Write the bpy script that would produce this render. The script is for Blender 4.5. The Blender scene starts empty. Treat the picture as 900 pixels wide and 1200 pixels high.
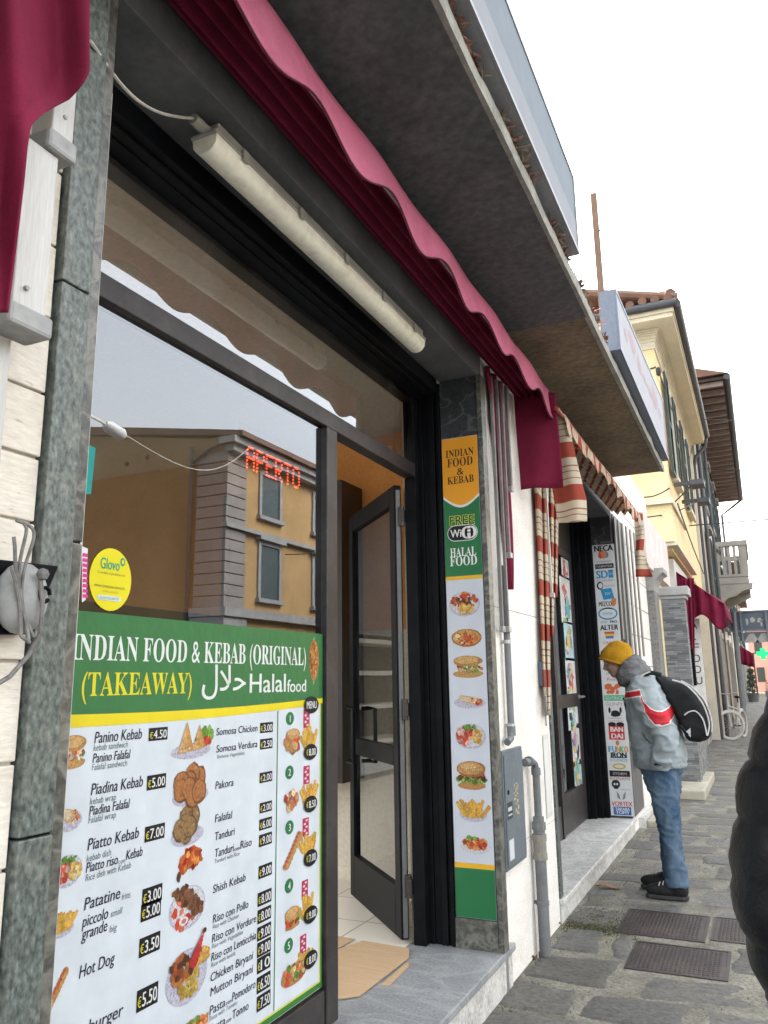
import bpy, math, random
from mathutils import Vector, Matrix, noise
R = math.radians
C = bpy.context.scene.collection
SC = bpy.context.scene

# ---------------------------------------------------------------- camera, world, sun, exposure
CAMX, EYE, FOC = 1.3, 1.5, 925.0
AX = (0.90531807, -0.10233029, -0.41222288)      # world +X (street side) in camera axes (right, down, forward)
AY = (0.42448785, 0.18493489, 0.88634596)        # world +Y (along the facade)
AZ = (-0.01446565, -0.97740861, 0.21086286)      # world up
cam = bpy.data.cameras.new('camera')
cam.sensor_fit = 'VERTICAL'; cam.sensor_height = 36; cam.sensor_width = 27
cam.lens = 36 * FOC / 1200
cam.clip_start = 0.05; cam.clip_end = 3000
co = bpy.data.objects.new('camera', cam); C.objects.link(co)
co.matrix_world = Matrix(((AX[0], -AX[1], -AX[2], CAMX), (AY[0], -AY[1], -AY[2], 0), (AZ[0], -AZ[1], -AZ[2], EYE), (0, 0, 0, 1)))
SC.camera = co
W = bpy.data.worlds.new('World'); SC.world = W; W.use_nodes = True
SUN_EL, SUN_AZ = 44, -65
wn = W.node_tree.nodes; wl = W.node_tree.links
bgn = wn['Background']
sky = wn.new('ShaderNodeTexSky'); sky.sky_type = 'NISHITA'; sky.sun_disc = False
sky.sun_elevation = R(SUN_EL); sky.sun_rotation = R(SUN_AZ); sky.air_density = 1.6; sky.dust_density = 6; sky.ozone_density = 1
hsv = wn.new('ShaderNodeHueSaturation'); hsv.inputs['Saturation'].default_value = 0.2
wl.new(sky.outputs[0], hsv.inputs['Color']); wl.new(hsv.outputs[0], bgn.inputs['Color'])
bgn.inputs['Strength'].default_value = 0.15
sl = bpy.data.lights.new('sun', 'SUN'); sl.energy = 0.5; sl.angle = R(40); sl.color = (1, 0.97, 0.93)
so = bpy.data.objects.new('sun', sl); C.objects.link(so)
sd = Vector((math.cos(R(SUN_EL)) * math.sin(R(SUN_AZ)), math.cos(R(SUN_EL)) * math.cos(R(SUN_AZ)), math.sin(R(SUN_EL))))
so.rotation_euler = sd.to_track_quat('Z', 'Y').to_euler(); so.location = (6, 4, 12)
SC.view_settings.view_transform = 'Standard'; SC.view_settings.look = 'None'
SC.view_settings.gamma = 1; SC.view_settings.use_curve_mapping = False
SC.view_settings.exposure = 2.9
SC.cycles.max_bounces = 9; SC.cycles.transparent_max_bounces = 12
SC.cycles.use_denoising = True

# ---------------------------------------------------------------- measuring: where a sight line meets a real plane
def sight(px, py):
    v = (px - 450, py - 600, FOC)
    return Vector((sum(a * b for a, b in zip(AX, v)), sum(a * b for a, b in zip(AY, v)), sum(a * b for a, b in zip(AZ, v))))
def onX(px, py, x):
    r = sight(px, py); t = (x - CAMX) / r.x; return Vector((x, t * r.y, EYE + t * r.z))
def onY(px, py, y):
    r = sight(px, py); t = y / r.y; return Vector((CAMX + t * r.x, y, EYE + t * r.z))
def onZ(px, py, z):
    r = sight(px, py); t = (z - EYE) / r.z; return Vector((CAMX + t * r.x, t * r.y, z))

# ---------------------------------------------------------------- materials
def nd(nt, t, **k):
    n = nt.nodes.new(t)
    for a, b in k.items(): setattr(n, a, b)
    return n
def ramp(nt, src, stops, interp='LINEAR'):
    r = nd(nt, 'ShaderNodeValToRGB'); r.color_ramp.interpolation = interp
    e = r.color_ramp.elements
    while len(e) < len(stops): e.new(0.5)
    for el, (p, c) in zip(e, stops):
        el.position = p; el.color = (*c, 1) if len(c) == 3 else c
    nt.links.new(src, r.inputs[0]); return r
def g3(v): return (v, v, v)
def mat(name, c1, c2=None, scale=4, rough=0.6, metal=0, bump=0.0, bscale=40, stretch=(1, 1, 1), dirt=None, dscale=2.0, damt=0.5, spec=0.5, lo=0.35, hi=0.65, rvar=0.0, translucent=None, detail=6, fine=0.12):
    m = bpy.data.materials.new(name); m.use_nodes = True; nt = m.node_tree; L = nt.links.new
    p = nt.nodes['Principled BSDF']
    p.inputs['Roughness'].default_value = rough; p.inputs['Metallic'].default_value = metal
    p.inputs['Specular IOR Level'].default_value = spec
    tc = nd(nt, 'ShaderNodeTexCoord'); mp = nd(nt, 'ShaderNodeMapping'); mp.inputs['Scale'].default_value = stretch
    L(tc.outputs['Object'], mp.inputs[0])
    n1 = nd(nt, 'ShaderNodeTexNoise'); n1.inputs['Scale'].default_value = scale; n1.inputs['Detail'].default_value = detail; n1.inputs['Roughness'].default_value = 0.65
    L(mp.outputs[0], n1.inputs['Vector'])
    c2 = c2 or tuple(min(1, c * 0.82) for c in c1)
    r = ramp(nt, n1.outputs['Fac'], [(lo, c1), (hi, c2)]); col = r.outputs[0]
    if dirt:
        n2 = nd(nt, 'ShaderNodeTexNoise'); n2.inputs['Scale'].default_value = dscale; n2.inputs['Detail'].default_value = 9; n2.inputs['Roughness'].default_value = 0.72
        L(tc.outputs['Object'], n2.inputs['Vector'])
        r2 = ramp(nt, n2.outputs['Fac'], [(0.5, g3(0)), (0.72, g3(damt))])
        mx = nd(nt, 'ShaderNodeMix', data_type='RGBA'); mx.inputs['B'].default_value = (*dirt, 1)
        L(r2.outputs[0], mx.inputs['Factor']); L(col, mx.inputs['A']); col = mx.outputs['Result']
    n3 = nd(nt, 'ShaderNodeTexNoise'); n3.inputs['Scale'].default_value = bscale; n3.inputs['Detail'].default_value = 5
    L(mp.outputs[0], n3.inputs['Vector'])
    if fine:
        r3 = ramp(nt, n3.outputs['Fac'], [(0.3, g3(1 - fine * 1.6)), (0.7, g3(1))])
        mm = nd(nt, 'ShaderNodeMix', data_type='RGBA', blend_type='MULTIPLY'); mm.inputs['Factor'].default_value = 1
        L(col, mm.inputs['A']); L(r3.outputs[0], mm.inputs['B']); col = mm.outputs['Result']
    L(col, p.inputs['Base Color'])
    if rvar:
        mr = nd(nt, 'ShaderNodeMapRange'); mr.inputs['To Min'].default_value = max(0, rough - rvar); mr.inputs['To Max'].default_value = min(1, rough + rvar)
        L(n1.outputs['Fac'], mr.inputs['Value']); L(mr.outputs[0], p.inputs['Roughness'])
    if bump:
        b = nd(nt, 'ShaderNodeBump'); b.inputs['Strength'].default_value = bump; b.inputs['Distance'].default_value = 0.01
        L(n3.outputs['Fac'], b.inputs['Height']); L(b.outputs[0], p.inputs['Normal'])
    if translucent:
        t = nd(nt, 'ShaderNodeBsdfTranslucent'); L(col, t.inputs['Color'])
        ms = nd(nt, 'ShaderNodeMixShader'); ms.inputs[0].default_value = translucent
        L(p.outputs[0], ms.inputs[1]); L(t.outputs[0], ms.inputs[2]); L(ms.outputs[0], nt.nodes['Material Output'].inputs[0])
    m['col'] = col.node.name
    return m
def stone_mat(name, base, dark, vein, scale=5, vscale=3.0, rough=0.4, vein_amt=0.7, stretch=(1, 1, 1), bump=0.05, vw=0.06):
    m = mat(name, base, dark, scale=scale, rough=rough, bump=bump, bscale=70, stretch=stretch, fine=0.35, lo=0.3, hi=0.7, detail=10)
    nt = m.node_tree; L = nt.links.new; p = nt.nodes['Principled BSDF']
    tc = nd(nt, 'ShaderNodeTexCoord')
    n = nd(nt, 'ShaderNodeTexNoise'); n.inputs['Scale'].default_value = vscale; n.inputs['Detail'].default_value = 8; n.inputs['Distortion'].default_value = 1.2
    mp = nd(nt, 'ShaderNodeMapping'); mp.inputs['Scale'].default_value = stretch
    L(tc.outputs['Object'], mp.inputs[0]); L(mp.outputs[0], n.inputs['Vector'])
    r = ramp(nt, n.outputs['Fac'], [(0.5 - vw, g3(0)), (0.5, g3(vein_amt)), (0.5 + vw, g3(0))])
    mx = nd(nt, 'ShaderNodeMix', data_type='RGBA'); mx.inputs['B'].default_value = (*vein, 1)
    src = p.inputs['Base Color'].links[0].from_socket
    L(r.outputs[0], mx.inputs['Factor']); L(src, mx.inputs['A']); L(mx.outputs['Result'], p.inputs['Base Color'])
    return m
def travertine(name, c1, c2, dirtc, pits=0.5, damt=0.35):
    m = mat(name, c1, c2, scale=2.2, rough=0.65, bump=0.25, bscale=30, stretch=(1.5, 1, 4), dirt=dirtc, dscale=1.6, damt=damt, fine=0.1)
    nt = m.node_tree; L = nt.links.new; p = nt.nodes['Principled BSDF']
    tc = nd(nt, 'ShaderNodeTexCoord'); mp = nd(nt, 'ShaderNodeMapping'); mp.inputs['Scale'].default_value = (30, 18, 60)
    L(tc.outputs['Object'], mp.inputs[0])
    n = nd(nt, 'ShaderNodeTexNoise'); n.inputs['Scale'].default_value = 1; n.inputs['Detail'].default_value = 3
    L(mp.outputs[0], n.inputs['Vector'])
    r = ramp(nt, n.outputs['Fac'], [(0.66, g3(0)), (0.72, g3(pits))])
    mx = nd(nt, 'ShaderNodeMix', data_type='RGBA'); mx.inputs['B'].default_value = (0.18, 0.14, 0.1, 1)
    src = p.inputs['Base Color'].links[0].from_socket
    L(r.outputs[0], mx.inputs['Factor']); L(src, mx.inputs['A']); L(mx.outputs['Result'], p.inputs['Base Color'])
    return m
def print_mat(name, rough=0.35, noise_amt=0.06, spec=0.5, bump=0.0, gain=1.0):
    m = bpy.data.materials.new(name); m.use_nodes = True; nt = m.node_tree; L = nt.links.new; p = nt.nodes['Principled BSDF']
    a = nd(nt, 'ShaderNodeAttribute', attribute_name='Col'); p.inputs['Roughness'].default_value = rough
    p.inputs['Specular IOR Level'].default_value = spec
    tc = nd(nt, 'ShaderNodeTexCoord'); n = nd(nt, 'ShaderNodeTexNoise'); n.inputs['Scale'].default_value = 9; n.inputs['Detail'].default_value = 8
    L(tc.outputs['Object'], n.inputs['Vector'])
    r = ramp(nt, n.outputs['Fac'], [(0.3, g3((1 - noise_amt) * gain)), (0.7, g3(gain))])
    mm = nd(nt, 'ShaderNodeMix', data_type='RGBA', blend_type='MULTIPLY'); mm.inputs['Factor'].default_value = 1
    L(a.outputs['Color'], mm.inputs['A']); L(r.outputs[0], mm.inputs['B']); L(mm.outputs['Result'], p.inputs['Base Color'])
    if bump:
        n2 = nd(nt, 'ShaderNodeTexNoise'); n2.inputs['Scale'].default_value = 22; n2.inputs['Detail'].default_value = 3
        L(tc.outputs['Object'], n2.inputs['Vector'])
        b = nd(nt, 'ShaderNodeBump'); b.inputs['Strength'].default_value = bump; b.inputs['Distance'].default_value = 0.01
        L(n2.outputs['Fac'], b.inputs['Height']); L(b.outputs[0], p.inputs['Normal'])
    return m
def glass_mat(name, refl=0.24, tint=(0.8, 0.82, 0.8), rough=0.0, grime=0.0):
    m = bpy.data.materials.new(name); m.use_nodes = True; nt = m.node_tree; L = nt.links.new
    nt.nodes.remove(nt.nodes['Principled BSDF']); out = nt.nodes['Material Output']
    t = nd(nt, 'ShaderNodeBsdfTransparent'); t.inputs[0].default_value = (*tint, 1)
    g = nd(nt, 'ShaderNodeBsdfGlossy'); g.inputs['Roughness'].default_value = rough; g.inputs[0].default_value = (0.88, 0.93, 1, 1)
    ge = nd(nt, 'ShaderNodeNewGeometry'); dt = nd(nt, 'ShaderNodeVectorMath', operation='DOT_PRODUCT')      # Schlick's mirror share, the same from both faces of the pane
    L(ge.outputs['Incoming'], dt.inputs[0]); L(ge.outputs['Normal'], dt.inputs[1])
    ab = nd(nt, 'ShaderNodeMath', operation='ABSOLUTE'); L(dt.outputs['Value'], ab.inputs[0])
    om = nd(nt, 'ShaderNodeMath', operation='SUBTRACT', use_clamp=True); om.inputs[0].default_value = 1; L(ab.outputs[0], om.inputs[1])
    pw = nd(nt, 'ShaderNodeMath', operation='POWER'); pw.inputs[1].default_value = 5; L(om.outputs[0], pw.inputs[0])
    a = nd(nt, 'ShaderNodeMath', operation='MULTIPLY_ADD', use_clamp=True); a.inputs[1].default_value = 0.92 - refl; a.inputs[2].default_value = 0.06 + refl
    L(pw.outputs[0], a.inputs[0])
    ms = nd(nt, 'ShaderNodeMixShader'); L(a.outputs[0], ms.inputs[0]); L(t.outputs[0], ms.inputs[1]); L(g.outputs[0], ms.inputs[2])
    res = ms.outputs[0]
    if grime:
        tc = nd(nt, 'ShaderNodeTexCoord'); n = nd(nt, 'ShaderNodeTexNoise'); n.inputs['Scale'].default_value = 3; n.inputs['Detail'].default_value = 8
        mp = nd(nt, 'ShaderNodeMapping'); mp.inputs['Scale'].default_value = (1, 2.2, 0.7)
        L(tc.outputs['Object'], mp.inputs[0]); L(mp.outputs[0], n.inputs['Vector'])
        r = ramp(nt, n.outputs['Fac'], [(0.4, g3(0.0)), (0.75, g3(grime))])
        d = nd(nt, 'ShaderNodeBsdfDiffuse'); d.inputs[0].default_value = (0.45, 0.44, 0.42, 1)
        m2 = nd(nt, 'ShaderNodeMixShader'); L(r.outputs[0], m2.inputs[0]); L(res, m2.inputs[1]); L(d.outputs[0], m2.inputs[2]); res = m2.outputs[0]
        b = nd(nt, 'ShaderNodeBump'); b.inputs['Strength'].default_value = 0.012; b.inputs['Distance'].default_value = 0.02
        n4 = nd(nt, 'ShaderNodeTexNoise'); n4.inputs['Scale'].default_value = 1.3; L(tc.outputs['Object'], n4.inputs['Vector'])
        L(n4.outputs['Fac'], b.inputs['Height']); L(b.outputs[0], g.inputs['Normal'])
    L(res, out.inputs[0]); return m
def stripe_mat(name, attr, stops, rough=0.9, translucent=0.25):
    m = bpy.data.materials.new(name); m.use_nodes = True; nt = m.node_tree; L = nt.links.new; p = nt.nodes['Principled BSDF']
    p.inputs['Roughness'].default_value = rough; p.inputs['Specular IOR Level'].default_value = 0.2
    a = nd(nt, 'ShaderNodeAttribute', attribute_name=attr)
    fr = nd(nt, 'ShaderNodeMath', operation='FRACT'); L(a.outputs['Fac'], fr.inputs[0])
    r = ramp(nt, fr.outputs[0], stops, 'CONSTANT')
    tc = nd(nt, 'ShaderNodeTexCoord'); n = nd(nt, 'ShaderNodeTexNoise'); n.inputs['Scale'].default_value = 7; n.inputs['Detail'].default_value = 8
    L(tc.outputs['Object'], n.inputs['Vector'])
    r2 = ramp(nt, n.outputs['Fac'], [(0.3, g3(0.75)), (0.65, g3(1))])
    mm = nd(nt, 'ShaderNodeMix', data_type='RGBA', blend_type='MULTIPLY'); mm.inputs['Factor'].default_value = 1
    L(r.outputs[0], mm.inputs['A']); L(r2.outputs[0], mm.inputs['B']); L(mm.outputs['Result'], p.inputs['Base Color'])
    t = nd(nt, 'ShaderNodeBsdfTranslucent'); L(mm.outputs['Result'], t.inputs['Color'])
    ms = nd(nt, 'ShaderNodeMixShader'); ms.inputs[0].default_value = translucent
    L(p.outputs[0], ms.inputs[1]); L(t.outputs[0], ms.inputs[2]); L(ms.outputs[0], nt.nodes['Material Output'].inputs[0])
    return m
def emis_mat(name, col, s):
    m = bpy.data.materials.new(name); m.use_nodes = True; p = m.node_tree.nodes['Principled BSDF']
    p.inputs['Base Color'].default_value = (*col, 1); p.inputs['Emission Color'].default_value = (*col, 1); p.inputs['Emission Strength'].default_value = s
    return m
TRAV = travertine('travertine', (0.72, 0.665, 0.585), (0.60, 0.545, 0.465), (0.26, 0.215, 0.165))
TRAVW = travertine('white_travertine', (0.80, 0.765, 0.72), (0.73, 0.695, 0.65), (0.40, 0.35, 0.28), pits=0.3, damt=0.5)
GREEN = stone_mat('green_marble', (0.215, 0.245, 0.222), (0.020, 0.032, 0.028), (0.25, 0.24, 0.19), scale=62, vscale=4, rough=0.45, vein_amt=0.25, vw=0.025, stretch=(1, 1.3, .8))
GREEND = stone_mat('dark_green_marble', (0.14, 0.14, 0.12), (0.04, 0.042, 0.038), (0.24, 0.23, 0.20), scale=40, vscale=7, rough=0.35, vein_amt=0.5)
MARBLE = stone_mat('grey_marble', (0.35, 0.365, 0.375), (0.25, 0.265, 0.28), (0.44, 0.445, 0.445), scale=5, vscale=2.0, rough=0.4, vein_amt=0.3, stretch=(1, 2.2, 1))
MARBLE2 = stone_mat('pale_marble', (0.66, 0.65, 0.62), (0.56, 0.55, 0.52), (0.74, 0.73, 0.70), scale=3, vscale=2.5, rough=0.45, vein_amt=0.4)
DARKSL = stone_mat('black_slate', (0.045, 0.05, 0.055), (0.02, 0.022, 0.026), (0.16, 0.16, 0.16), scale=6, vscale=3, rough=0.5, vein_amt=0.4, vw=0.03)
FRAME = mat('dark_bronze_metal', (0.036, 0.031, 0.031), (0.025, 0.021, 0.021), scale=6, rough=0.42, metal=0.2, dirt=(0.08, 0.068, 0.06), dscale=5, damt=0.6, rvar=0.1)
BLACK = mat('black_painted_metal', (0.004, 0.0045, 0.006), (0.007, 0.008, 0.010), scale=8, rough=0.45, dirt=(0.014, 0.014, 0.014), dscale=9, damt=0.35, spec=0.07)
SOFFIT = mat('dirty_dark_soffit', (0.095, 0.10, 0.105), (0.055, 0.058, 0.062), scale=3, rough=0.7, dirt=(0.13, 0.125, 0.12), dscale=5, damt=0.5)
CONCD = mat('dark_painted_concrete', (0.105, 0.107, 0.115), (0.068, 0.07, 0.077), scale=3, rough=0.85, bump=0.5, bscale=25, dirt=(0.16, 0.15, 0.14), dscale=3.4, damt=0.55, fine=0.3)
CONCB = mat('brown_stained_concrete', (0.24, 0.18, 0.11), (0.12, 0.092, 0.062), scale=1.6, rough=0.85, bump=0.5, bscale=25, dirt=(0.24, 0.16, 0.07), dscale=1.3, damt=0.6, fine=0.3)
CONCE = mat('weathered_concrete_edge', (0.36, 0.35, 0.31), (0.24, 0.235, 0.21), scale=8, rough=0.9, bump=0.6, bscale=50, dirt=(0.13, 0.12, 0.1), dscale=5, damt=0.6)
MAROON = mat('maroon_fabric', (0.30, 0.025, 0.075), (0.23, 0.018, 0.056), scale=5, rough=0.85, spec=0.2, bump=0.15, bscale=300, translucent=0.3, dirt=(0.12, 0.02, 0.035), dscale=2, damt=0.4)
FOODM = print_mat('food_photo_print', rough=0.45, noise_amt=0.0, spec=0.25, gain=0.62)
MAROON_LIT = mat('sky_lit_maroon_fabric', (0.74, 0.22, 0.35), (0.64, 0.16, 0.27), scale=5, rough=0.8, spec=0.3, bump=0.15, bscale=300, translucent=0.2)  # pink sky sheen of the valance painted into a lighter maroon
ALU = mat('white_painted_aluminium', (0.52, 0.51, 0.49), (0.46, 0.45, 0.43), scale=3, stretch=(6, 6, .4), rough=0.4, dirt=(0.42, 0.40, 0.36), dscale=6, damt=0.4)
GALV = mat('galvanised_steel', (0.52, 0.52, 0.52), (0.40, 0.40, 0.41), scale=10, rough=0.38, metal=0.7, dirt=(0.25, 0.24, 0.23), dscale=4, damt=0.4)
GREYPIPE = mat('grey_painted_pipe', (0.155, 0.168, 0.175), (0.115, 0.125, 0.13), scale=6, rough=0.55, dirt=(0.22, 0.205, 0.18), dscale=7, damt=0.4)
GREYBOX = mat('grey_painted_box', (0.135, 0.160, 0.178), (0.11, 0.132, 0.148), scale=4, rough=0.55, dirt=(0.15, 0.16, 0.16), dscale=5, damt=0.4, spec=0.3)
GREYPL = mat('grey_plastic', (0.33, 0.335, 0.33), (0.25, 0.255, 0.25), scale=6, rough=0.6, dirt=(0.13, 0.12, 0.11), dscale=9, damt=0.6)
LAMPB = mat('yellowed_lamp_plastic', (0.84, 0.82, 0.70), (0.78, 0.76, 0.63), scale=5, rough=0.35, dirt=(0.36, 0.33, 0.25), dscale=16, damt=0.35)
LAMPC = mat('grey_lamp_body', (0.33, 0.32, 0.285), (0.24, 0.235, 0.205), scale=10, rough=0.55)
CABLE = mat('pale_cable', (0.55, 0.52, 0.46), rough=0.6)
BCABLE = mat('black_cable', (0.02, 0.02, 0.022), rough=0.6)
ROPE = mat('grey_rope', (0.22, 0.21, 0.20), (0.12, 0.115, 0.11), scale=60, rough=0.9)
PRINT = print_mat('vinyl_print', rough=0.42, noise_amt=0.08, spec=0.3, gain=0.78)
PRINTW = print_mat('wrinkled_vinyl_print', rough=0.4, noise_amt=0.12, spec=0.35, bump=0.3, gain=0.72)
PRINTM = print_mat('dulled_vinyl_print', rough=0.45, noise_amt=0.13, spec=0.25, gain=0.71)
PAPER = print_mat('paper_print', rough=0.6, noise_amt=0.08, spec=0.2, gain=0.8)
POSTM = print_mat('poster_print', rough=0.5, noise_amt=0.3, spec=0.2, gain=0.75)
RAILM = mat('dull_grey_rail', (0.19, 0.187, 0.18), (0.13, 0.127, 0.122), scale=8, rough=0.5, dirt=(0.12, 0.11, 0.10), dscale=5, damt=0.5)
FADED = print_mat('faded_sign_face', rough=0.6, noise_amt=0.1, spec=0.1)
GLASS = glass_mat('shop_glass', 0.10, (0.13, 0.128, 0.12), grime=0.02)
GLASST = glass_mat('transom_glass', 0.14, (0.42, 0.40, 0.37), rough=0.012, grime=0.07)
GLASSD = glass_mat('door_glass', 0.05, (0.5, 0.51, 0.49), grime=0.04)
GLASSF = glass_mat('far_glass', 0.2, (0.3, 0.32, 0.34))
LEAFC = None

def speckle(m, scale, lo, hi):
    nt = m.node_tree; L = nt.links.new; p = nt.nodes['Principled BSDF']; src = p.inputs['Base Color'].links[0].from_socket
    tc = nd(nt, 'ShaderNodeTexCoord'); n = nd(nt, 'ShaderNodeTexNoise'); n.inputs['Scale'].default_value = scale; n.inputs['Detail'].default_value = 6; n.inputs['Roughness'].default_value = 0.7
    L(tc.outputs['Object'], n.inputs['Vector']); mr = nd(nt, 'ShaderNodeMapRange'); mr.inputs['From Min'].default_value = .3; mr.inputs['From Max'].default_value = .7; mr.inputs['To Min'].default_value = lo; mr.inputs['To Max'].default_value = hi
    L(n.outputs['Fac'], mr.inputs['Value']); v = nd(nt, 'ShaderNodeVectorMath', operation='SCALE'); L(src, v.inputs[0]); L(mr.outputs[0], v.inputs['Scale']); L(v.outputs[0], p.inputs['Base Color'])
speckle(FOODM, 130, .45, 1.35); speckle(MAROON, 1.7, .72, 1.12); speckle(MAROON_LIT, 2.3, .7, 1.1)
# ---------------------------------------------------------------- mesh building
def wloc(o):
    v = Vector((0, 0, 0))
    while o: v += o.location; o = o.parent
    return v
class MB:
    def __init__(s): s.v = []; s.f = []; s.m = []; s.c = []; s.a = []; s.hasc = False; s.hasa = False
    def add(s, vs, fs, m=0, col=None, att=None):
        b = len(s.v); s.v += [tuple(p) for p in vs]
        if att is None: s.a += [0.0] * len(vs)
        else: s.a += list(att); s.hasa = True
        for f in fs: s.f.append([b + i for i in f]); s.m.append(m); s.c.append(col)
        if col is not None: s.hasc = True
        return s
    def box(s, x0, y0, z0, x1, y1, z1, m=0, col=None):
        x0, x1 = min(x0, x1), max(x0, x1); y0, y1 = min(y0, y1), max(y0, y1); z0, z1 = min(z0, z1), max(z0, z1)
        v = [(x, y, z) for x in (x0, x1) for y in (y0, y1) for z in (z0, z1)]
        return s.add(v, [(0, 1, 3, 2), (4, 6, 7, 5), (0, 4, 5, 1), (2, 3, 7, 6), (0, 2, 6, 4), (1, 5, 7, 3)], m, col)
    def obox(s, c, ax, ay, az, m=0, col=None):      # half-axes
        c, ax, ay, az = map(Vector, (c, ax, ay, az))
        v = [c + ax * i + ay * j + az * k for i in (-1, 1) for j in (-1, 1) for k in (-1, 1)]
        return s.add(v, [(0, 1, 3, 2), (4, 6, 7, 5), (0, 4, 5, 1), (2, 3, 7, 6), (0, 2, 6, 4), (1, 5, 7, 3)], m, col)
    def prism(s, pts, vec, m=0, col=None):
        n = len(pts); vec = Vector(vec); p = [Vector(q) for q in pts]
        v = p + [q + vec for q in p]
        return s.add(v, [tuple(range(n))[::-1], tuple(range(n, 2 * n))] + [(i, (i + 1) % n, n + (i + 1) % n, n + i) for i in range(n)], m, col)
    def poly(s, pts, m=0, col=None): return s.add(pts, [tuple(range(len(pts)))], m, col)
    def tube(s, pts, r, n=10, m=0, caps=True, col=None, sy=1.0, up=None):
        P = [Vector(p) for p in pts]; k = len(P)
        rs = r if isinstance(r, (list, tuple)) else [r] * k
        T = [((P[min(i + 1, k - 1)] - P[max(i - 1, 0)]).normalized()) for i in range(k)]
        u = Vector(up) if up else (Vector((0, 0, 1)) if abs(T[0].z) < 0.9 else Vector((1, 0, 0)))
        v = []
        for i in range(k):
            u = (u - T[i] * u.dot(T[i])).normalized(); w = T[i].cross(u)
            ri = rs[i]; ra, rb = ri if isinstance(ri, (list, tuple)) else (ri, ri * sy)
            v += [P[i] + u * (math.cos(2 * math.pi * j / n) * ra) + w * (math.sin(2 * math.pi * j / n) * rb) for j in range(n)]
        f = [(i * n + j, i * n + (j + 1) % n, (i + 1) * n + (j + 1) % n, (i + 1) * n + j) for i in range(k - 1) for j in range(n)]
        if caps: f += [tuple(range(n))[::-1], tuple(range((k - 1) * n, k * n))]
        return s.add(v, f, m, col)
    def ell(s, c, r, n=14, m=0, col=None, rot=None):
        c = Vector(c); h = n // 2; v = []
        rot = rot or Matrix.Identity(3)
        for i in range(h + 1):
            t = math.pi * i / h
            for j in range(n):
                a = 2 * math.pi * j / n
                v.append(c + rot @ Vector((r[0] * math.sin(t) * math.cos(a), r[1] * math.sin(t) * math.sin(a), r[2] * math.cos(t))))
        f = [(i * n + j, (i + 1) * n + j, (i + 1) * n + (j + 1) % n, i * n + (j + 1) % n) for i in range(h) for j in range(n)]
        return s.add(v, f, m, col)
    def surf(s, fn, nu, nv, m=0, col=None, att=None):
        v = [fn(i / nu, j / nv) for i in range(nu + 1) for j in range(nv + 1)]
        a = [att(i / nu, j / nv) for i in range(nu + 1) for j in range(nv + 1)] if att else None
        k = nv + 1
        return s.add(v, [(i * k + j, (i + 1) * k + j, (i + 1) * k + j + 1, i * k + j + 1) for i in range(nu) for j in range(nv)], m, col, a)
    def build(s, name, mats, parent=None, smooth=False, bevel=0, solid=0, angle=40):
        if not isinstance(mats, (list, tuple)): mats = [mats]
        off = wloc(parent) if parent else Vector((0, 0, 0))
        me = bpy.data.meshes.new(name)
        me.from_pydata([tuple(Vector(p) - off) for p in s.v], [], s.f); me.validate(clean_customdata=False)
        for mm in mats: me.materials.append(mm)
        if len(mats) > 1 and len(me.polygons) == len(s.m): me.polygons.foreach_set('material_index', s.m)
        if s.hasc and len(me.polygons) == len(s.c):
            at = me.color_attributes.new('Col', 'FLOAT_COLOR', 'CORNER'); d = []
            for p, c in zip(me.polygons, s.c):
                c = c or (0.5, 0.5, 0.5)
                d += [c[0], c[1], c[2], 1.0] * p.loop_total
            at.data.foreach_set('color', d)
        if s.hasa:
            at = me.attributes.new('stripe', 'FLOAT', 'POINT'); at.data.foreach_set('value', s.a)
        if smooth:
            me.polygons.foreach_set('use_smooth', [True] * len(me.polygons))
        o = bpy.data.objects.new(name, me); C.objects.link(o)
        if parent: o.parent = parent
        if smooth and angle < 180 and not solid:
            me.set_sharp_from_angle(angle=R(angle))
        if bevel:
            b = o.modifiers.new('bevel', 'BEVEL'); b.width = bevel; b.segments = 2; b.limit_method = 'ANGLE'; b.angle_limit = R(50)
        if solid:
            b = o.modifiers.new('solid', 'SOLIDIFY'); b.thickness = solid; b.offset = 0
        return o
def thing(name, label, cat, loc, group=None):
    o = bpy.data.objects.new(name, None); C.objects.link(o); o.location = loc; o.empty_display_size = 0.1
    return tag(o, label, cat, group)
def tag(o, label, cat, group=None, kind=None):
    o['label'] = label; o['category'] = cat
    if group: o['group'] = group
    if kind: o['kind'] = kind
    return o
def struct(o):
    o['kind'] = 'structure'; return o
def B(x0, y0, z0, x1, y1, z1): return MB().box(x0, y0, z0, x1, y1, z1)
def remeshed(mb, name, mats, parent, voxel=0.012, smooth_it=4, attfn=None):
    """one continuous skin over the overlapping volumes of mb"""
    off = wloc(parent) if parent else Vector((0, 0, 0))
    me = bpy.data.meshes.new(name + '_tmp'); me.from_pydata([tuple(p) for p in mb.v], [], mb.f)
    o = bpy.data.objects.new(name + '_tmp', me); C.objects.link(o)
    rm = o.modifiers.new('r', 'REMESH'); rm.mode = 'VOXEL'; rm.voxel_size = voxel
    sm = o.modifiers.new('s', 'SMOOTH'); sm.iterations = smooth_it; sm.factor = 0.5
    dg = bpy.context.evaluated_depsgraph_get()
    nm = bpy.data.meshes.new_from_object(o.evaluated_get(dg))
    bpy.data.objects.remove(o); bpy.data.meshes.remove(me)
    nm.name = name
    if attfn:
        at = nm.attributes.new('stripe', 'FLOAT', 'POINT'); at.data.foreach_set('value', [attfn(v.co) for v in nm.vertices])
    nm.transform(Matrix.Translation(-off))
    nm.materials.clear()
    for m in (mats if isinstance(mats, (list, tuple)) else [mats]): nm.materials.append(m)
    nm.polygons.foreach_set('use_smooth', [True] * len(nm.polygons))
    r = bpy.data.objects.new(name, nm); C.objects.link(r)
    if parent: r.parent = parent
    return r
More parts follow.
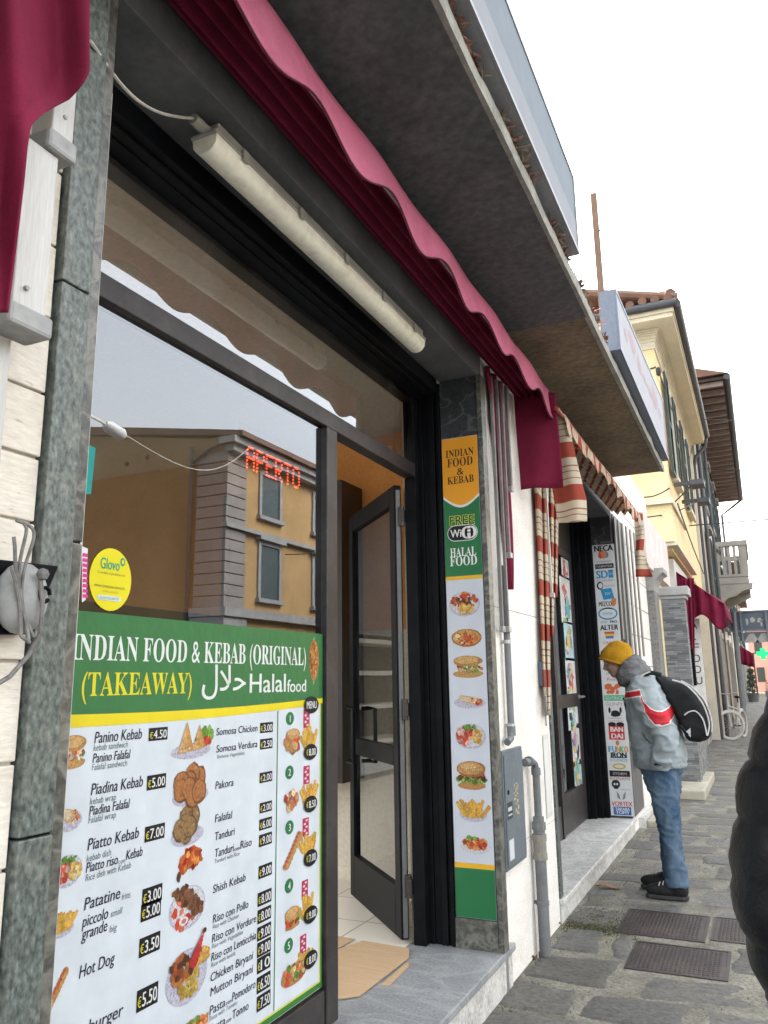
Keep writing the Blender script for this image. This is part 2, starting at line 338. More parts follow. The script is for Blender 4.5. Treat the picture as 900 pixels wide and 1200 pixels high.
def copy_tree(o, parent=None):
    c = o.copy(); C.objects.link(c)
    if parent: c.parent = parent
    for ch in list(o.children): copy_tree(ch, c)
    return c

# ---------------------------------------------------------------- lettering
def serif(t):
    r = ''
    for ch in t:
        if 'A' <= ch <= 'Z': r += chr(0x1D400 + ord(ch) - 65)
        elif 'a' <= ch <= 'z': r += chr(0x1D41A + ord(ch) - 97)
        else: r += ch
    return r
_tc = {}
def glyphs(s):
    if s in _tc: return _tc[s]
    cu = bpy.data.curves.new('lettering', 'FONT'); cu.body = s; cu.size = 1; cu.resolution_u = 3
    o = bpy.data.objects.new('lettering', cu); C.objects.link(o)
    dg = bpy.context.evaluated_depsgraph_get()
    me = bpy.data.meshes.new_from_object(o.evaluated_get(dg))
    v = [tuple(q.co) for q in me.vertices]; f = [tuple(p.vertices) for p in me.polygons]
    bpy.data.objects.remove(o); bpy.data.meshes.remove(me); bpy.data.curves.remove(cu)
    xs = [q[0] for q in v] or [0, 1]; ys = [q[1] for q in v] or [0, 1]
    _tc[s] = (v, f, min(xs), max(xs), min(ys), max(ys)); return _tc[s]
def text(mb, s, o, u, v, h, col, width=None, align='L', cap=0.727, slant=0.0, fit=False, bold=0.0):
    """cap height h, left end of the baseline at o; fit: the glyph box itself fills width x h"""
    vs, fs, x0, x1, y0, y1 = glyphs(s)
    if not vs: return
    o, u, v = Vector(o), Vector(u).normalized(), Vector(v).normalized()
    sy = h / ((y1 - y0) if fit else cap); sx = (width / (x1 - x0)) if width else sy
    yb = y0 if fit else 0
    w = (x1 - x0) * sx; dx = {'L': 0, 'C': -w / 2, 'R': -w}[align]
    P = [o + u * (dx + (a[0] - x0) * sx + slant * (a[1] - yb) * sy) + v * ((a[1] - yb) * sy) for a in vs]
    mb.add(P, fs, 0, col)
    if bold:
        n = u.cross(v)
        for k in (1, 2): mb.add([p + u * bold * k * h / 2 + n * 0.0001 * k for p in P], fs, 0, col)
def disc(mb, o, u, v, ra, rb, col, n=20, wob=0, rng=None, rot=0):
    o, u, v = Vector(o), Vector(u).normalized(), Vector(v).normalized(); pts = []
    for i in range(n):
        a = 2 * math.pi * i / n; k = 1 + (rng.uniform(-wob, wob) if wob else 0)
        x, y = ra * k * math.cos(a), rb * k * math.sin(a)
        pts.append(o + u * (x * math.cos(rot) - y * math.sin(rot)) + v * (x * math.sin(rot) + y * math.cos(rot)))
    mb.poly(pts, 0, col)
def rect(mb, o, u, v, w, h, col):
    o, u, v = Vector(o), Vector(u).normalized(), Vector(v).normalized()
    mb.poly([o, o + u * w, o + u * w + v * h, o + v * h], 0, col)
def jit(rng, c, a=0.25): 
    k = 1 + rng.uniform(-a, a); return tuple(max(0, min(1, q * k * (1 + rng.uniform(-.08, .08)))) for q in c)
def food(mb, o, u, v, w, h, kind, seed, lay=0.0005):
    """a printed picture of a dish, w wide and h high, centred at o"""
    rng = random.Random(seed); o, u, v = Vector(o), Vector(u).normalized(), Vector(v).normalized(); n = u.cross(v).normalized()
    L = [0]
    def nxt(): L[0] += 1; return n * (lay + 0.00004 * L[0])
    def D(x, y, a, b, col, wob=0.12, k=12, rot=0): disc(mb, o + u * (x * w) + v * (y * h) + nxt(), u, v, a * w, b * h, col, k, wob, rng, rot)
    PL, PL2 = (0.62, 0.60, 0.72), (0.78, 0.78, 0.84)
    def plate(): D(0, -.03, .5, .45, PL, 0, 28); D(0, 0, .45, .40, PL2, 0, 28)
    def scatter(k, cols, ax, ay, r0, r1, cx=0, cy=0, el=1.0):
        for i in range(k):
            t = rng.uniform(0, 6.283); q = math.sqrt(rng.random()); s = rng.uniform(r0, r1)
            D(cx + ax * q * math.cos(t), cy + ay * q * math.sin(t), s, s * rng.uniform(.6, 1) * el * w / h, jit(rng, rng.choice(cols), .35), .25, 8, rng.uniform(0, 3))
    def balls(k, base, r, ax, ay, cx=0, cy=0):
        for i in range(k):
            a = 6.283 * i / k; x, y = cx + ax * math.cos(a) * (0.35 if i % 3 == 0 else 1), cy + ay * math.sin(a) * (0.35 if i % 3 == 0 else 1)
            D(x, y, r, r * w / h, tuple(c * .45 for c in base), .1); D(x - r * .1, y + r * .12, r * .86, r * .86 * w / h, base, .12)
            for q in range(7): D(x + rng.uniform(-.6, .6) * r, y + rng.uniform(-.6, .6) * r * w / h, r * .2, r * .16 * w / h, jit(rng, base, .5), .3, 6)
    def fries(cx, cy, sx, sy, k, spread=.5):
        for i in range(k):
            a = math.pi / 2 + rng.uniform(-spread, spread); ln = rng.uniform(.6, 1) * sy; x = cx + rng.uniform(-.5, .5) * sx; y = cy + rng.uniform(-.15, .1) * sy
            c = jit(rng, (0.80, 0.46, 0.08), .22); p0 = o + u * (x * w) + v * (y * h) + nxt(); d = u * (math.cos(a) * ln * w) + v * (math.sin(a) * ln * h); q = (v * math.cos(a) * w - u * math.sin(a) * h) ; q = q.normalized() * (0.05 * sx * w + 0.02 * w)
            mb.poly([p0 - q, p0 - q + d, p0 + q + d, p0 + q], 0, c)
    G, RD, BR, DK = (0.16, 0.34, 0.05), (0.62, 0.07, 0.03), (0.42, 0.16, 0.05), (0.12, 0.05, 0.025)
    if kind == 'samosa':
        D(-.05, -.3, .5, .22, PL, 0, 20); scatter(26, [G, (0.3, .5, .12)], .16, .2, .05, .1, .3, .08); scatter(10, [RD], .1, .1, .03, .06, .33, -.05)
        for (x, y, s, hh) in ((.12, -.3, .34, .72), (-.2, -.34, .4, .86)):
            p = [o + u * ((x - s / 2) * w) + v * (y * h) + nxt(), o + u * ((x + s / 2) * w) + v * ((y + .06) * h) + n * (lay + .00004 * L[0]), o + u * ((x + .02) * w) + v * ((y + hh) * h) + n * (lay + .00004 * L[0])]
            mb.poly(p, 0, (0.68, 0.36, 0.12)); nn = nxt()
            mb.poly([p[0].lerp(p[2], .02) + n * .00004, p[0].lerp(p[1], .45) + n * .00004, p[2] + n * .00004], 0, (0.78, 0.48, 0.2))
            scatter(8, [(0.5, .22, .06), (0.8, .5, .22)], s * .25, .18, .02, .05, x, y + .2)
    elif kind == 'pakora': D(0, -.25, .48, .24, PL, 0, 22); balls(9, (0.50, 0.20, 0.07), .2, .27, .27, 0, 0)
    elif kind == 'falafel': D(0, -.22, .5, .28, PL, 0, 22); balls(7, (0.36, 0.21, 0.09), .21, .27, .24, 0, .08)
    elif kind == 'leg':
        D(.12, .12, .34, .34, (0.30, .03, .01), .15); D(.14, .16, .3, .3, (0.66, .12, .03), .2); D(-.18, -.02, .2, .26, (0.55, .08, .02), .2); D(-.34, -.35, .07, .16, DK, .2); scatter(30, [(0.85, .3, .08), (0.4, .04, .01), (0.7, .15, .03)], .36, .34, .03, .09, .06, .1)
    elif kind == 'skewer':
        plate(); scatter(16, [RD, (0.7, .2, .1)], .42, .34, .05, .1, 0, -.1); D(-.1, -.28, .13, .09, (0.9, .88, .85), .05); D(-.1, -.28, .07, .05, (0.75, .2, .25), .05)
        for i in range(11): t = i / 10; scatter(4, [DK, (0.2, .08, .04), (0.3, .13, .06)], .07, .05, .05, .1, -.34 + .62 * t, .36 - .55 * t)
        for i in range(9): t = i / 8; scatter(3, [DK, (0.24, .1, .05)], .06, .05, .05, .09, -.1 + .48 * t, .38 - .5 * t)
    elif kind == 'chicken_rice':
        D(0, -.12, .5, .4, PL, 0, 24); scatter(60, [(0.62, .42, .08), (0.72, .52, .14), (0.5, .33, .06)], .26, .2, .03, .07, .05, -.22); scatter(40, [(0.4, .1, .03), (0.55, .2, .06), DK], .26, .18, .05, .1, -.15, .02); scatter(30, [(0.7, .42, .1), (0.6, .3, .06)], .2, .1, .05, .1, .3, .1)
        for i in range(9): t = i / 8; D(.12 + .22 * t, .06 + .36 * t, .12 - .09 * t, .09 - .07 * t, jit(rng, (0.66, .05, .05), .25), .15)
        D(.37, .46, .05, .04, DK)
    elif kind == 'pasta_red': D(0, -.1, .5, .36, PL2, 0, 24); scatter(70, [(0.72, .22, .06), RD, (0.8, .42, .14)], .38, .24, .03, .09, 0, 0); scatter(16, [G, (0.3, .5, .1)], .2, .08, .03, .06, -.1, .24)
    elif kind == 'burger':
        D(0, -.34, .44, .13, (0.56, .29, .1), .06, 18); scatter(26, [G, (0.34, .5, .1)], .46, .07, .05, .09, 0, -.16); scatter(18, [DK, (0.2, .08, .04)], .42, .08, .06, .1, 0, -.06); scatter(10, [RD, (0.85, .55, .1)], .42, .04, .05, .08, 0, .03)
        D(0, .18, .46, .26, (0.40, .18, .06), .04, 22); D(-.03, .21, .41, .21, (0.63, .34, .12), .05, 22); D(-.08, .27, .26, .1, (0.75, .46, .2), .1, 16); scatter(18, [(0.88, .76, .5)], .3, .13, .012, .02, 0, .22)
    elif kind == 'fries': D(0, -.22, .48, .26, PL, 0, 24); fries(0, -.25, .62, .62, 34, .7)
    elif kind == 'pizza':
        D(0, 0, .5, .42, (0.45, .2, .06), .03, 24); D(0, .02, .45, .36, (0.74, .38, .12), .04, 24); scatter(46, [RD, (0.78, .14, .06), (0.86, .6, .3)], .4, .31, .03, .08, 0, .02); scatter(10, [G], .35, .26, .02, .04, 0, .02)
    elif kind == 'wrap':
        D(0, -.12, .5, .32, PL, 0, 24); D(.02, .02, .4, .2, (0.66, .46, .25), .08, 16, -.25); D(-.1, .06, .26, .14, (0.8, .64, .42), .1, 14, -.25); scatter(26, [RD, (0.6, .3, .1), (0.85, .6, .4)], .16, .18, .03, .07, .22, -.02)
    elif kind == 'sandwich':
        D(0, -.3, .48, .16, (0.62, .36, .13), .05, 18); scatter(40, [G, RD, (0.8, .7, .5), (0.4, .2, .1), (0.85, .4, .15)], .44, .14, .04, .09, 0, -.08); D(0, .22, .46, .22, (0.55, .29, .1), .04, 20); D(-.04, .26, .38, .15, (0.74, .46, .18), .05, 18)
    elif kind == 'mixed': plate(); scatter(60, [(0.55, .12, .03), RD, (0.7, .25, .08), DK], .4, .26, .04, .1, 0, .1); scatter(40, [(0.8, .5, .16), (0.75, .42, .12)], .22, .14, .04, .09, .05, -.2)
    elif kind == 'plate_red': plate(); scatter(60, [RD, (0.75, .12, .08), (0.85, .5, .4)], .24, .3, .04, .1, -.18, 0); scatter(40, [(0.85, .5, .12), (0.8, .6, .25)], .18, .24, .03, .08, .24, -.05); scatter(16, [G], .3, .06, .04, .07, 0, .3)
    elif kind == 'hotdog':
        for i in range(9): t = i / 8 - .5; D(-.02 + t * .7, t * .8, .17, .14, (0.62, .34, .12), .08, 12)
        for i in range(9): t = i / 8 - .5; D(-.08 + t * .72, .06 + t * .82, .08, .07, (0.60, .13, .05), .08, 10)
    elif kind == 'meal':
        k = seed % 5
        rect(mb, o + u * (.1 * w) + v * (.1 * h) + nxt(), u, v, .2 * w, .42 * h, (0.62, .03, .12))
        for i in range(5): D(.2 + .03 * (-1) ** i, .16 + .075 * i, .04, .03, (0.85, .75, .78), 0, 8)
        fries(.28, -.3, .34, .46, 22, .6)
        if k == 0: scatter(30, [(0.5, .2, .08), (0.7, .4, .15), RD, (0.85, .7, .5)], .2, .16, .05, .1, -.25, -.2); D(-.22, .0, .2, .12, (0.65, .36, .13), .05, 16); D(-.24, .03, .15, .07, (0.78, .5, .22), .08, 12)
        elif k == 1: D(-.25, -.24, .2, .14, (0.74, .5, .3), .1, 14, .6); scatter(30, [(0.55, .2, .08), RD, (0.85, .6, .4)], .18, .16, .04, .08, -.28, -.16)
        elif k == 2:
            for i in range(9): t = i / 8 - .5; D(-.2 + t * .4, -.12 + t * .6, .1, .08, (0.62, .34, .12), .08, 12)
            for i in range(9): t = i / 8 - .5; D(-.24 + t * .42, -.08 + t * .62, .05, .04, (0.60, .13, .05), .08, 10)
        elif k == 3: D(-.2, -.36, .22, .09, (0.56, .29, .1)); scatter(20, [G, DK, RD], .22, .07, .04, .07, -.2, -.24); D(-.2, -.1, .23, .16, (0.63, .34, .12), .04, 16); D(-.22, -.06, .17, .1, (0.76, .46, .2), .06, 14)
        else: D(-.08, -.24, .4, .24, (0.55, .26, .08), .03, 20); scatter(50, [RD, (0.86, .6, .3), (0.75, .2, .08), G], .34, .2, .03, .07, -.08, -.22)
    elif kind == 'skewered_kebab':
        D(0, -.42, .04, .1, (0.7, .6, .45), 0, 8); D(0, .46, .04, .06, (0.7, .6, .45), 0, 8); D(0, .05, .46, .42, (0.55, .20, .05), .03, 22); D(0, -.1, .38, .32, (0.62, .26, .08), .04, 20); scatter(90, [(0.75, .36, .12), (0.5, .16, .04), (0.68, .28, .08)], .38, .38, .03, .1, 0, .04, 1.2)
    elif kind == 'drumstick': plate(); scatter(30, [(0.5, .2, .07), (0.62, .3, .1)], .3, .3, .06, .12, 0, .05)
# ================================================================ SETTING: street, pavement
rng = random.Random(7)
ASPH = mat('asphalt', (0.06, 0.06, 0.062), (0.045, 0.045, 0.046), scale=3, rough=0.9, bump=0.4, bscale=200)
MORTAR = mat('old_mortar', (0.29, 0.272, 0.222), (0.15, 0.14, 0.11), scale=4, rough=0.95, bump=0.9, bscale=55, dirt=(0.13, 0.13, 0.065), dscale=1.5, damt=0.8, fine=0.3)
struct(MB().surf(lambda a, b: (-400 + 1000 * a, -300 + 900 * b, -0.16), 4, 4).build('ground', ASPH))
struct(B(-0.4, -3, -0.155, 2.62, 16.9, -0.004).build('pavement_bed', MORTAR))
struct(B(-0.4, 16.902, -0.155, 2.62, 95, -0.009).build('pavement_bed', MORTAR))
KERB = mat('kerb_granite', (0.30, 0.30, 0.29), (0.22, 0.22, 0.215), scale=30, rough=0.85)
struct(B(2.625, -3, -0.155, 2.80, 95, -0.005).build('kerb', KERB))
struct(B(7.4, -3, -0.155, 9.24, 95, -0.01).build('pavement_bed', MORTAR))
struct(B(7.22, -3, -0.155, 7.396, 95, -0.005).build('kerb', KERB))
# stone slabs of the pavement
PAVE = bpy.data.materials.new('grey_paving_stone'); PAVE.use_nodes = True
nt = PAVE.node_tree; L = nt.links.new; p = nt.nodes['Principled BSDF']
a = nd(nt, 'ShaderNodeAttribute', attribute_name='Col'); tc = nd(nt, 'ShaderNodeTexCoord')
n1 = nd(nt, 'ShaderNodeTexNoise'); n1.inputs['Scale'].default_value = 5; n1.inputs['Detail'].default_value = 10; n1.inputs['Roughness'].default_value = 0.72; n1.inputs['Distortion'].default_value = 0.6
n2 = nd(nt, 'ShaderNodeTexNoise'); n2.inputs['Scale'].default_value = 34; n2.inputs['Detail'].default_value = 8; n2.inputs['Roughness'].default_value = 0.7
n3 = nd(nt, 'ShaderNodeTexNoise'); n3.inputs['Scale'].default_value = 1.3; n3.inputs['Detail'].default_value = 6
for q in (n1, n2, n3): L(tc.outputs['Object'], q.inputs['Vector'])
r1 = ramp(nt, n1.outputs['Fac'], [(0.3, g3(0.60)), (0.7, g3(1.28))]); r2 = ramp(nt, n2.outputs['Fac'], [(0.34, g3(0.52)), (0.6, g3(1.1))])
m1 = nd(nt, 'ShaderNodeMix', data_type='RGBA', blend_type='MULTIPLY'); m1.inputs['Factor'].default_value = 1
m2 = nd(nt, 'ShaderNodeMix', data_type='RGBA', blend_type='MULTIPLY'); m2.inputs['Factor'].default_value = 1
L(a.outputs['Color'], m1.inputs['A']); L(r1.outputs[0], m1.inputs['B']); L(m1.outputs['Result'], m2.inputs['A']); L(r2.outputs[0], m2.inputs['B'])
r3 = ramp(nt, n3.outputs['Fac'], [(0.58, g3(0)), (0.74, g3(0.3))])
m3 = nd(nt, 'ShaderNodeMix', data_type='RGBA'); m3.inputs['B'].default_value = (0.15, 0.145, 0.10, 1)
L(r3.outputs[0], m3.inputs['Factor']); L(m2.outputs['Result'], m3.inputs['A']); L(m3.outputs['Result'], p.inputs['Base Color'])
p.inputs['Roughness'].default_value = 0.75
mr = nd(nt, 'ShaderNodeMapRange'); mr.inputs['To Min'].default_value = 0.5; mr.inputs['To Max'].default_value = 0.9; L(n1.outputs['Fac'], mr.inputs['Value']); L(mr.outputs[0], p.inputs['Roughness'])
ad = nd(nt, 'ShaderNodeMath', operation='ADD'); L(n1.outputs['Fac'], ad.inputs[0]); L(n2.outputs['Fac'], ad.inputs[1])
bp_ = nd(nt, 'ShaderNodeBump'); bp_.inputs['Strength'].default_value = 1.0; bp_.inputs['Distance'].default_value = 0.012; L(ad.outputs[0], bp_.inputs['Height']); L(bp_.outputs[0], p.inputs['Normal'])
GR = [(0.355, 0.825, 5.32, 5.84), (0.495, 0.97, 4.72, 5.17), (0.885, 1.20, 5.38, 5.85)]      # iron covers
mb = MB(); y = -0.5
while y < 60:
    dy = rng.uniform(0.27, 0.50) if y < 25 else rng.uniform(0.4, 0.6)
    x = 0.02 - rng.uniform(0, 0.35)
    while x < 2.6:
        dx = rng.uniform(0.34, 0.85); gx, gy = rng.uniform(.008, .036), rng.uniform(.006, .03)
        x0, x1, y0, y1 = max(x, -0.02) + gx, min(x + dx, 2.61) - gx, y + gy, y + dy - gy
        x += dx
        if x1 - x0 < 0.1: continue
        if any(x0 < g[1] + .01 and x1 > g[0] - .01 and y0 < g[3] + .01 and y1 > g[2] - .01 for g in GR):
            for g in GR:
                if not (x0 < g[1] + .01 and x1 > g[0] - .01 and y0 < g[3] + .01 and y1 > g[2] - .01): continue
                c = [(x0, g[0] - .03, y0, y1), (g[1] + .03, x1, y0, y1), (x0, x1, y0, g[2] - .03), (x0, x1, g[3] + .03, y1)]
                x0, x1, y0, y1 = max(c, key=lambda k: max(0, k[1] - k[0]) * max(0, k[3] - k[2]))
            if x1 - x0 < 0.1 or y1 - y0 < 0.09 or any(x0 < g[1] and x1 > g[0] and y0 < g[3] and y1 > g[2] for g in GR): continue
        n = 12 if y < 12 else (5 if y < 25 else 3)
        s = rng.random() * 50; z0 = rng.uniform(-.003, .005); tx, ty = rng.uniform(-.006, .006), rng.uniform(-.006, .006)
        k = rng.uniform(0.088, 0.138); w = rng.uniform(.005, .014); col = (k + w * .7, k + w * .2, k - w * .9)
        rip = rng.random() < 0.22
        def slab(a, b, x0=x0, x1=x1, y0=y0, y1=y1, s=s, z0=z0, tx=tx, ty=ty, rip=rip):
            e = min(a, 1 - a) * (x1 - x0), min(b, 1 - b) * (y1 - y0)
            px, py = x0 + a * (x1 - x0), y0 + b * (y1 - y0)
            q = noise.noise_vector(Vector((px * 4.2 + s, py * 4.2, s)))
            ed = max(0, 1 - min(e) / 0.035)
            wob = max(0, 1 - min(e) / 0.12)
            z = z0 + (a - .5) * tx + (b - .5) * ty - 0.013 * ed ** 1.6 + 0.004 * noise.noise(Vector((px * 9, py * 9, s)))
            if rip: z -= 0.006 * max(0, math.sin(px * 70 + 2 * q.z)) * max(0, math.sin(py * 55)) * (1 - ed)
            return (px + q.x * .075 * wob, py + q.y * .07 * wob, z)
        mb.surf(slab, n, n, 0, col)
    y += dy
struct(mb.build('pavement', PAVE, smooth=True, angle=180))
# grit and crumbs lying in the joints
GRIT = mat('grit', (0.20, 0.185, 0.15), (0.09, 0.08, 0.065), scale=60, rough=1)
mb = MB(); rg = random.Random(77)
for i in range(2600):
    yy = rg.uniform(3.2, 9.5); xx = abs(rg.gauss(0, .22)) + .03 if rg.random() < .6 else rg.uniform(.03, 1.9); s = rg.uniform(.0015, .0055)
    mb.add([(xx - s, yy, -.006), (xx + s * .3, yy - s, -.006), (xx + s, yy + s * .6, -.006), (xx, yy, -.004 + s * rg.uniform(.8, 2.2))], [(0, 1, 3), (1, 2, 3), (2, 0, 3)])
tag(mb.build('grit', GRIT), 'brown grit and crumbs lying between the paving stones along the wall', 'grit', kind='stuff')
# moss and leaf litter along the foot of the wall
MOSS = mat('moss', (0.10, 0.105, 0.038), (0.055, 0.06, 0.022), scale=30, rough=1)
mb = MB(); rng = random.Random(3)
for (px, py, n, sx, sy) in ((690, 1086, 1500, .14, .07), (700, 1075, 900, .16, .12), (855, 660 + 350, 60, .1, .1), (590, 1180, 130, .05, .2), (630, 1130, 40, .05, .1), (845, 985, 60, .04, .12), (780, 1000, 70, .1, .05), (870, 905, 90, .2, .3)):
    c = onZ(px, py, 0)
    for i in range(n):
        x, y = c.x + rng.gauss(0, sx), c.y + rng.gauss(0, sy)
        if x < 0.02: continue
        a = rng.uniform(0, 6.28); l = rng.uniform(.003, .009); h = rng.uniform(.001, .006)
        mb.add([(x - l * math.cos(a), y - l * math.sin(a), -.006), (x + l * math.cos(a), y + l * math.sin(a), -.006), (x + rng.uniform(-.01, .01), y + rng.uniform(-.01, .01), h)], [(0, 1, 2)])
tag(mb.build('moss', MOSS), 'thin green moss growing between the paving stones beside the shop step', 'moss', kind='stuff')

# ================================================================ KEBAB SHOP
ks = thing('shop_building', 'takeaway shop front with green marble pillar and black framed window under the canopy', 'shop', (0, 2.6, 0))
G = -0.385
mb = MB(); rng = random.Random(11); z = 0.0; zs = [0, .24, .44, .62, .80, .98, 1.17, 1.36, 1.55, 1.69, 1.825, 1.96, 2.10, 2.27, 2.44, 2.62, 2.80, 3.0, 3.2, 3.45]
for i in range(len(zs) - 1):
    y = -1.0 - rng.uniform(0, .3)
    ends = sorted([1.122] + [1.122 - rng.uniform(.32, .38) * k - (.06 if i % 2 else 0) for k in range(1, 7)])
    for a, b in zip(ends, ends[1:]):
        mb.box(-.3, a + .0025, zs[i] + .003, 0.0 + rng.uniform(-.002, .002), b - .0025, zs[i + 1] - .003)
mb.box(-.31, -1.2, 0, -.012, 1.12, 3.45)
mb.build('wall', TRAV, ks, bevel=.003)
mb = MB()
for z0, z1 in ((0, 1.22), (1.225, 2.36), (2.365, 3.45)): mb.box(-.42, 1.125, z0, .018, 1.206, z1)
for z0, z1 in ((0, 1.8), (1.804, 3.45)): mb.box(-.42, 1.209, z0, .006, 1.243, z1, 1)
mb.build('pillar', [GREEN, GREEND], ks, bevel=.003)
B(-.41, 1.245, .2, -.004, 1.252, 2.93).build('corner_trim', ALU, ks)
# step
B(-.46, 1.12, .165, .03, 4.24, .2).build('step_tread', MARBLE, ks, bevel=.006)
B(-.45, 1.12, 0, .008, 4.24, .1645).build('step_riser', MARBLE2, ks)
# header
B(-.225, 1.245, 3.2, .012, 4.12, 3.449).build('header_panel', SOFFIT, ks, bevel=.004)
MB().box(-.262, 1.25, 3.128, -.228, 4.03, 3.215).box(-.30, 1.25, 3.115, -.264, 4.03, 3.19).build('shutter_slot', BLACK, ks, bevel=.003)
B(-.43, 1.25, 3.11, -.302, 4.03, 3.3).build('shutter_housing', BLACK, ks)
# window frame
fr = MB()
fr.box(-.43, 1.25, 2.632, -.36, 4.0, 2.712); fr.box(-.43, 2.967, .2, -.355, 3.062, 2.630); fr.box(-.43, 1.25, .2, -.362, 2.965, .335); fr.box(-.43, 1.25, 1.70, -.39, 2.965, 1.735); fr.box(-.43, 1.25, 3.085, -.364, 4.0, 3.108)
fr.box(-.432, 1.25, .336, -.372, 1.285, 3.084)
fr.build('window_frame', FRAME, ks, bevel=.004)
jb = MB(); jb.box(-.43, 4.0, .2, -.362, 4.052, 3.108)
jb.box(-.43, 4.055, .2, -.335, 4.14, 3.19).box(-.333, 4.062, .2, -.30, 4.14, 3.19).box(-.298, 4.052, .2, -.262, 4.14, 3.19).box(-.26, 4.066, .2, -.245, 4.14, 3.19).box(-.243, 4.05, .2, -.225, 4.14, 3.19)
jb.build('door_frame', BLACK, ks, bevel=.003)
MB().poly([(G, 1.285, .335), (G, 2.967, .335), (G, 2.967, 2.632), (G, 1.285, 2.632)]).build('window_glass', GLASS, ks)
MB().poly([(-.374, 1.25, 2.712), (-.374, 4.0, 2.712), (-.363, 4.0, 3.108), (-.363, 1.25, 3.108)]).build('transom_glass', GLASST, ks)
# right jamb
MB().box(-.222, 4.055, .205, -.0, 4.14, 3.2).build('jamb', DARKSL, ks, bevel=.003)
MB().box(-.222, 4.048, .2, .0, 4.0545, .338).box(.002, 4.047, .2, .03, 4.125, 3.2).build('jamb_edge', GREEND, ks, bevel=.002)
MB().box(.0, 4.13, .0, .012, 4.16, 3.2).build('jamb_trim', GALV, ks)
mb = MB()
for z0, z1 in ((0, .62), (.623, 1.9), (1.903, 3.449)):
    for y0, y1 in ((4.165, 4.78), (4.782, 5.325)): mb.box(-.3, y0, z0, 0, y1, z1)
mb.build('side_wall', TRAVW, ks, bevel=.001)
# door leaf, standing open inwards
D0, D1 = Vector((-.475, 4.0, 0)), Vector((-1.13, 4.70, 0)); dd = (D1 - D0).normalized(); dn = Vector((dd.y, -dd.x, 0))
def leafbar(mb, a, b, z0, z1, t=.022):
    c = D0 + dd * (a + b) / 2 + Vector((0, 0, (z0 + z1) / 2)); mb.obox(c, dd * (b - a) / 2, dn * t, Vector((0, 0, (z1 - z0) / 2)))
lw = (D1 - D0).length
mb = MB(); leafbar(mb, 0, .085, .22, 2.60); leafbar(mb, lw - .085, lw, .22, 2.60); leafbar(mb, .086, lw - .086, .22, .46); leafbar(mb, .086, lw - .086, 2.49, 2.60); leafbar(mb, .086, lw - .086, 1.06, 1.16)
door = mb.build('door', BLACK, ks, bevel=.004)
mb = MB(); mb.obox(D0 - dd * .004 + Vector((0, 0, 1.4)), dd * .003, dn * .012, Vector((0, 0, 1.17))); mb.build('edge_strip', mat('dull_strip', (.10, .10, .105), rough=.5), door)
for z0, z1 in ((.46, 1.06), (1.16, 2.49)):
    p0, p1 = D0 + dd * .085, D0 + dd * (lw - .085)
    MB().poly([p0 + Vector((0, 0, z0)), p1 + Vector((0, 0, z0)), p1 + Vector((0, 0, z1)), p0 + Vector((0, 0, z1))]).build('door_glass', GLASSD, door)
hp = D0 + dd * (lw - .12) - dn * -.02
mb = MB(); q = [hp + dn * .02, hp + dn * .075, hp + dn * .075, hp + dn * .02]
zz = [1.36, 1.36, 1.02, 1.02]
for sgn in (1, -1):
    hh = D0 + dd * (lw - .13)
    mb.tube([hh + dn * sgn * .02 + Vector((0, 0, 1.34)), hh + dn * sgn * .07 + Vector((0, 0, 1.34)), hh + dn * sgn * .07 + dd * -.13 + Vector((0, 0, 1.34)), hh + dn * sgn * .07 + dd * -.13 + Vector((0, 0, 1.02)), hh + dn * sgn * .07 + Vector((0, 0, 1.02)), hh + dn * sgn * .02 + Vector((0, 0, 1.02))], .013, 8)
mb.build('handle', BLACK, door, smooth=True)
for z0 in (.42, 1.3, 2.36):
    mb = MB(); mb.tube([(-.452, 4.0, z0), (-.452, 4.0, z0 + .11)], .016, 10).box(-.452, 3.985, z0 + .02, -.43, 4.01, z0 + .09); mb.build('hinge', FRAME, ks, smooth=True)
# interior
ORANGE = mat('orange_paint', (0.72, 0.33, 0.09), (0.64, 0.28, 0.07), scale=2, rough=0.8)
CREAM = mat('cream_paint', (0.74, 0.68, 0.56), (0.66, 0.60, 0.49), scale=2, rough=0.8)
TILE = bpy.data.materials.new('cream_floor_tiles'); TILE.use_nodes = True; nt = TILE.node_tree
bt = nd(nt, 'ShaderNodeTexBrick'); bt.offset = 0; bt.inputs['Scale'].default_value = 1; bt.inputs['Brick Width'].default_value = .42; bt.inputs['Row Height'].default_value = .42; bt.inputs['Mortar Size'].default_value = .004
bt.inputs['Color1'].default_value = (.66, .63, .56, 1); bt.inputs['Color2'].default_value = (.60, .57, .50, 1); bt.inputs['Mortar'].default_value = (.12, .11, .1, 1)
tc = nd(nt, 'ShaderNodeTexCoord'); nt.links.new(tc.outputs['Object'], bt.inputs['Vector']); nt.links.new(bt.outputs['Color'], nt.nodes['Principled BSDF'].inputs['Base Color']); nt.nodes['Principled BSDF'].inputs['Roughness'].default_value = .3
B(-4.6, .6, .1, -.465, 5.2, .196).build('shop_floor', TILE, ks)
MB().box(-4.6, 5.1, 1.86, -.44, 5.3, 3.3, 0).box(-4.6, 5.1, .19, -.44, 5.3, 1.86, 1).build('interior_wall', [ORANGE, CREAM], ks)
B(-4.6, 5.085, .196, -.44, 5.0995, .28).build('skirting', CREAM, ks)
MB().box(-4.8, 4.62, 1.86, -4.601, 5.3, 3.3, 0).box(-4.8, 4.62, .19, -4.601, 5.3, 1.86, 1).build('interior_wall', [ORANGE, CREAM], ks)  # back wall stops short; its unseen rest is left out to let daylight in
B(-4.6, .5, 3.2, -.44, .7, 3.3).build('light_opening_lintel', CREAM, ks); B(-.6, .5, .19, -.44, .7, 3.199).build('light_opening_pier', CREAM, ks)  # frames an unseen side opening, added to brighten the room with daylight
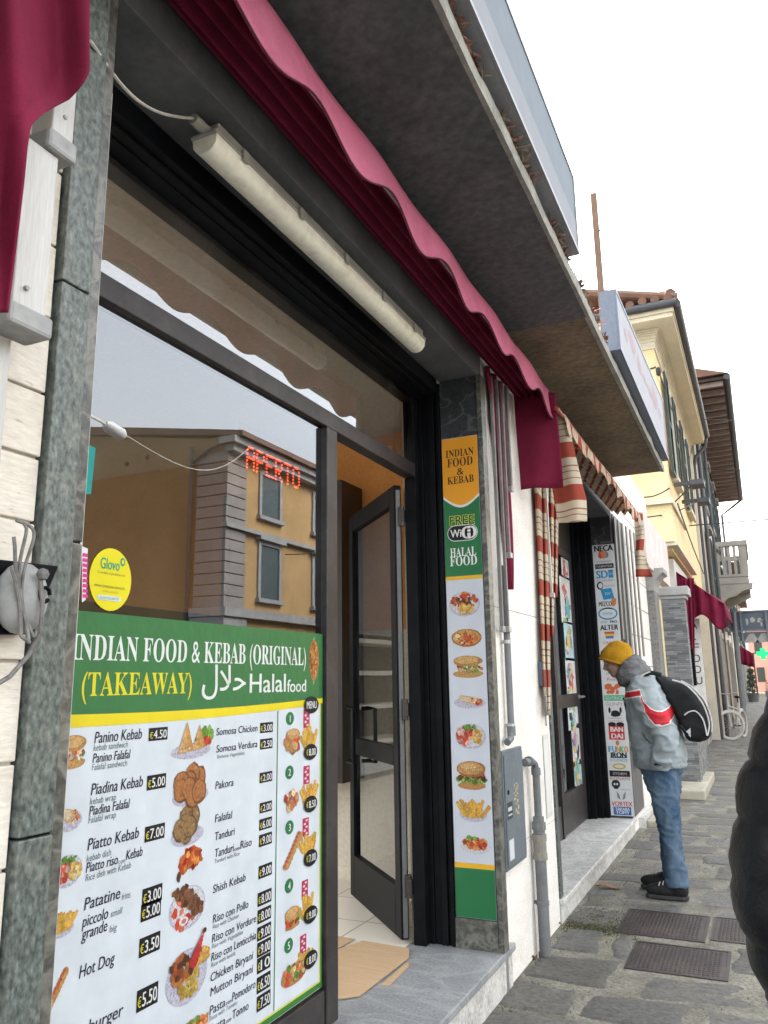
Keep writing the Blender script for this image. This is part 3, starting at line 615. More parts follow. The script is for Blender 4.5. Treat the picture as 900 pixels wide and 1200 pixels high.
B(-4.8, .5, 3.301, -.3, 5.3, 3.4).build('shop_ceiling', CREAM, ks)
B(-.50, 4.145, .19, -.3, 5.09, 3.3).build('front_wall', CREAM, ks)
# counter, cupboard, extinguisher
STEEL = mat('brushed_steel', (0.45, 0.45, 0.45), (0.36, 0.36, 0.36), scale=4, stretch=(1, 1, 30), rough=0.35, metal=0.8)
cn = thing('serving_counter', 'steel serving counter seen dimly through the shop window', 'counter', (-2.6, 2.6, .196))
B(-3.0, 1.5, .2, -2.4, 3.6, 1.15).build('cabinet', STEEL, cn, bevel=.01)
B(-3.04, 1.46, 1.152, -2.36, 3.64, 1.19).build('countertop', MARBLE2, cn, bevel=.005)
MB().box(-2.95, 1.6, 1.192, -2.5, 3.5, 1.21).box(-2.95, 1.6, 1.5, -2.5, 3.5, 1.52).build('display_shelf', STEEL, cn)
cb = thing('shelf_cupboard', 'dark open cupboard with pale shelves behind the doorway', 'cupboard', (-1.75, 4.9, .86))
DKW = mat('dark_wood', (0.035, 0.026, 0.02), (0.02, 0.015, 0.012), scale=5, stretch=(1, 1, .2), rough=0.5)
MB().box(-2.25, 4.76, .86, -2.2, 5.08, 2.9).box(-1.29, 4.76, .86, -1.24, 5.08, 2.9).box(-2.2, 5.04, .86, -1.29, 5.08, 2.9).box(-2.2, 4.76, .86, -1.29, 5.04, .9).box(-2.2, 4.78, 1.83, -1.29, 4.80, 2.9).build('carcass', DKW, cb)
for z0 in (1.08, 1.32, 1.55, 1.77): B(-2.199, 4.765, z0, -1.291, 5.03, z0 + .03).build('shelf', CREAM, cb)
B(-2.2, 4.74, .90, -1.29, 4.759, 1.04).build('drawer_front', MARBLE2, cb)
RED = mat('red_enamel', (0.45, 0.02, 0.02), rough=0.3)
eq = onY(416, 742, 5.04); fx = thing('fire_extinguisher', 'small dull red fire extinguisher on the wall seen through the open door glass', 'extinguisher', (eq.x, 5.04, eq.z))
MB().tube([(eq.x, 5.04, eq.z - .16), (eq.x, 5.04, eq.z - .15), (eq.x, 5.04, eq.z + .07), (eq.x, 5.04, eq.z + .10)], [.03, .042, .042, .018], 14).build('cylinder', RED, fx, smooth=True)
MB().tube([(eq.x, 5.04, eq.z + .10), (eq.x, 5.04, eq.z + .13)], .014, 8).box(eq.x - .05, 5.03, eq.z + .13, eq.x + .02, 5.05, eq.z + .145).build('valve', BLACK, fx)
# cardboard on the step
CARD = mat('cardboard', (0.46, 0.32, 0.19), (0.40, 0.275, 0.16), scale=3, stretch=(1, 12, 1), rough=0.85)
def flat_sheet(pts, z, t): return MB().prism([(onZ(px, py, .2).x, onZ(px, py, .2).y, z) for px, py in pts], (0, 0, t))
cd = thing('cardboard_sheet', 'flattened brown cardboard lying on the marble step in the doorway', 'cardboard', (-.5, 3.6, .2))
flat_sheet([(380, 1175), (380, 1120), (425, 1104), (480, 1113), (479, 1124), (421, 1169)], .2035, .004).build('sheet', CARD, cd)
flat_sheet([(446, 1155), (479, 1126), (479, 1133), (456, 1156)], .2005, .0025).build('lower_flap', CARD, cd)
flat_sheet([(380, 1095), (416, 1101), (385, 1118), (375, 1118)], .2005, .0025).build('side_flap', CARD, cd)

# ---------------------------------------------------------------- the big printed menu on the window
MX = -.375
U, V = (0, 1, 0), (0, 0, 1)
def MP(px, py, lift=0.0015): q = onX(px, py, MX); return Vector((MX + lift, q.y, q.z))
mn = thing('menu_board', 'large printed menu with green heading covering the lower shop window', 'menu board', (MX, 2.1, .36))
Y0, Y1 = 1.256, 2.962; zb0, zb1 = .345, 1.70
B(MX - .006, Y0, zb0, MX, Y1, zb1).add([], []).build('panel', PRINTM, mn) if False else None
pn = MB(); pn.box(MX - .006, Y0, zb0, MX, Y1, zb1, 0, (0.74, 0.80, 0.86)); pn.build('panel', PRINTM, mn)
hb = MB(); N = 24
def hz(t): return 1.437 + .002 * t - .016 * math.sin(t * math.pi)                 # lower edge of the green heading
def yz(t): return hz(t) - (.036 - .012 * t)
for i in range(N):
    a, b = i / N, (i + 1) / N; ya, yb = Y0 + (Y1 - Y0) * a, Y0 + (Y1 - Y0) * b
    hb.poly([(MX + .0008, ya, hz(a)), (MX + .0008, yb, hz(b)), (MX + .0008, yb, zb1 + .004), (MX + .0008, ya, zb1 + .004)], 0, (0.035, 0.19, 0.055))
    hb.poly([(MX + .0009, ya, yz(a)), (MX + .0009, yb, yz(b)), (MX + .0009, yb, hz(b)), (MX + .0009, ya, hz(a))], 0, (0.86, 0.70, 0.01))
hb.build('heading_band', PRINTW, mn)
ln = MB(); yd = 2.617
gr = (0.045, 0.22, 0.04)
rect(ln, (MX + .001, yd, zb0 + .03), U, V, .006, 1.40 - zb0 - .03, gr); rect(ln, (MX + .001, Y1 - .014, zb0), U, V, .012, 1.42 - zb0, gr)
rect(ln, (MX + .001, Y1 - .022, zb0 + .02), U, V, .007, 1.4 - zb0, (0.75, .72, .1)); rect(ln, (MX + .0012, 2.3, zb0 + .002), U, V, Y1 - 2.3 - .014, .02, gr); rect(ln, (MX + .0012, 2.3, zb0 + .022), U, V, Y1 - 2.3 - .02, .006, (0.75, .72, .1))
ln.build('border', PRINTM, mn)
tx = MB()
WH, YE, BK, TX = (0.86, 0.88, 0.86), (0.80, 0.72, 0.03), (0.01, 0.01, 0.012), (0.03, 0.03, 0.055)
TG = (0.16, 0.22, 0.22)
def mtext(s, px, py, px2, py2, h, col, bold=0, **k):
    a, b = MP(px, py), MP(px2, py2); text(tx, s, (a.x, a.y, a.z), U, V, h, col, width=b.y - a.y, bold=bold, **k)
def line_h(px, ytop, ybot): return MP(px, ytop).z - MP(px, ybot).z
a, b = MP(92, 768), MP(358, 786)
s = serif('NDIAN FOOD & KEBAB (ORIGINAL)')
text(tx, s, (a.x, a.y, 1.572), U, V, .074, WH, width=b.y - a.y)
for i in (serif('I'),): text(tx, i, (a.x, a.y - .035, 1.572), U, V, .074, WH)
a, b = MP(95, 812), MP(224, 812); text(tx, serif('(TAKEAWAY)'), (a.x, a.y, 1.475), U, V, .068, YE, width=b.y - a.y)
a, b = MP(236, 812), MP(287, 812); text(tx, '\uFEDD\uFEFC\uFEA3', (a.x, a.y, 1.452), U, V, .115, WH, width=b.y - a.y, fit=True, bold=.02)
a, b = MP(292, 812), MP(334, 812); text(tx, 'Halal', (a.x, a.y, 1.470), U, V, .072, WH, width=b.y - a.y, bold=.03)
a, b = MP(336, 812), MP(358, 812); text(tx, 'food', (a.x, a.y, 1.468), U, V, .05, WH, width=b.y - a.y, bold=.03)
Lc = [('Panino Kebab', 110, 871, 165, .032), ('Panino Falafal', 108, 894, 151, .026), ('Piadina Kebab', 106, 932, 166, .032), ('Piadina Falafal', 104, 956, 150, .026), ('Piatto Kebab', 102, 997, 161, .032), ('Patatine', 98, 1067, 139, .032), ('piccolo', 96, 1087, 125, .030), ('grande', 95, 1102, 124, .030), ('Hot Dog', 92, 1147, 132, .032)]
for (t, x, y, x2, h) in Lc: mtext(t, x, y, x2, y, h, TX, slant=.12, bold=.02)
for (t, x, y, x2, h) in [('kebab sandwich', 109, 880, 149, .018), ('Falafal sandwich', 107, 903, 148, .018), ('kebab wrap', 105, 943, 135, .018), ('Falafal wrap', 103, 965, 135, .018), ('kebab dish', 101, 1010, 129, .018), ('Rice dish with Kebab', 99.5, 1033, 152, .018), ('fritts', 142, 1055, 152, .018), ('small', 129, 1075, 142, .018), ('big', 128, 1093, 136, .018)]: mtext(t, x, y, x2, y, h, TG, slant=.12)
mtext('Piatto riso', 100, 1023, 137, 1015, .027, TX, slant=.12, bold=.02); mtext('con', 138, 1013, 146, 1011, .014, TG); mtext('Kebab', 147, 1008, 166, 1004, .027, TX, slant=.12, bold=.02)
e = MP(143, 1190); text(tx, 'Hamburger', (e.x, e.y, e.z), U, V, .034, TX, align='R', slant=.12, bold=.02)
Rc = [('Somosa Chicken', 253, 862, 301, .025), ('Somosa Verdura', 253, 882, 301, .025), ('Pakora', 252, 925, 273, .026), ('Falafal', 251.5, 964, 271, .026), ('Tanduri', 251, 985, 274, .026), ('Shish Kebab', 249, 1047, 287, .026), ('Riso con Pollo', 249, 1082, 290, .026), ('Riso con Verdure', 248, 1105, 299, .026), ('Riso con Lenticchia', 247, 1127, 299, .026), ('Chicken Biryani', 246, 1151, 295, .026), ('Mutton Biryani', 246, 1168, 295, .026)]
for (t, x, y, x2, h) in Rc: mtext(t, x, y, x2, y, h, TX, slant=.1, bold=.015)
for (t, x, y, x2, h) in [('Somosa Vegetables', 254, 889, 286, .013), ('Tandurl with Rice', 251, 1012, 280, .014), ('Rice with Chicken', 249, 1089, 279, .014), ('Rice with Vegetables', 248, 1112, 284, .014), ('Rice with lentils', 247, 1134, 275, .014), ('Pasta with Tomato', 245, 1197, 277, .014)]: mtext(t, x, y, x2, y, h, TG, slant=.1)
for (t, t2, y, x, xa, xb, x2) in [('Tanduri', 'Riso', 1005, 251, 274, 281, 294), ('Pasta', 'Pomodoro', 1190, 245, 264, 271, 298), ('Pasta', 'Tonno', 1212, 245, 264, 271, 290)]:
    yy = MP(x, y).z
    for (w, x0, x1, h) in ((t, x, xa - 1, .027), ('con', xa, xb - 1, .013), (t2, xb, x2, .027)):
        a, b = MP(x0, y), MP(x1, y); text(tx, w, (a.x, a.y, yy), U, V, h, TX, width=b.y - a.y, slant=.1, bold=.015)
tx.build('lettering', PRINTM, mn)
def tagprice(t, px0, px1, y0, y1, name='price_tag'):
    a, b = MP(px0, (y0 + y1) / 2), MP(px1, (y0 + y1) / 2); zt, zl = MP((px0 + px1) / 2, y0 + .5), MP((px0 + px1) / 2, y1 - .5)
    m = MB(); w, h = b.y - a.y, zt.z - zl.z; rect(m, (MX + .0014, a.y, zl.z), U, V, w, h, BK)
    text(m, '€', (MX + .002, a.y + w * .04, zl.z + h * .18), U, V, h * .5, (0.8, .7, .05), width=w * .17)
    text(m, t, (MX + .002, a.y + w * .25, zl.z + h * .16), U, V, h * .68, (0.85, .85, .85), width=w * .68, bold=.03)
    m.build(name, PRINTM, mn)
for t, x0, x1, y0, y1 in [('4.50', 174, 196, 852, 868), ('5.00', 172, 194, 907, 925), ('7.00', 169.5, 192.5, 966, 985), ('3.00', 166.5, 189.5, 1038, 1059), ('5.00', 165, 188, 1056, 1077), ('3.50', 163, 187, 1095, 1118), ('5.50', 160, 184.5, 1155, 1181),
        ('3.00', 304.5, 319.5, 846, 859), ('2.50', 304.5, 319, 865, 878), ('2.00', 304, 318.7, 904, 917), ('2.00', 304, 318.3, 939, 952), ('6.00', 303.5, 318.3, 958, 972), ('9.00', 303.3, 318.3, 976, 991), ('9.00', 302.7, 318.3, 1012, 1028), ('8.00', 301.7, 317.7, 1043, 1060), ('8.00', 301.5, 317.3, 1063, 1080), ('9.00', 301, 317.3, 1083, 1100), ('9.00', 301, 317, 1101, 1119), ('10', 301, 316.5, 1119, 1138), ('6.50', 300.6, 316.5, 1141, 1161), ('7.50', 300.6, 316.5, 1163, 1182)]: tagprice(t, x0, x1, y0, y1)
def pic(kind, px, py, w, h, seed):
    a, b, c = MP(px - w / 2, py), MP(px + w / 2, py), MP(px, py); t, l = MP(px, py - h / 2), MP(px, py + h / 2)
    m = MB(); food(m, (MX + .0005, (a.y + b.y) / 2, (t.z + l.z) / 2), U, V, b.y - a.y, t.z - l.z, kind, seed); m.build('food_picture', FOODM, mn)
for k, x, y, w, h, s in [('samosa', 226, 867, 46, 42, 1), ('pakora', 223, 921, 44, 48, 2), ('falafel', 219.5, 970, 38, 42, 3), ('leg', 221, 1011, 34, 38, 4), ('skewer', 219, 1062, 42, 56, 5), ('chicken_rice', 218.5, 1135, 48, 80, 6), ('pasta_red', 227, 1203, 40, 30, 7),
        ('sandwich', 85, 881, 32, 44, 8), ('wrap', 81, 957, 30, 40, 9), ('plate_red', 78, 1020, 36, 42, 10), ('fries', 73, 1081, 28, 36, 11), ('hotdog', 67, 1160, 24, 42, 12), ('skewered_kebab', 367.5, 775, 12, 54, 13)]: pic(k, x, y, w, h, s)
for i, (x, y) in enumerate([(351, 859), (351, 926), (350, 988), (349, 1062), (347, 1127)]):
    pic('meal', x, y, 37, 52, 20 + i)
    m = MB(); c = MP((339.5, 339, 339, 338.5, 338)[i], (842, 905, 969.5, 1038, 1108)[i]); disc(m, (MX + .0012, c.y, c.z), U, V, .030, .025, (0.03, .2, .07)); text(m, str(i + 1), (MX + .0018, c.y, c.z - .013), U, V, .027, WH, align='C', bold=.03); m.build('menu_number', PRINTM, mn)
    m = MB(); c = MP(363, (881, 942, 1005, 1071.5, 1124)[i]); disc(m, (MX + .0046, c.y, c.z), U, V, .052, .031, BK); text(m, '€' , (MX + .0052, c.y - .034, c.z - .011), U, V, .022, YE, width=.014); text(m, ('8.00', '8.50', '7.00', '9.00', '8.00')[i], (MX + .0052, c.y - .014, c.z - .014), U, V, .028, WH, width=.052, bold=.03); m.build('price_oval', PRINTM, mn)
m = MB(); c = MP(364, 826); disc(m, (MX + .0046, c.y, c.z), U, V, .058, .034, BK); text(m, 'MENU', (MX + .0052, c.y, c.z - .014), U, V, .03, WH, align='C', width=.078, bold=.03); m.build('menu_oval', PRINTM, mn)

# ---------------------------------------------------------------- the narrow printed board on the right jamb
JY = 4.048
UX = (1, 0, 0)
def JP(px, py, lift=.0012): q = onY(px, py, JY); return Vector((q.x, JY - lift, q.z))
sb = thing('side_board', 'tall narrow printed board with orange top and food photos beside the shop door', 'sign board', (-.115, JY, .34))
jx0, jx1 = -.214, -.004
m = MB(); m.box(jx0, JY, .345, jx1, JY + .006, 2.845, 0, (0.60, 0.64, 0.72)); m.build('panel', PRINT, sb)
m = MB(); zt = 2.843; zc = JP(540, 580).z; za = JP(538, 592).z; gl = JP(540, 675).z
OR, GN, GO = (0.84, 0.36, 0.025), (0.02, 0.17, 0.06), (0.80, 0.45, 0.02)
K = 16
for i in range(K):
    a, b = i / K, (i + 1) / K; xa, xb = jx0 + (jx1 - jx0) * a, jx0 + (jx1 - jx0) * b
    f = lambda t: zc - (zc - za) * math.sin(math.pi * t)
    y = JY - .0006
    m.poly([(xa, y, f(a)), (xb, y, f(b)), (xb, y, zt), (xa, y, zt)], 0, OR); m.poly([(xa, y, f(a) - .014), (xb, y, f(b) - .014), (xb, y, f(b)), (xa, y, f(a))], 0, (.8, .8, .78)); m.poly([(xa, y, gl), (xb, y, gl), (xb, y, f(b) - .014), (xa, y, f(a) - .014)], 0, GN)
rect(m, (jx0, JY - .0006, gl - .02), UX, V, jx1 - jx0, .0195, GO)
z1 = JP(557, 1012).z; z2 = JP(557, 1018).z
m.build('top_field', PRINT, sb); m = MB(); rect(m, (jx0, JY - .0006, z2), UX, V, jx1 - jx0, z1 - z2, GO); rect(m, (jx0, JY - .0006, .346), UX, V, jx1 - jx0, z2 - .346 - .0005, GN)
m.build('bottom_field', PRINT, sb)
m = MB(); BKT = (0.02, .02, .02); xc = (jx0 + jx1) / 2
for t, px, py, h, w, col in [('INDIAN', 536, 535, .045, .165, BKT), ('FOOD', 536.5, 546.5, .052, .15, BKT), ('&', 537.5, 556.5, .042, .04, BKT), ('KEBAB', 538, 566.5, .045, .155, BKT), ('HALAL', 543, 651.5, .05, .15, WH), ('FOOD', 543, 662.5, .055, .155, WH)]:
    q = JP(px, py); text(m, serif(t), (xc, q.y, q.z), UX, V, h, col, width=w, align='C')
q = JP(540, 615); [text(m, 'FREE', (xc + ex_, q.y + .0001 * i_, q.z + ez_), UX, V, .054, (0.45, .62, .1), width=.140, align='C') for i_, (ex_, ez_) in enumerate(((-.004, -.004), (.004, -.004), (-.004, .004), (.004, .004)))]; text(m, 'FREE', (xc, q.y - .0012, q.z), UX, V, .054, (0.02, .03, .02), width=.140, align='C')
m.build('lettering', PRINT, sb); m = MB(); q = JP(541, 624.5); zc2 = q.z
def pill(mm, x, z, hw, hh, col, dy):
    disc(mm, (x - hw + hh, JY - dy, z), UX, V, hh, hh, col, 18); disc(mm, (x + hw - hh, JY - dy, z), UX, V, hh, hh, col, 18); rect(mm, (x - hw + hh, JY - dy - .0001, z - hh), UX, V, 2 * hw - 2 * hh, 2 * hh, col)
pill(m, xc, zc2, .088, .045, (.8, .8, .8), .0012); pill(m, xc, zc2, .084, .041, BK, .0016); pill(m, xc + .038, zc2, .044, .035, (.82, .82, .82), .002)
text(m, 'Wi', (xc - .07, JY - .0026, zc2 - .022), UX, V, .046, (.85, .85, .85), width=.062, bold=.04); text(m, 'Fi', (xc + .016, JY - .0026, zc2 - .022), UX, V, .046, BK, width=.044, bold=.04)
m.build('wireless_badge', PRINT, sb)
for k, px, py, w, h, s in [('mixed', 544.5, 707, 36, 32, 31), ('pizza', 547, 747.5, 36, 25, 32), ('sandwich', 548.5, 781, 37, 29, 33), ('wrap', 550.5, 821, 37, 21, 34), ('plate_red', 551.5, 862, 36, 33, 35), ('burger', 552.5, 908, 37, 37, 36), ('fries', 554.5, 947, 34, 34, 37), ('pasta_red', 557, 989, 36, 26, 38)]:
    a, b, t, l = JP(px - w / 2, py), JP(px + w / 2, py), JP(px, py - h / 2), JP(px, py + h / 2)
    m = MB(); food(m, ((a.x + b.x) / 2, JY - .0003, (t.z + l.z) / 2), UX, V, b.x - a.x, t.z - l.z, k, s); m.build('food_picture', FOODM, sb)

# ---------------------------------------------------------------- stickers and the lit OPEN sign
def GP(px, py, x=G + .003): return onX(px, py, x)
c = GP(130, 679); m = MB(); x = G + .003
for rr, col, k in ((.088, (0.80, .70, .02), 0),):
    disc(m, (x, c.y, c.z), U, V, .083, .091, col, 32)
text(m, 'Glovo', (x + .001, c.y - .045, c.z + .028), U, V, .034, (0.02, .36, .22), width=.075, bold=.03)
disc(m, (x + .001, c.y + .043, c.z + .056), U, V, .010, .013, (0.02, .36, .22), 14); disc(m, (x + .0015, c.y + .043, c.z + .056), U, V, .005, .007, (0.8, .7, .02), 12)
text(m, 'Tu ordini, ti portiamo noi', (x + .001, c.y - .055, c.z + .013), U, V, .0085, (.3, .28, .05), width=.11)
text(m, 'PRIMA CONSEGNA GRATUITA', (x + .001, c.y - .062, c.z - .026), U, V, .0075, (.12, .14, .06), width=.12)
text(m, 'CON IL CODICE', (x + .001, c.y - .03, c.z - .039), U, V, .006, (.3, .28, .05), width=.06)
rect(m, (x + .001, c.y - .048, c.z - .062), U, V, .09, .014, (.7, .75, .7)); text(m, 'GLOVOGLENTIT', (x + .0015, c.y - .042, c.z - .059), U, V, .008, (0.02, .36, .22), width=.078)
o = m.build('round_sticker', PAPER); tag(o, 'round yellow delivery sticker on the shop window above the green heading', 'sticker')
def strip(name, pts, col, x): 
    m = MB(); m.poly([(x, onX(a, b, x).y, onX(a, b, x).z) for a, b in pts], 0, col); return m
m = strip('', [(96, 706), (96, 640), (103, 643), (100.5, 703)], (.82, .78, .82), G + .003)
for i in range(9): q = onX(99.5, 650 + i * 6, G + .004); rect(m, (G + .004, q.y - .008, q.z - .006), U, V, .018, .010, (.7, .06, .3))
tag(m.build('strip_sticker', PAPER), 'narrow white sticker with pink characters at the left edge of the window', 'sticker')
tag(strip('', [(100, 579), (103, 521), (112, 525), (106.5, 579)], (0.02, .32, .30), G + .003).build('turquoise_sticker', PAPER), 'plain turquoise sticker strip at the left edge of the window glass', 'sticker')
LED = emis_mat('red_led', (1.0, 0.07, 0.03), 5.0)
ld = thing('open_sign', 'red LED sign spelling APERTO in clear plastic behind the window', 'LED sign', (-.41, 2.62, 2.35))
F5 = {'A': '01110 10001 10001 11111 10001 10001 10001', 'P': '11110 10001 10001 11110 10000 10000 10000', 'E': '11111 10000 10000 11110 10000 10000 11111', 'R': '11110 10001 10001 11110 10100 10010 10001', 'T': '11111 00100 00100 00100 00100 00100 00100', 'O': '01110 10001 10001 10001 10001 10001 01110'}
m = MB(); yy = 2.437; zt = 2.400
for ch in 'APERTO':
    for r_, row in enumerate(F5[ch].split()):
        for c_, b in enumerate(row):
            if b == '1': m.ell((-.412, yy + c_ * .0115, zt - r_ * .0140), (.004, .0043, .0046), 6)
    yy += .0675
m.build('lamp_letters', LED, ld)
PLAS = glass_mat('crinkled_plastic', 0.05, (0.9, 0.9, 0.9), rough=0.25, grime=0.5)
m = MB(); m.surf(lambda a, b: (-.405 + .012 * noise.noise(Vector((a * 9, b * 7, 0))), 2.37 + .53 * a, 2.20 + .28 * b + .008 * noise.noise(Vector((a * 4, 3, b)))), 40, 24)
m.build('plastic_cover', PLAS, ld, smooth=True, angle=180)
m = MB(); rg = random.Random(5)
for i in range(22): m.ell((-.413, 2.36 + rg.random() * .53, 2.21 + rg.random() * .13), (.0022, .0022, .0022), 5)
m.build('lamp_dots', emis_mat('dim_red_led', (1, .25, .12), 1.2), ld)

# ---------------------------------------------------------------- strip light, cable
fl = thing('strip_light', 'long yellowed strip light fixed under the dark header above the shop window', 'lamp', (-.1, 2.5, 3.2))
fa, fb = onZ(236, 158, 3.13), onZ(494, 388, 3.13); xm = -.085; ya, yb = 1.70, 3.40
MB().box(xm - .042, ya + .02, 3.165, xm + .042, yb - .02, 3.199).box(xm - .050, ya, 3.150, xm + .050, yb, 3.166).build('housing', LAMPC, fl, bevel=.006)
m = MB(); prof = []
for i in range(9):
    t = math.pi * i / 8; prof.append((xm - .046 * math.cos(t) * (1 if abs(math.cos(t)) > .9 else .96), 3.150 - .056 * math.sin(t) ** .7))
m.prism([(px_, ya + .008, pz_) for px_, pz_ in prof], (0, yb - ya - .016, 0)); m.build('diffuser', LAMPB, fl, smooth=True, angle=60)
for k in range(5):
    y = ya + .15 + k * (yb - ya - .3) / 4
    for sx in (-1, 1): B(xm + sx * .049, y - .015, 3.138, xm + sx * .058, y + .015, 3.178).build('clip', LAMPC, fl, bevel=.002)
m = MB(); m.tube([(xm, ya + .02, 3.175), (xm, ya - .05, 3.175)], .018, 10); m.build('cable_gland', LAMPC, fl, smooth=True)
P0, P1 = onX(106, 48, .03), Vector((xm, ya - .05, 3.175))
pts = []
for i in range(16):
    t = i / 15; q = P0.lerp(P1, t); q.z -= .05 * math.sin(math.pi * t); q.x -= .02 * math.sin(math.pi * t); pts.append(q)
tag(MB().tube(pts, .0045, 6).build('lamp_cable', CABLE, smooth=True), 'thin pale cable running from the green pillar to the strip light', 'cable')

# ---------------------------------------------------------------- canopy
cp = thing('concrete_canopy', 'overhanging concrete canopy slab, painted black then stained brown, above the two shops', 'canopy', (.2, 3.5, 3.45))
CE = .645
mb = MB(); mb.box(-.3, -1.5, 3.45, CE - .02, 4.13, 3.5, 0); mb.build('black_soffit', CONCD, cp)
B(-.3, 4.134, 3.456, CE - .02, 7.84, 3.5).build('brown_soffit', CONCB, cp)
mb = MB(); rg = random.Random(9)
def edge(a, b):
    y = -1.5 + 9.34 * a; k = noise.noise(Vector((y * 3, 0, 1))) * .012 + noise.noise(Vector((y * 11, 0, 5))) * .006
    prof = [(CE - .03, 3.452), (CE + k * .3, 3.447), (CE + .004 + k * .5, 3.475), (CE + k * .5, 3.515 + k), (CE - .10, 3.53)]
    x, z = prof[round(b * 4)]; return (x, y, z)
mb.surf(edge, 160, 4); mb.build('slab_edge', CONCE, cp, smooth=True, angle=50)
B(-.3, -1.5, 3.501, CE - .04, 7.83, 3.53).build('slab_top', CONCE, cp)
def lightbox(label, x0, x1, y0, y1, z0, z1, kind):
    t = thing('light_box_sign', label, 'sign', ((x0 + x1) / 2, y0, z0))
    fm = mat('box_sign_frame', (0.12, 0.145, 0.195), (0.10, 0.12, 0.165), scale=3, rough=0.45) if kind else mat('grey_sign_frame', (0.22, 0.225, 0.24), (0.18, 0.185, 0.2), scale=3, rough=0.45)
    m = MB(); m.box(x0, y0, z0, x1 - .012, y1, z1); m.build('case', fm, t)
    m = MB(); f = .018; X = x1
    m.box(X - .011, y0, z0, X, y1, z0 + f); m.box(X - .011, y0, z1 - f, X, y1, z1); m.box(X - .011, y0, z0 + f, X, y0 + f, z1 - f); m.box(X - .011, y1 - f, z0 + f, X, y1, z1 - f); m.build('frame', fm, t)
    m = MB(); xx = X - .004
    if kind == 0:
        m.poly([(xx, y0 + f, z0 + f), (xx, y1 - f, z0 + f), (xx, y1 - f, z1 - f), (xx, y0 + f, z1 - f)], 0, (0.14, 0.17, 0.20))
        m.poly([(xx + .001, y0 + f, z0 + f), (xx + .001, y1 - f, z0 + f), (xx + .001, y1 - f, z0 + .17), (xx + .001, y1 - .8, z0 + .165), (xx + .001, y0 + f, z0 + .11)], 0, (0.21, 0.22, 0.245))
    else:
        m.poly([(xx, y0 + f, z0 + f), (xx, y1 - f, z0 + f), (xx, y1 - f, z1 - f), (xx, y0 + f, z1 - f)], 0, (0.33, 0.33, 0.365))
        rg = random.Random(4)
        for i in range(7):
            ya_ = y0 + .2 + i * (y1 - y0 - .5) / 7; disc(m, (xx + .001 + i * .0001, ya_ + .15, z0 + .24 + rg.uniform(-.05, .05)), U, V, rg.uniform(.08, .2), .02 + rg.uniform(0, .05), (0.33, .24, .26), 12, .3, rg)
        rect(m, (xx + .002, y1 - .12, z0 + f), U, V, .06, z1 - z0 - 2 * f, (0.45, .2, .2))
    m.build('face', FADED, t)
    if kind:                                             # this box is mounted rising towards its far end
        for ch in t.children:
            for v in ch.data.vertices: v.co.z += .065 * v.co.y * v.co.z / (z1 - z0)
lightbox('long faded pale blue box sign on the canopy edge above the takeaway shop', .53, .70, -1.4, 3.62, 3.545, 3.975, 0)
lightbox('blue grey box sign with faded pinkish face farther along the canopy edge', .60, .707, 4.85, 7.75, 3.531, 3.945, 1)
for y in (-.6, .6, 1.8, 3.2): B(.56, y, 3.531, .60, y + .05, 3.546).build('sign_bracket', BLACK, cp)
# dry weeds and rubble along the canopy edge
WEED = mat('dry_weeds', (0.22, 0.15, 0.10), (0.10, 0.075, 0.05), scale=30, rough=1)
WEEDR = mat('reddish_weeds', (0.26, 0.12, 0.10), (0.16, 0.08, 0.06), scale=30, rough=1)
m = MB(); rg = random.Random(12)
for c_ in range(42):
    y0_ = rg.choice([rg.uniform(.9, 3.6), rg.uniform(1.2, 3.4), rg.uniform(3.2, 4.8)]); k = rg.randint(10, 46); sp = rg.uniform(.02, .07); mi = rg.randint(0, 1)
    for i in range(k):
        x, y, z = CE - .012 + rg.gauss(0, .010), y0_ + rg.gauss(0, sp), 3.512 + rg.random() * .004
        a = rg.uniform(0, 6.28); l = rg.uniform(.012, .055); d = Vector((math.cos(a) * .8, math.sin(a), rg.uniform(-.1, .7))).normalized() * l; w = Vector((rg.uniform(-1, 1), rg.uniform(-1, 1), rg.uniform(-1, 1))).normalized() * rg.uniform(.003, .009)
        q = Vector((x, y, z)); m.add([q - w, q + w, q + d + w * .6, q + d - w * .6], [(0, 1, 2, 3)], mi)
tag(m.build('dry_weeds', [WEED, WEEDR]), 'dry brown weeds and crumbs caught along the canopy edge under the box sign', 'weeds', kind='stuff')
p0, p1 = onY(704.5, 343, 6.2), onY(697, 227, 6.2)
RUST = mat('weathered_brown_post', (0.17, 0.105, 0.07), (0.115, 0.07, 0.048), scale=8, stretch=(1, 1, .2), rough=0.85)
t = thing('wooden_post', 'thin weathered brown post standing up from the roof behind the box sign', 'post', (p0.x, 6.2, 3.53))
MB().box(p0.x - .024, 6.18, 3.53, p0.x + .024, 6.22, p1.z).build('shaft', RUST, t, bevel=.003)
MB().tube([(p0.x + .024, 6.18, p0.z + .55), (p0.x + .035, 6.18, p0.z + .55)], .008, 8).build('bolt', BLACK, t)
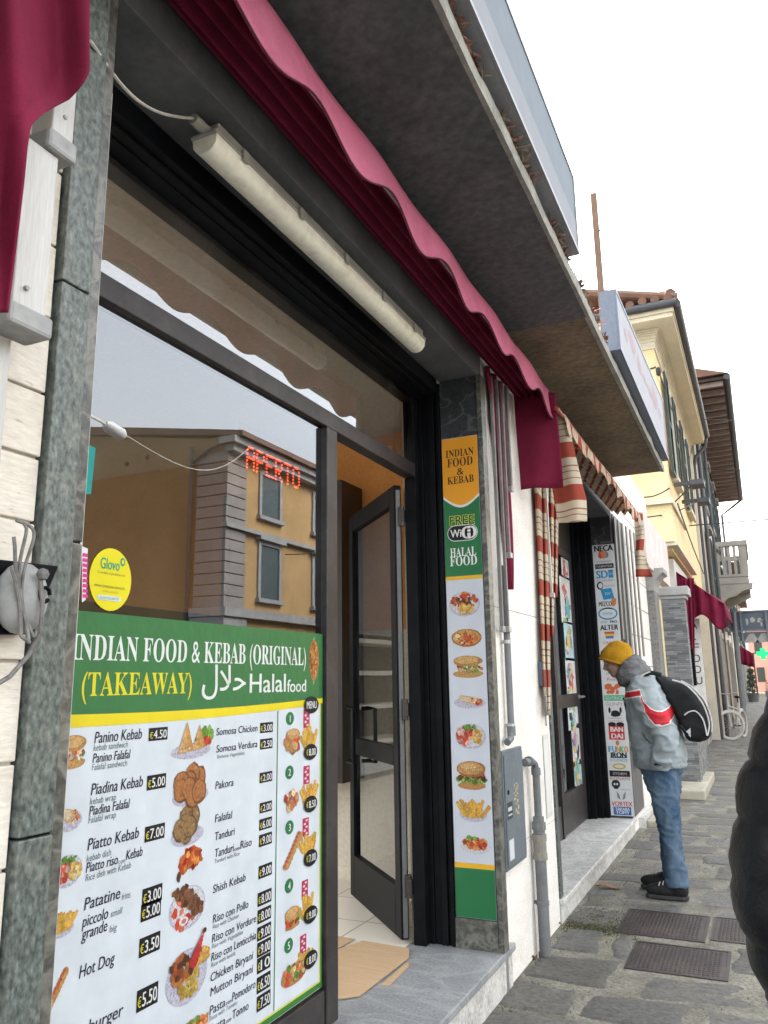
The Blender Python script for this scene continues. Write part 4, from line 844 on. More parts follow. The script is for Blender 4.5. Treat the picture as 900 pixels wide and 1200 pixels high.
# ================================================================ AWNINGS AND FITTINGS OF THE FIRST SHOP
aw = thing('awning', 'maroon scalloped awning rolled back under the canopy above the takeaway window', 'awning', (.15, 2.2, 3.3))
AX_, AE = .235, 4.86
def val(a, b):
    y = -1.2 + (AE + 1.2) * a
    return (AX_ + .02 * b * b + .006 * math.sin(y * 9), y, 3.365 - b * (.166 + .042 * math.cos(2 * math.pi * (y - 1.55) / .54)) - .02 * max(0, y - 3.2) / 1.4)
MB().surf(val, 150, 6).build('valance', MAROON_LIT, aw, smooth=True, solid=.004, angle=180)
def hemline(t): q = Vector(val(t, 1.0)); q.x += .003; return q
MB().tube([hemline(i / 240) for i in range(241)], .0035, 5).build('hem', mat('maroon_hem', (.10, .012, .028), rough=.9), aw, smooth=True)
def roof_(a, b):
    y = -1.2 + (AE + 1.2) * a; x = .03 + (AX_ - .035) * b
    return (x, y, 3.310 + .045 * b + .020 * math.sin(b * 30) - .03 * max(0, y - 3.2) / 1.4 * b)
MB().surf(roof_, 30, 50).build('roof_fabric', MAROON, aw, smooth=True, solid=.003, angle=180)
MB().tube([(AX_ - .045, -1.2, 3.34), (AX_ - .045, 3.2, 3.34), (AX_ - .045, AE, 3.32)], .012, 8).build('front_bar', ALU, aw, smooth=True)
def sidec(a, b):
    x = .005 + .275 * a; return (x + .012 * b, 4.84 + .02 * math.sin(a * 7 + b * 2) * b, 3.37 - .06 * a + (2.70 - 3.37 + .04 * a) * b)
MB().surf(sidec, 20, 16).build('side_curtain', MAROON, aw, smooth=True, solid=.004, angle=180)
def gath(a, b):
    wd = .36 * (1 - b) ** .8 + .02; y = 4.18 + .30 * b + wd * a
    return (.022 + .014 * math.sin(a * 18 + b * 3), y, 3.3 - b * (1.28))
MB().surf(gath, 28, 20).build('gathered_curtain', MAROON, aw, smooth=True, solid=.003, angle=180)
rl = thing('awning_rails', 'bundle of thin steel awning rails on the wall right of the narrow printed board', 'rails', (.04, 4.4, 1))
for px_t, py_e, xx, w in ((580.5, 735, .035, .009), (587, 735, .05, .008), (592.5, 648, .06, .008), (598, 572, .07, .010)):
    q = onX(px_t, 560, xx); e = onX(px_t, py_e, xx)
    MB().box(xx - w, q.y - w * 1.3, e.z, xx + w, q.y + w * 1.3, 3.25).build('rail', RAILM, rl, bevel=.002)
    MB().box(xx - .012, q.y - .018, e.z - .02, xx + .014, q.y + .024, e.z + .012).build('end_bracket', GALV, rl, bevel=.003)
# conduit, meter cabinet, gas pipe
q0, q1, q2 = onX(590, 735, .035), onX(599.5, 862, .035), onX(597, 874, .03)
cdt = thing('conduit', 'grey conduit running down the white wall into the meter cabinet', 'pipe', (.035, q1.y, 1.1))
MB().tube([(.035, q1.y, q0.z + .35), (.035, q1.y, q1.z + .03), (.035, q1.y - .02, q1.z - .015), (.033, q1.y - .08, q1.z - .03)], .019, 12).build('pipe', GREYPIPE, cdt, smooth=True)
MB().tube([(.035, q1.y, q1.z + .05), (.035, q1.y, q1.z - .0)], .024, 12).build('elbow', GREYPIPE, cdt, smooth=True)
for z in (1.25, 1.7): MB().tube([(.035, q1.y, z), (.035, q1.y, z + .02)], .023, 12).box(.0, q1.y - .006, z, .03, q1.y + .006, z + .018).build('clamp', GALV, cdt)
tl, br = onX(588, 878, .03), onX(617, 999, .03)
mc = thing('meter_cabinet', 'grey metal meter cabinet with small labels on the white wall between the shops', 'cabinet', (.015, 4.35, .55))
cy0, cy1, cz0, cz1 = 4.165, 4.545, .545, 1.135
B(0.002, cy0, cz0, .024, cy1, cz1).build('case', GREYBOX, mc, bevel=.003)
B(.025, cy0 + .015, cz0 + .02, .030, cy1 - .015, cz1 - .02).build('door', GREYBOX, mc, bevel=.002)
m = MB(); rect(m, (.0308, cy0 + .03, cz0 + .245), U, V, .10, .085, (.05, .06, .07)); rect(m, (.0312, cy0 + .045, cz0 + .285), U, V, .07, .02, (.6, .62, .62)); rect(m, (.0312, cy0 + .045, cz0 + .262), U, V, .07, .008, (.6, .62, .62)); m.build('black_label', PAPER, mc)
m = MB(); rect(m, (.0308, cy0 + .04, cz0 + .045), U, V, .085, .10, (.62, .66, .68)); m.build('pale_label', PAPER, mc)
m = MB(); rg = random.Random(2)
for i in range(22): disc(m, (.0308 + i * .00002, cy0 + .2 + rg.uniform(-.03, .05), cz0 + .25 + i * .0075), U, V, rg.uniform(.006, .018), rg.uniform(.003, .01), jit(rg, (.55, .45, .25), .3), 7, .3, rg)
m.build('torn_sticker', PAPER, mc)
MB().tube([(.03, cy0 + .06, cz0 + .38), (.034, cy0 + .06, cz0 + .38)], .012, 10).build('lock', BLACK, mc)
gp = thing('gas_pipe', 'grey pipe with threaded couplings rising from the pavement to the meter cabinet', 'pipe', (.05, 4.75, 0))
gy = 4.735; gx = .05
MB().tube([(gx, gy, -.02), (gx, gy, .62)], .033, 14).build('lower_pipe', GREYPIPE, gp, smooth=True)
MB().tube([(gx, gy, .6), (gx, gy, .985), (gx - .003, gy - .012, 1.02), (gx - .01, gy - .05, 1.04), (gx - .012, gy - .19, 1.045)], .022, 12).build('upper_pipe', GREYPIPE, gp, smooth=True)
for z0, z1, r_ in ((.50, .535, .042), (.535, .60, .038), (.60, .635, .042), (.635, .66, .034), (.66, .70, .041), (.70, .73, .032)): MB().tube([(gx, gy, z0), (gx, gy, z1)], r_, 8 if r_ > .04 else 14).build('coupling', GREYPIPE if z0 > .63 else mat('brass_grey', (.25, .235, .20), rough=.5), gp)
MB().tube([(gx, gy, .96), (gx, gy, 1.0)], .028, 12).tube([(gx - .012, gy - .12, 1.045), (gx - .012, gy - .085, 1.045)], .028, 12).build('elbow_collar', GREYPIPE, gp, smooth=True)
for z in (.26,): MB().tube([(gx, gy, z), (gx, gy, z + .022)], .037, 14).box(0, gy - .006, z + .002, gx, gy + .006, z + .02).build('clamp', GREYPIPE, gp)
MB().tube([(.02, gy - .05, -.02), (.02, gy - .055, .2), (.012, gy - .03, .27)], .004, 6).build('wire', CABLE, gp)
# ---- awning at the left edge of the frame, its side rail and the roped box
la = thing('drop_awning', 'maroon drop awning hanging in folds at the left edge, beside the white rail', 'awning', (.15, .9, 2.7))
def redge(py):
    if py < 80: return 105
    if py < 152: t = (py - 80) / 72; return 105 - 70 * (t ** 1.5 if t < .5 else .354 + .646 * (1 - (1 - (t - .5) * 2) ** 1.6))
    return 35 - 26 * (py - 152) / 212
def lobe(a, b):
    py = -60 + 426 * b; px = -90 + (redge(py) + 90) * a
    x = .165 + .028 * math.sin((px - py * .06) * .075) + .02 * (1 if a > .8 else 0) * (a - .8) * 5
    return tuple(onX(px, py, x))
MB().surf(lobe, 60, 80).build('drop_fabric', MAROON, la, smooth=True, solid=.004, angle=180)
MB().tube([(.15, -.3, 3.15), (.15, 1.08, 3.15)], .02, 8).build('top_bar', ALU, la, smooth=True)
sr = thing('awning_side_rail', 'white aluminium side rail with grey end caps on the travertine wall at left', 'rail', (.08, .98, 2.3))
B(.055, .985, 2.60, .115, 1.04, 3.3).build('upper_rail', ALU, sr, bevel=.003)
B(.05, .972, 2.555, .125, 1.046, 2.60).build('end_cap', GREYPL, sr, bevel=.008)
B(.06, .935, 2.20, .11, 1.012, 2.553).build('lower_rail', ALU, sr, bevel=.003)
B(.05, .92, 2.155, .125, 1.02, 2.20).build('end_cap', GREYPL, sr, bevel=.008)
B(.005, .925, 1.60, .055, .985, 2.6).build('base_rail', ALU, sr, bevel=.003)
for y, z in ((1.015, 2.65), (.96, 2.24)): MB().tube([(.11, y, z), (.117, y, z)], .005, 8).build('screw', GREYPL, sr)
wb = thing('wall_box', 'grey weathered oval box tied with rope loops on the left travertine wall', 'box', (.03, 1.07, 1.65))
MB().prism([(.004, 1.02, 1.735), (.004, 1.158, 1.74), (.004, 1.10, 1.60), (.004, 1.0, 1.595)], (.03, 0, 0)).build('back_plate', BLACK, wb, bevel=.003)
MB().ell((.05, 1.06, 1.665), (.035, .055, .068), 20).build('cover', GREYPL, wb, smooth=True, angle=180)
m = MB(); m.tube([(.084, 1.083 + .012 * math.cos(t * .7), 1.672 + .014 * math.sin(t * .7)) for t in range(9)], .004, 6); m.build('hook_ring', BLACK, wb, smooth=True)
m = MB(); rg = random.Random(8)
for k in range(4):
    pts = []
    for i in range(14):
        t = i / 13; pts.append((.09 + .01 * math.sin(k + t * 5), 1.0 + .05 * t ** .7 + .012 * math.sin(k * 2 + t * 6) , 1.80 - .03 * k - .15 * t + .03 * math.sin(k + 4 * t)))
    m.tube(pts, .0035, 6)
m.tube([(.088, 1.066, 1.70), (.094, 1.07, 1.66), (.09, 1.075, 1.60), (.07, 1.07, 1.56), (.06, 1.04, 1.52), (.05, .99, 1.49), (.04, .93, 1.47)], .0045, 6)
m.ell((.094, 1.066, 1.708), (.012, .012, .012), 8); m.build('rope', ROPE, wb, smooth=True)

# ================================================================ SECOND SHOP
s2 = thing('shop_building', 'second shop front with poster covered door and green marble edge behind the man', 'shop', (0, 7, 0))
B(-.46, 5.332, .112, .03, 8.60, .148).build('step_tread', MARBLE2, s2, bevel=.006)
B(-.45, 5.334, 0, .006, 8.59, .1115).build('step_riser', MARBLE2, s2)
MB().box(-.30, 5.332, .15, .012, 5.40, 3.4).build('marble_edge', GREEN, s2, bevel=.002)
f2 = MB(); X2 = -.40
f2.box(X2 - .05, 5.41, .148, X2, 7.24, .42); f2.box(X2 - .05, 7.242, .148, X2 + .012, 7.30, 3.2); f2.box(X2 - .05, 5.41, 2.80, X2, 8.36, 3.2); f2.box(X2 - .05, 5.41, .42, X2, 5.46, 2.8)
f2.build('window_frame', FRAME, s2, bevel=.003)
MB().poly([(X2 - .02, 5.46, .42), (X2 - .02, 7.242, .42), (X2 - .02, 7.242, 2.8), (X2 - .02, 5.46, 2.8)]).build('window_glass', GLASS, s2)
m = MB()
for i in range(26): m.box(X2 - .09, 5.5, .45 + i * .03, X2 - .06, 7.22, .47 + i * .03)
m.build('blind', GREYPL, s2)
d2 = MB(); dx = X2 + .002; a, b = 7.305, 8.33
d2.box(dx - .04, a, .16, dx, a + .07, 2.795); d2.box(dx - .04, b - .11, .16, dx, b, 2.795); d2.box(dx - .04, a + .071, .16, dx, b - .111, .50); d2.box(dx - .04, a + .071, 1.24, dx, b - .111, 1.36); d2.box(dx - .04, a + .071, 2.72, dx, b - .111, 2.795)
dr2 = d2.build('door', FRAME, s2, bevel=.003)
for z0, z1 in ((.5, 1.24), (1.36, 2.72)): MB().poly([(dx - .02, a + .07, z0), (dx - .02, b - .11, z0), (dx - .02, b - .11, z1), (dx - .02, a + .07, z1)]).build('door_glass', GLASSD, dr2)
MB().box(dx, b - .1, 1.31, dx + .006, b - .03, 1.35).tube([(dx, b - .06, 1.33), (dx + .05, b - .06, 1.33), (dx + .055, b - .08, 1.33), (dx + .055, b - .24, 1.33)], .011, 8).build('handle', GALV, dr2, smooth=True)
jb = MB(); jb.box(X2 - .05, 8.332, .148, X2 + .03, 8.6, 3.2); jb.box(X2 + .032, 8.36, .148, X2 + .08, 8.6, 3.2); jb.box(X2 + .082, 8.43, .148, X2 + .14, 8.6, 3.2); jb.box(X2 + .142, 8.47, .148, -.215, 8.6, 3.2)
jb.build('door_frame', BLACK, s2, bevel=.003)
MB().box(-.213, 8.51, .148, .0, 8.6, 3.2).build('jamb', DARKSL, s2, bevel=.003)
MB().box(-.40, 5.40, 3.201, .0, 8.6, 3.455).build('header_panel', SOFFIT, s2)
m = MB(); m.box(-3.2, 5.34, .0, -3.1, 8.6, 3.3).box(-3.1, 8.601, 0, -.45, 8.7, 3.3).box(-3.1, 5.31, 0, -.46, 5.33, 3.3).box(-3.1, 5.34, 0, -.47, 8.6, .14).box(-3.1, 5.34, 3.2, -.46, 8.6, 3.3); m.build('interior_wall', CREAM, s2)
# shelf of boxes inside
sh = thing('display_rack', 'rack of small colourful boxes seen through the second shop door', 'rack', (-.75, 7.8, .15))
MB().box(-.95, 7.3, .15, -.92, 8.32, 2.7).box(-.92, 7.3, .15, -.62, 7.32, 2.7).box(-.92, 8.30, .15, -.62, 8.32, 2.7).build('carcass', DKW, sh)
for z in (.48, .86, 1.22, 1.6, 1.95, 2.3): B(-.919, 7.321, z, -.62, 8.299, z + .025).build('shelf', DKW, sh)
rg = random.Random(21); BOXM = print_mat('carton_print', .4, .12)
PAL = [(.55, .60, .62), (.65, .15, .12), (.12, .3, .55), (.7, .62, .2), (.6, .62, .6), (.2, .5, .42), (.72, .72, .7), (.1, .1, .12), (.5, .25, .4), (.35, .55, .2)]
BL = ['white', 'red', 'blue', 'yellow', 'pale', 'teal', 'light', 'black', 'purple', 'green']
k = 0
for zi, z in enumerate((.505, .885, 1.245, 1.625, 1.975)):
    y = 7.34
    while y < 8.2:
        w = rg.uniform(.1, .2); h = rg.uniform(.16, .3); ci = rg.randrange(10)
        m = MB(); m.box(-.86, y, z, -.68, y + w, z + h, 0, PAL[ci]); x = -.6795
        for i in range(10): disc(m, (x + i * .0002, y + rg.uniform(.03, w - .03), z + rg.uniform(.04, h - .04)), U, V, rg.uniform(.01, .03), rg.uniform(.01, .04), jit(rg, rg.choice(PAL), .3), 8, .3, rg)
        o = m.build('toy_box', BOXM); tag(o, 'small printed toy box standing on a shelf inside the second shop', 'box', 'boxes on the rack in the second shop'); y += w + .01; k += 1
# posters on the door glass
POST = [((666, 655), 14, 40, (.62, .66, .7)), ((680, 668), 9, 52, (.35, .45, .62)), ((665, 705), 13, 46, (.68, .66, .66)), ((683, 718), 9, 40, (.12, .35, .62)), ((669, 752), 12, 40, (.45, .62, .75)), ((687, 770), 7, 52, (.14, .42, .7)), ((671, 795), 12, 42, (.66, .64, .66)), ((687, 805), 8, 38, (.75, .72, .72)), ((673, 838), 12, 30, (.6, .66, .68)), ((678, 872), 12, 44, (.66, .58, .58)), ((690, 862), 9, 38, (.45, .5, .5)), ((681, 908), 13, 34, (.4, .55, .5)), ((693, 895), 8, 32, (.42, .6, .7)), ((684, 938), 12, 34, (.68, .7, .7)), ((698, 922), 8, 30, (.6, .5, .15))]
PD = ['white poster at the top left of the shop door glass', 'tall bluish poster at the top of the shop door glass', 'pale pink poster below the top left poster on the shop door', 'blue poster high on the hinge side of the shop door', 'light blue poster at head height on the shop door', 'narrow bright blue poster beside the light blue one', 'white printed sheet above the door bar', 'white sheet with pink print on the right above the door bar', 'pale bluish sheet just above the middle bar of the shop door', 'pinkish white poster just below the door bar', 'grey poster right of the pinkish one in the lower pane', 'greenish comic poster in the middle of the lower pane', 'light blue poster right of the greenish comic poster', 'white sheet with black drawing at the bottom of the lower pane', 'yellow poster at the bottom right of the lower pane']
rg = random.Random(31)
for i, ((px, py), w, h, col) in enumerate(POST):
    w *= 1.25; h *= 1.12; col = tuple(min(.8, c * 1.15) for c in col)
    x = dx - .012; a0, b0 = onX(px - w / 2, py, x), onX(px + w / 2, py, x); t, l = onX(px, py - h / 2, x), onX(px, py + h / 2, x)
    ya, yb = max(a0.y, 7.38), min(b0.y, 8.215); za, zb = max(l.z, .51), min(t.z, 2.71)
    if za < 1.24 < zb or za < 1.36 < zb: 
        if (za + zb) / 2 > 1.3: za = 1.365
        else: zb = 1.235
    m = MB(); rect(m, (x, ya, za), U, V, yb - ya, zb - za, col)
    for q in range(26):
        cc = rg.choice(PAL + [(.05, .05, .06), (.7, .1, .1), (.8, .8, .8)])
        if rg.random() < .5: rect(m, (x + .0004 + q * .00005, ya + rg.random() * (yb - ya) * .6, za + rg.random() * (zb - za) * .9), U, V, rg.uniform(.1, .4) * (yb - ya), rg.uniform(.01, .06), cc)
        else: disc(m, (x + .0004 + q * .00005, ya + rg.uniform(.25, .75) * (yb - ya), za + rg.uniform(.2, .8) * (zb - za)), U, V, rg.uniform(.05, .2) * (yb - ya), rg.uniform(.02, .09), cc, 9, .4, rg)
    tag(m.build('poster', POSTM), PD[i], 'poster', 'posters on the second shop door')
# printed strip of brand marks on the far jamb
LY = 8.505
lb = thing('logo_board', 'tall white board covered with rows of toy maker logos beside the poster door', 'sign board', (-.1, LY, .2))
lx0, lx1 = -.205, .022
m = MB(); m.box(lx0, LY, .17, lx1, LY + .004, 2.90, 0, (.74, .76, .77)); m.build('panel', PRINT, lb)
m = MB(); lc = (lx0 + lx1) / 2
def LP(px, py): return onY(px, py, LY)
def z6(x, y): return (630 + x / 3.748, 620 + y / 3.748)
def lt(s, y, h, w, col, dxo=0, **k):
    px, py = z6(290, y); q = LP(px, py); text(m, s, (lc + dxo, LY - .0012, q.z - h / 2), UX, V, h, col, width=w, align='C', **k)
def lr(y, w, h, col, dxo=0, lay=.0006): q = LP(*z6(290, y)); rect(m, (lc + dxo - w / 2, LY - lay, q.z - h / 2), UX, V, w, h, col)
def ld_(y, a, b, col, dxo=0, dz=0, n=18, lay=.0007, wob=0, rg=None): q = LP(*z6(290, y)); disc(m, (lc + dxo, LY - lay, q.z + dz), UX, V, a, b, col, n, wob, rg)
K_, RD_, BL_, GY = (.02, .02, .025), (.62, .04, .04), (.03, .30, .60), (.25, .26, .28)
rg = random.Random(17)
lt('S', 56, .06, .035, GY, -.07); lt('SIDESHOW', 58, .022, .11, GY, .03)
lt('NECA', 83, .065, .19, K_, bold=.12)
for q, (c, o) in enumerate((((.7, .1, .1), -.03), ((.1, .25, .6), .03), ((.7, .3, .1), 0))): ld_(112, .028, .04, c, o, 0, 7, .0008 + q * .0002, .3, rg)
lt('PYRAMID', 143, .022, .15, GY); lr(163, .19, .05, K_); lt('FUNIMATION', 163, .026, .16, (.7, .7, .7))
lt('SD', 198, .085, .115, BL_, -.035, bold=.1); lr(198, .05, .085, BL_, .06); lt('TOYS', 198, .02, .045, (.8, .8, .8), .06); lt('SQUARE ENIX', 226, .02, .17, GY)
ld_(248, .034, .042, K_, -.06); ld_(248, .022, .028, (.74, .76, .77), -.055, 0, 18, .0009); lt('COLLECTIBLES', 250, .018, .1, GY, .04)
q = LP(*z6(298, 285)); disc(m, (lc + .01, LY - .0007, q.z), UX, V, .075, .085, BL_, 4, 0, None, .95); lt('TOY', 285, .03, .06, (.8, .8, .8), .01, slant=.2)
lt('MEZCO', 328, .05, .13, K_, -.02, bold=.05); ld_(322, .03, .04, (.6, .25, .08), .07, 0, 9, .0008, .3, rg)
ld_(372, .10, .065, BL_); ld_(372, .085, .05, (.74, .76, .77), 0, 0, 18, .0009); lt('PORTER', 372, .026, .10, BL_); ld_(352, .05, .016, BL_)
lt('GOOD', 408, .024, .07, GY, -.05); lt('PRO', 408, .026, .07, K_, .05, bold=.1); lt('ALTER', 432, .055, .18, K_, bold=.1)
for q, c in enumerate(((.7, .1, .1), (.8, .6, .05), (.1, .2, .5))): lr(456 + q * 10, .1 - q * .01, .024, c, 0, .0008)
lt('CROSS', 500, .026, .14, RD_); lt('FURYU', 520, .026, .1, BL_); lt('ENTERBRAIN', 635, .018, .12, GY); lt('Prime', 660, .036, .12, RD_, slant=.2)
for i in range(8): ld_(704 + rg.uniform(-14, 14), rg.uniform(.015, .035), rg.uniform(.015, .035), (.65, .16, .05), rg.uniform(-.05, .05), 0, 7, .0008 + i * .0001, .4, rg)
lr(742, .2, .055, (.08, .45, .25)); lt('EDITRICE', 742, .032, .17, (.8, .82, .8)); lt('GUNPL', 768, .036, .18, (.6, .25, .35))
ld_(805, .05, .035, K_, 0, -.01, 10, .0008, .2, rg); ld_(795, .012, .03, K_, -.055); ld_(795, .012, .03, K_, .055); lt('BLACKBULL', 830, .016, .13, GY); lt('GEMINI', 843, .016, .15, (.6, .3, .3))
ld_(857, .04, .022, K_, -.04, 0, 12, .0008); ld_(857, .04, .022, K_, .04, 0, 12, .0008)
lr(893, .155, .14, RD_); q = LP(*z6(290, 893)); text(m, 'BAN', (lc, LY - .0014, q.z + .008), UX, V, .05, (.82, .8, .8), width=.12, align='C', bold=.12); text(m, 'DAI', (lc, LY - .0014, q.z - .057), UX, V, .05, (.82, .8, .8), width=.11, align='C', bold=.12)
ld_(938, .018, .025, (.7, .2, .05))
FC = [(.1, .35, .65), (.1, .35, .65), (.75, .35, .05), (.1, .5, .2), (.7, .3, .05)]
for i, ch in enumerate('FUNKO'): lt(ch, 965, .062, .034, FC[i], -.078 + i * .039, bold=.1)
lt('IRON', 990, .052, .15, K_, bold=.14); lr(1002, .16, .008, K_); lt('STUDIOS', 1013, .026, .17, BL_)
ld_(1040, .065, .03, (.6, .45, .08)); ld_(1040, .045, .016, (.74, .7, .6), 0, 0, 14, .0009); lr(1072, .20, .058, K_); lt('STORM', 1072, .026, .13, (.6, .6, .6)); lt('KONAMI', 1093, .034, .19, (.55, .12, .16))
ld_(1118, .042, .042, K_, -.045); lr(1132, .04, .03, K_, -.045); ld_(1118, .010, .012, (.74, .76, .77), -.058, 0, 8, .0009); ld_(1118, .010, .012, (.74, .76, .77), -.032, 0, 8, .0009); lt('BLACKSKULL', 1140, .012, .09, GY, .05)
for sgn in (-1, 1): q = LP(*z6(290, 1168)); m.poly([(lc + sgn * .045, LY - .0007, q.z + .045), (lc + sgn * .038, LY - .0007, q.z - .02), (lc + sgn * .008, LY - .0007, q.z - .04), (lc + sgn * .02, LY - .0007, q.z + .01)], 0, GY)
def zq(y): return LP(727, 800 + y / 3.75).z
text(m, 'VORTEX', (lc, LY - .0012, zq(542)), UX, V, .045, RD_, width=.2, align='C', bold=.05); rect(m, (lc - .085, LY - .0006, zq(581)), UX, V, .17, zq(545) - zq(581), (.04, .14, .42)); text(m, 'TAKARA', (lc, LY - .0012, zq(562)), UX, V, .030, (.75, .78, .82), width=.14, align='C', bold=.1); text(m, 'TOMY', (lc, LY - .0012, zq(577)), UX, V, .032, (.75, .78, .82), width=.13, align='C', bold=.1)
m.build('logos', PRINT, lb)
# striped awning
STOPS = [(0, (.40, .085, .055)), (.37, (.66, .57, .43)), (.55, (.30, .10, .08)), (.575, (.66, .57, .43)), (.68, (.30, .10, .08)), (.70, (.66, .57, .43)), (.84, (.30, .10, .08)), (.86, (.66, .57, .43))]
STR = stripe_mat('striped_awning_fabric', 'stripe', STOPS)
sa = thing('awning', 'red and cream striped awning rolled back above the poster covered shop door', 'awning', (.15, 6.5, 3.2))
def sval(a, b):
    y = 4.98 + 3.6 * a; return (.30 + .012 * b + .012 * math.sin(y * 14) * b, y, 3.20 - b * (.12 + .03 * math.cos(2 * math.pi * y / .5)) + .01 * math.sin(y * 3))
MB().surf(sval, 120, 5, att=lambda a, b: (4.98 + 3.6 * a) / .27 + b * .25).build('valance', STR, sa, smooth=True, solid=.004, angle=180)
def sroof(a, b):
    y = 4.98 + 3.6 * a; return (.02 + .28 * b, y, 3.255 - .05 * b + .024 * math.sin(b * 24))
MB().surf(sroof, 60, 40, att=lambda a, b: (4.98 + 3.6 * a) / .27).build('roof_fabric', STR, sa, smooth=True, solid=.003, angle=180)
MB().tube([(.29, 4.8, 3.19), (.29, 8.57, 3.19)], .015, 8).build('front_bar', mat('red_bar', (.34, .09, .06), rough=.5), sa, smooth=True)
YF = 5.02
fl_, fr_ = [(640, 478), (637, 520), (645, 560), (652, 600), (654, 613)], [(652, 474), (668, 505), (677, 545), (687, 585), (688, 611)]
def lerp_(L_, t):
    s = t * (len(L_) - 1); i = min(int(s), len(L_) - 2); f = s - i; return (L_[i][0] * (1 - f) + L_[i + 1][0] * f, L_[i][1] * (1 - f) + L_[i + 1][1] * f)
def flap(a, b):
    p, q = lerp_(fl_, b), lerp_(fr_, b); px, py = p[0] * (1 - a) + q[0] * a, p[1] * (1 - a) + q[1] * a
    return tuple(onY(px, py, YF + .03 * math.sin(a * 6 + b) * (.3 + b)))
MB().surf(flap, 20, 24, att=lambda a, b: .42 - (flap(a, b)[2]) / .29).build('front_flap', STR, sa, smooth=True, solid=.004, angle=180)
for k, (pa, pb, pe) in enumerate((((622, 633), (637, 640), 815), ((633, 643), (641.5, 645), 838), ((643, 651), (646, 649), 745), ((650, 656), (650, 653), 700))):
    def strp(a, b, pa=pa, pb=pb, pe=pe, k=k):
        e = b ** .8; xa, xb = pa[0] * (1 - e) + pb[0] * e, pa[1] * (1 - e) + pb[1] * e; py = 505 + (pe - 505) * b
        return tuple(onX(xa + (xb - xa) * a, py, .025 + .02 * math.sin(a * math.pi) + .008 * k))
    MB().surf(strp, 8, 40, att=lambda a, b, f=strp: .30 - f(a, b)[2] / .295).build('gathered_strip', STR, sa, smooth=True, solid=.004, angle=180)
MB().box(.045, 5.03, 1.28, .058, 5.05, 1.4).tube([(.05, 5.04, 1.28), (.05, 5.04, 1.22)], .004, 6).build('tie_cord', ROPE, sa)
MB().box(.05, 5.36, 2.08, .065, 5.38, 3.2).box(.045, 5.355, 2.05, .075, 5.39, 2.08).build('guide_rail', ALU, sa)
ed = [(745, 598), (752, 601), (754, 628), (749, 640), (755, 655), (757, 676)]
def edrop(a, b):
    pl = lerp_([(744, 600), (745, 640), (745, 676)], b); pr = lerp_([(753, 602), (755, 632), (754, 645), (765, 676)], b)
    return tuple(onY(pl[0] + (pr[0] - pl[0]) * a, pl[1] + (pr[1] - pl[1]) * a, 9.0 + .03 * math.sin(a * 5 + b * 4)))
MB().surf(edrop, 14, 24, att=lambda a, b: .1 - edrop(a, b)[2] / .33).build('end_drop', STR, sa, smooth=True, solid=.004, angle=180)
B(.001, 8.62, .15, .012, 9.3, 3.25).build('shutter_track', mat('dark_grey_track', (.10, .10, .10), rough=.6), s2)
r2 = thing('awning_rails', 'row of thin grey steel rails right of the logo board', 'rails', (.05, 8.7, 1.5))
for i in range(6):
    px = 723 + i * 4.4; q = onX(px, 650, .03 + .012 * i); MB().box(q.x - .007, q.y - .05, (1.9, .6, .9, 1.2, 1.5, 1.75)[i], q.x + .007, q.y + .05, 3.2).build('rail', RAILM, r2, bevel=.002)
# small things on the white wall before the second shop
db = onX(634, 790, .01); t = thing('doorbell_box', 'small blue grey doorbell box on the white wall under the striped awning strips', 'doorbell', (.01, db.y, db.z))
B(.002, db.y - .04, db.z - .075, .03, db.y + .04, db.z + .075).build('case', mat('slate_blue_metal', (.12, .16, .22), rough=.4, metal=.3), t, bevel=.005)
B(.0301, db.y - .022, db.z - .05, .033, db.y + .022, db.z + .05).build('button_plate', GREYPL, t)
sh_ = onX(643, 900, .004); m = MB(); rect(m, (.004, sh_.y - .11, sh_.z - .29), U, V, .15, .50, (.70, .68, .64)); rect(m, (.0045, sh_.y - .09, sh_.z - .26), U, V, .11, .44, (.77, .76, .73)); tag(m.build('paper_notice', PAPER), 'faded blank paper notice stuck on the white wall beside the second shop', 'notice')
# iron covers
IRON = mat('cast_iron', (0.060, 0.046, 0.044), (0.038, 0.032, 0.032), scale=9, rough=0.6, metal=.3, dirt=(.13, .10, .08), dscale=3, damt=.7)
for g, lab in zip(GR, ('brown iron access cover in the pavement nearest the man', 'dark iron access cover nearest the camera', 'smaller iron cover half hidden by the black puffer jacket')):
    t = thing('access_cover', lab, 'manhole cover', ((g[0] + g[1]) / 2, (g[2] + g[3]) / 2, 0), 'iron covers in the pavement')
    B(g[0], g[2], -.02, g[1], g[3], -.001).build('plate', IRON, t)
    m = MB(); nx, ny = int((g[1] - g[0]) / .024), int((g[3] - g[2]) / .034)
    for i in range(nx):
        for j in range(ny):
            x, y = g[0] + .02 + (g[1] - g[0] - .04) * (i + .5) / nx, g[2] + .02 + (g[3] - g[2] - .04) * (j + .5) / ny; s = .011 if (i + j) % 2 else .006
            sx, sy = (.008, .012); m.add([(x - sx, y - sy, -.001), (x + sx, y - sy, -.001), (x + sx, y + sy, -.001), (x - sx, y + sy, -.001), (x - sx * .5, y - sy * .6, .004), (x + sx * .5, y - sy * .6, .004), (x + sx * .5, y + sy * .6, .004), (x - sx * .5, y + sy * .6, .004)], [(0, 1, 5, 4), (1, 2, 6, 5), (2, 3, 7, 6), (3, 0, 4, 7), (4, 5, 6, 7)])
    m.build('tread', IRON, t)
    e = .018; MB().box(g[0] - e, g[2] - e, -.02, g[1] + e, g[2] - .003, .002).box(g[0] - e, g[3] + .003, -.02, g[1] + e, g[3] + e, .002).box(g[0] - e, g[2] - .002, -.02, g[0] - .003, g[3] + .002, .002).box(g[1] + .003, g[2] - .002, -.02, g[1] + e, g[3] + .002, .002).build('rim', IRON, t)
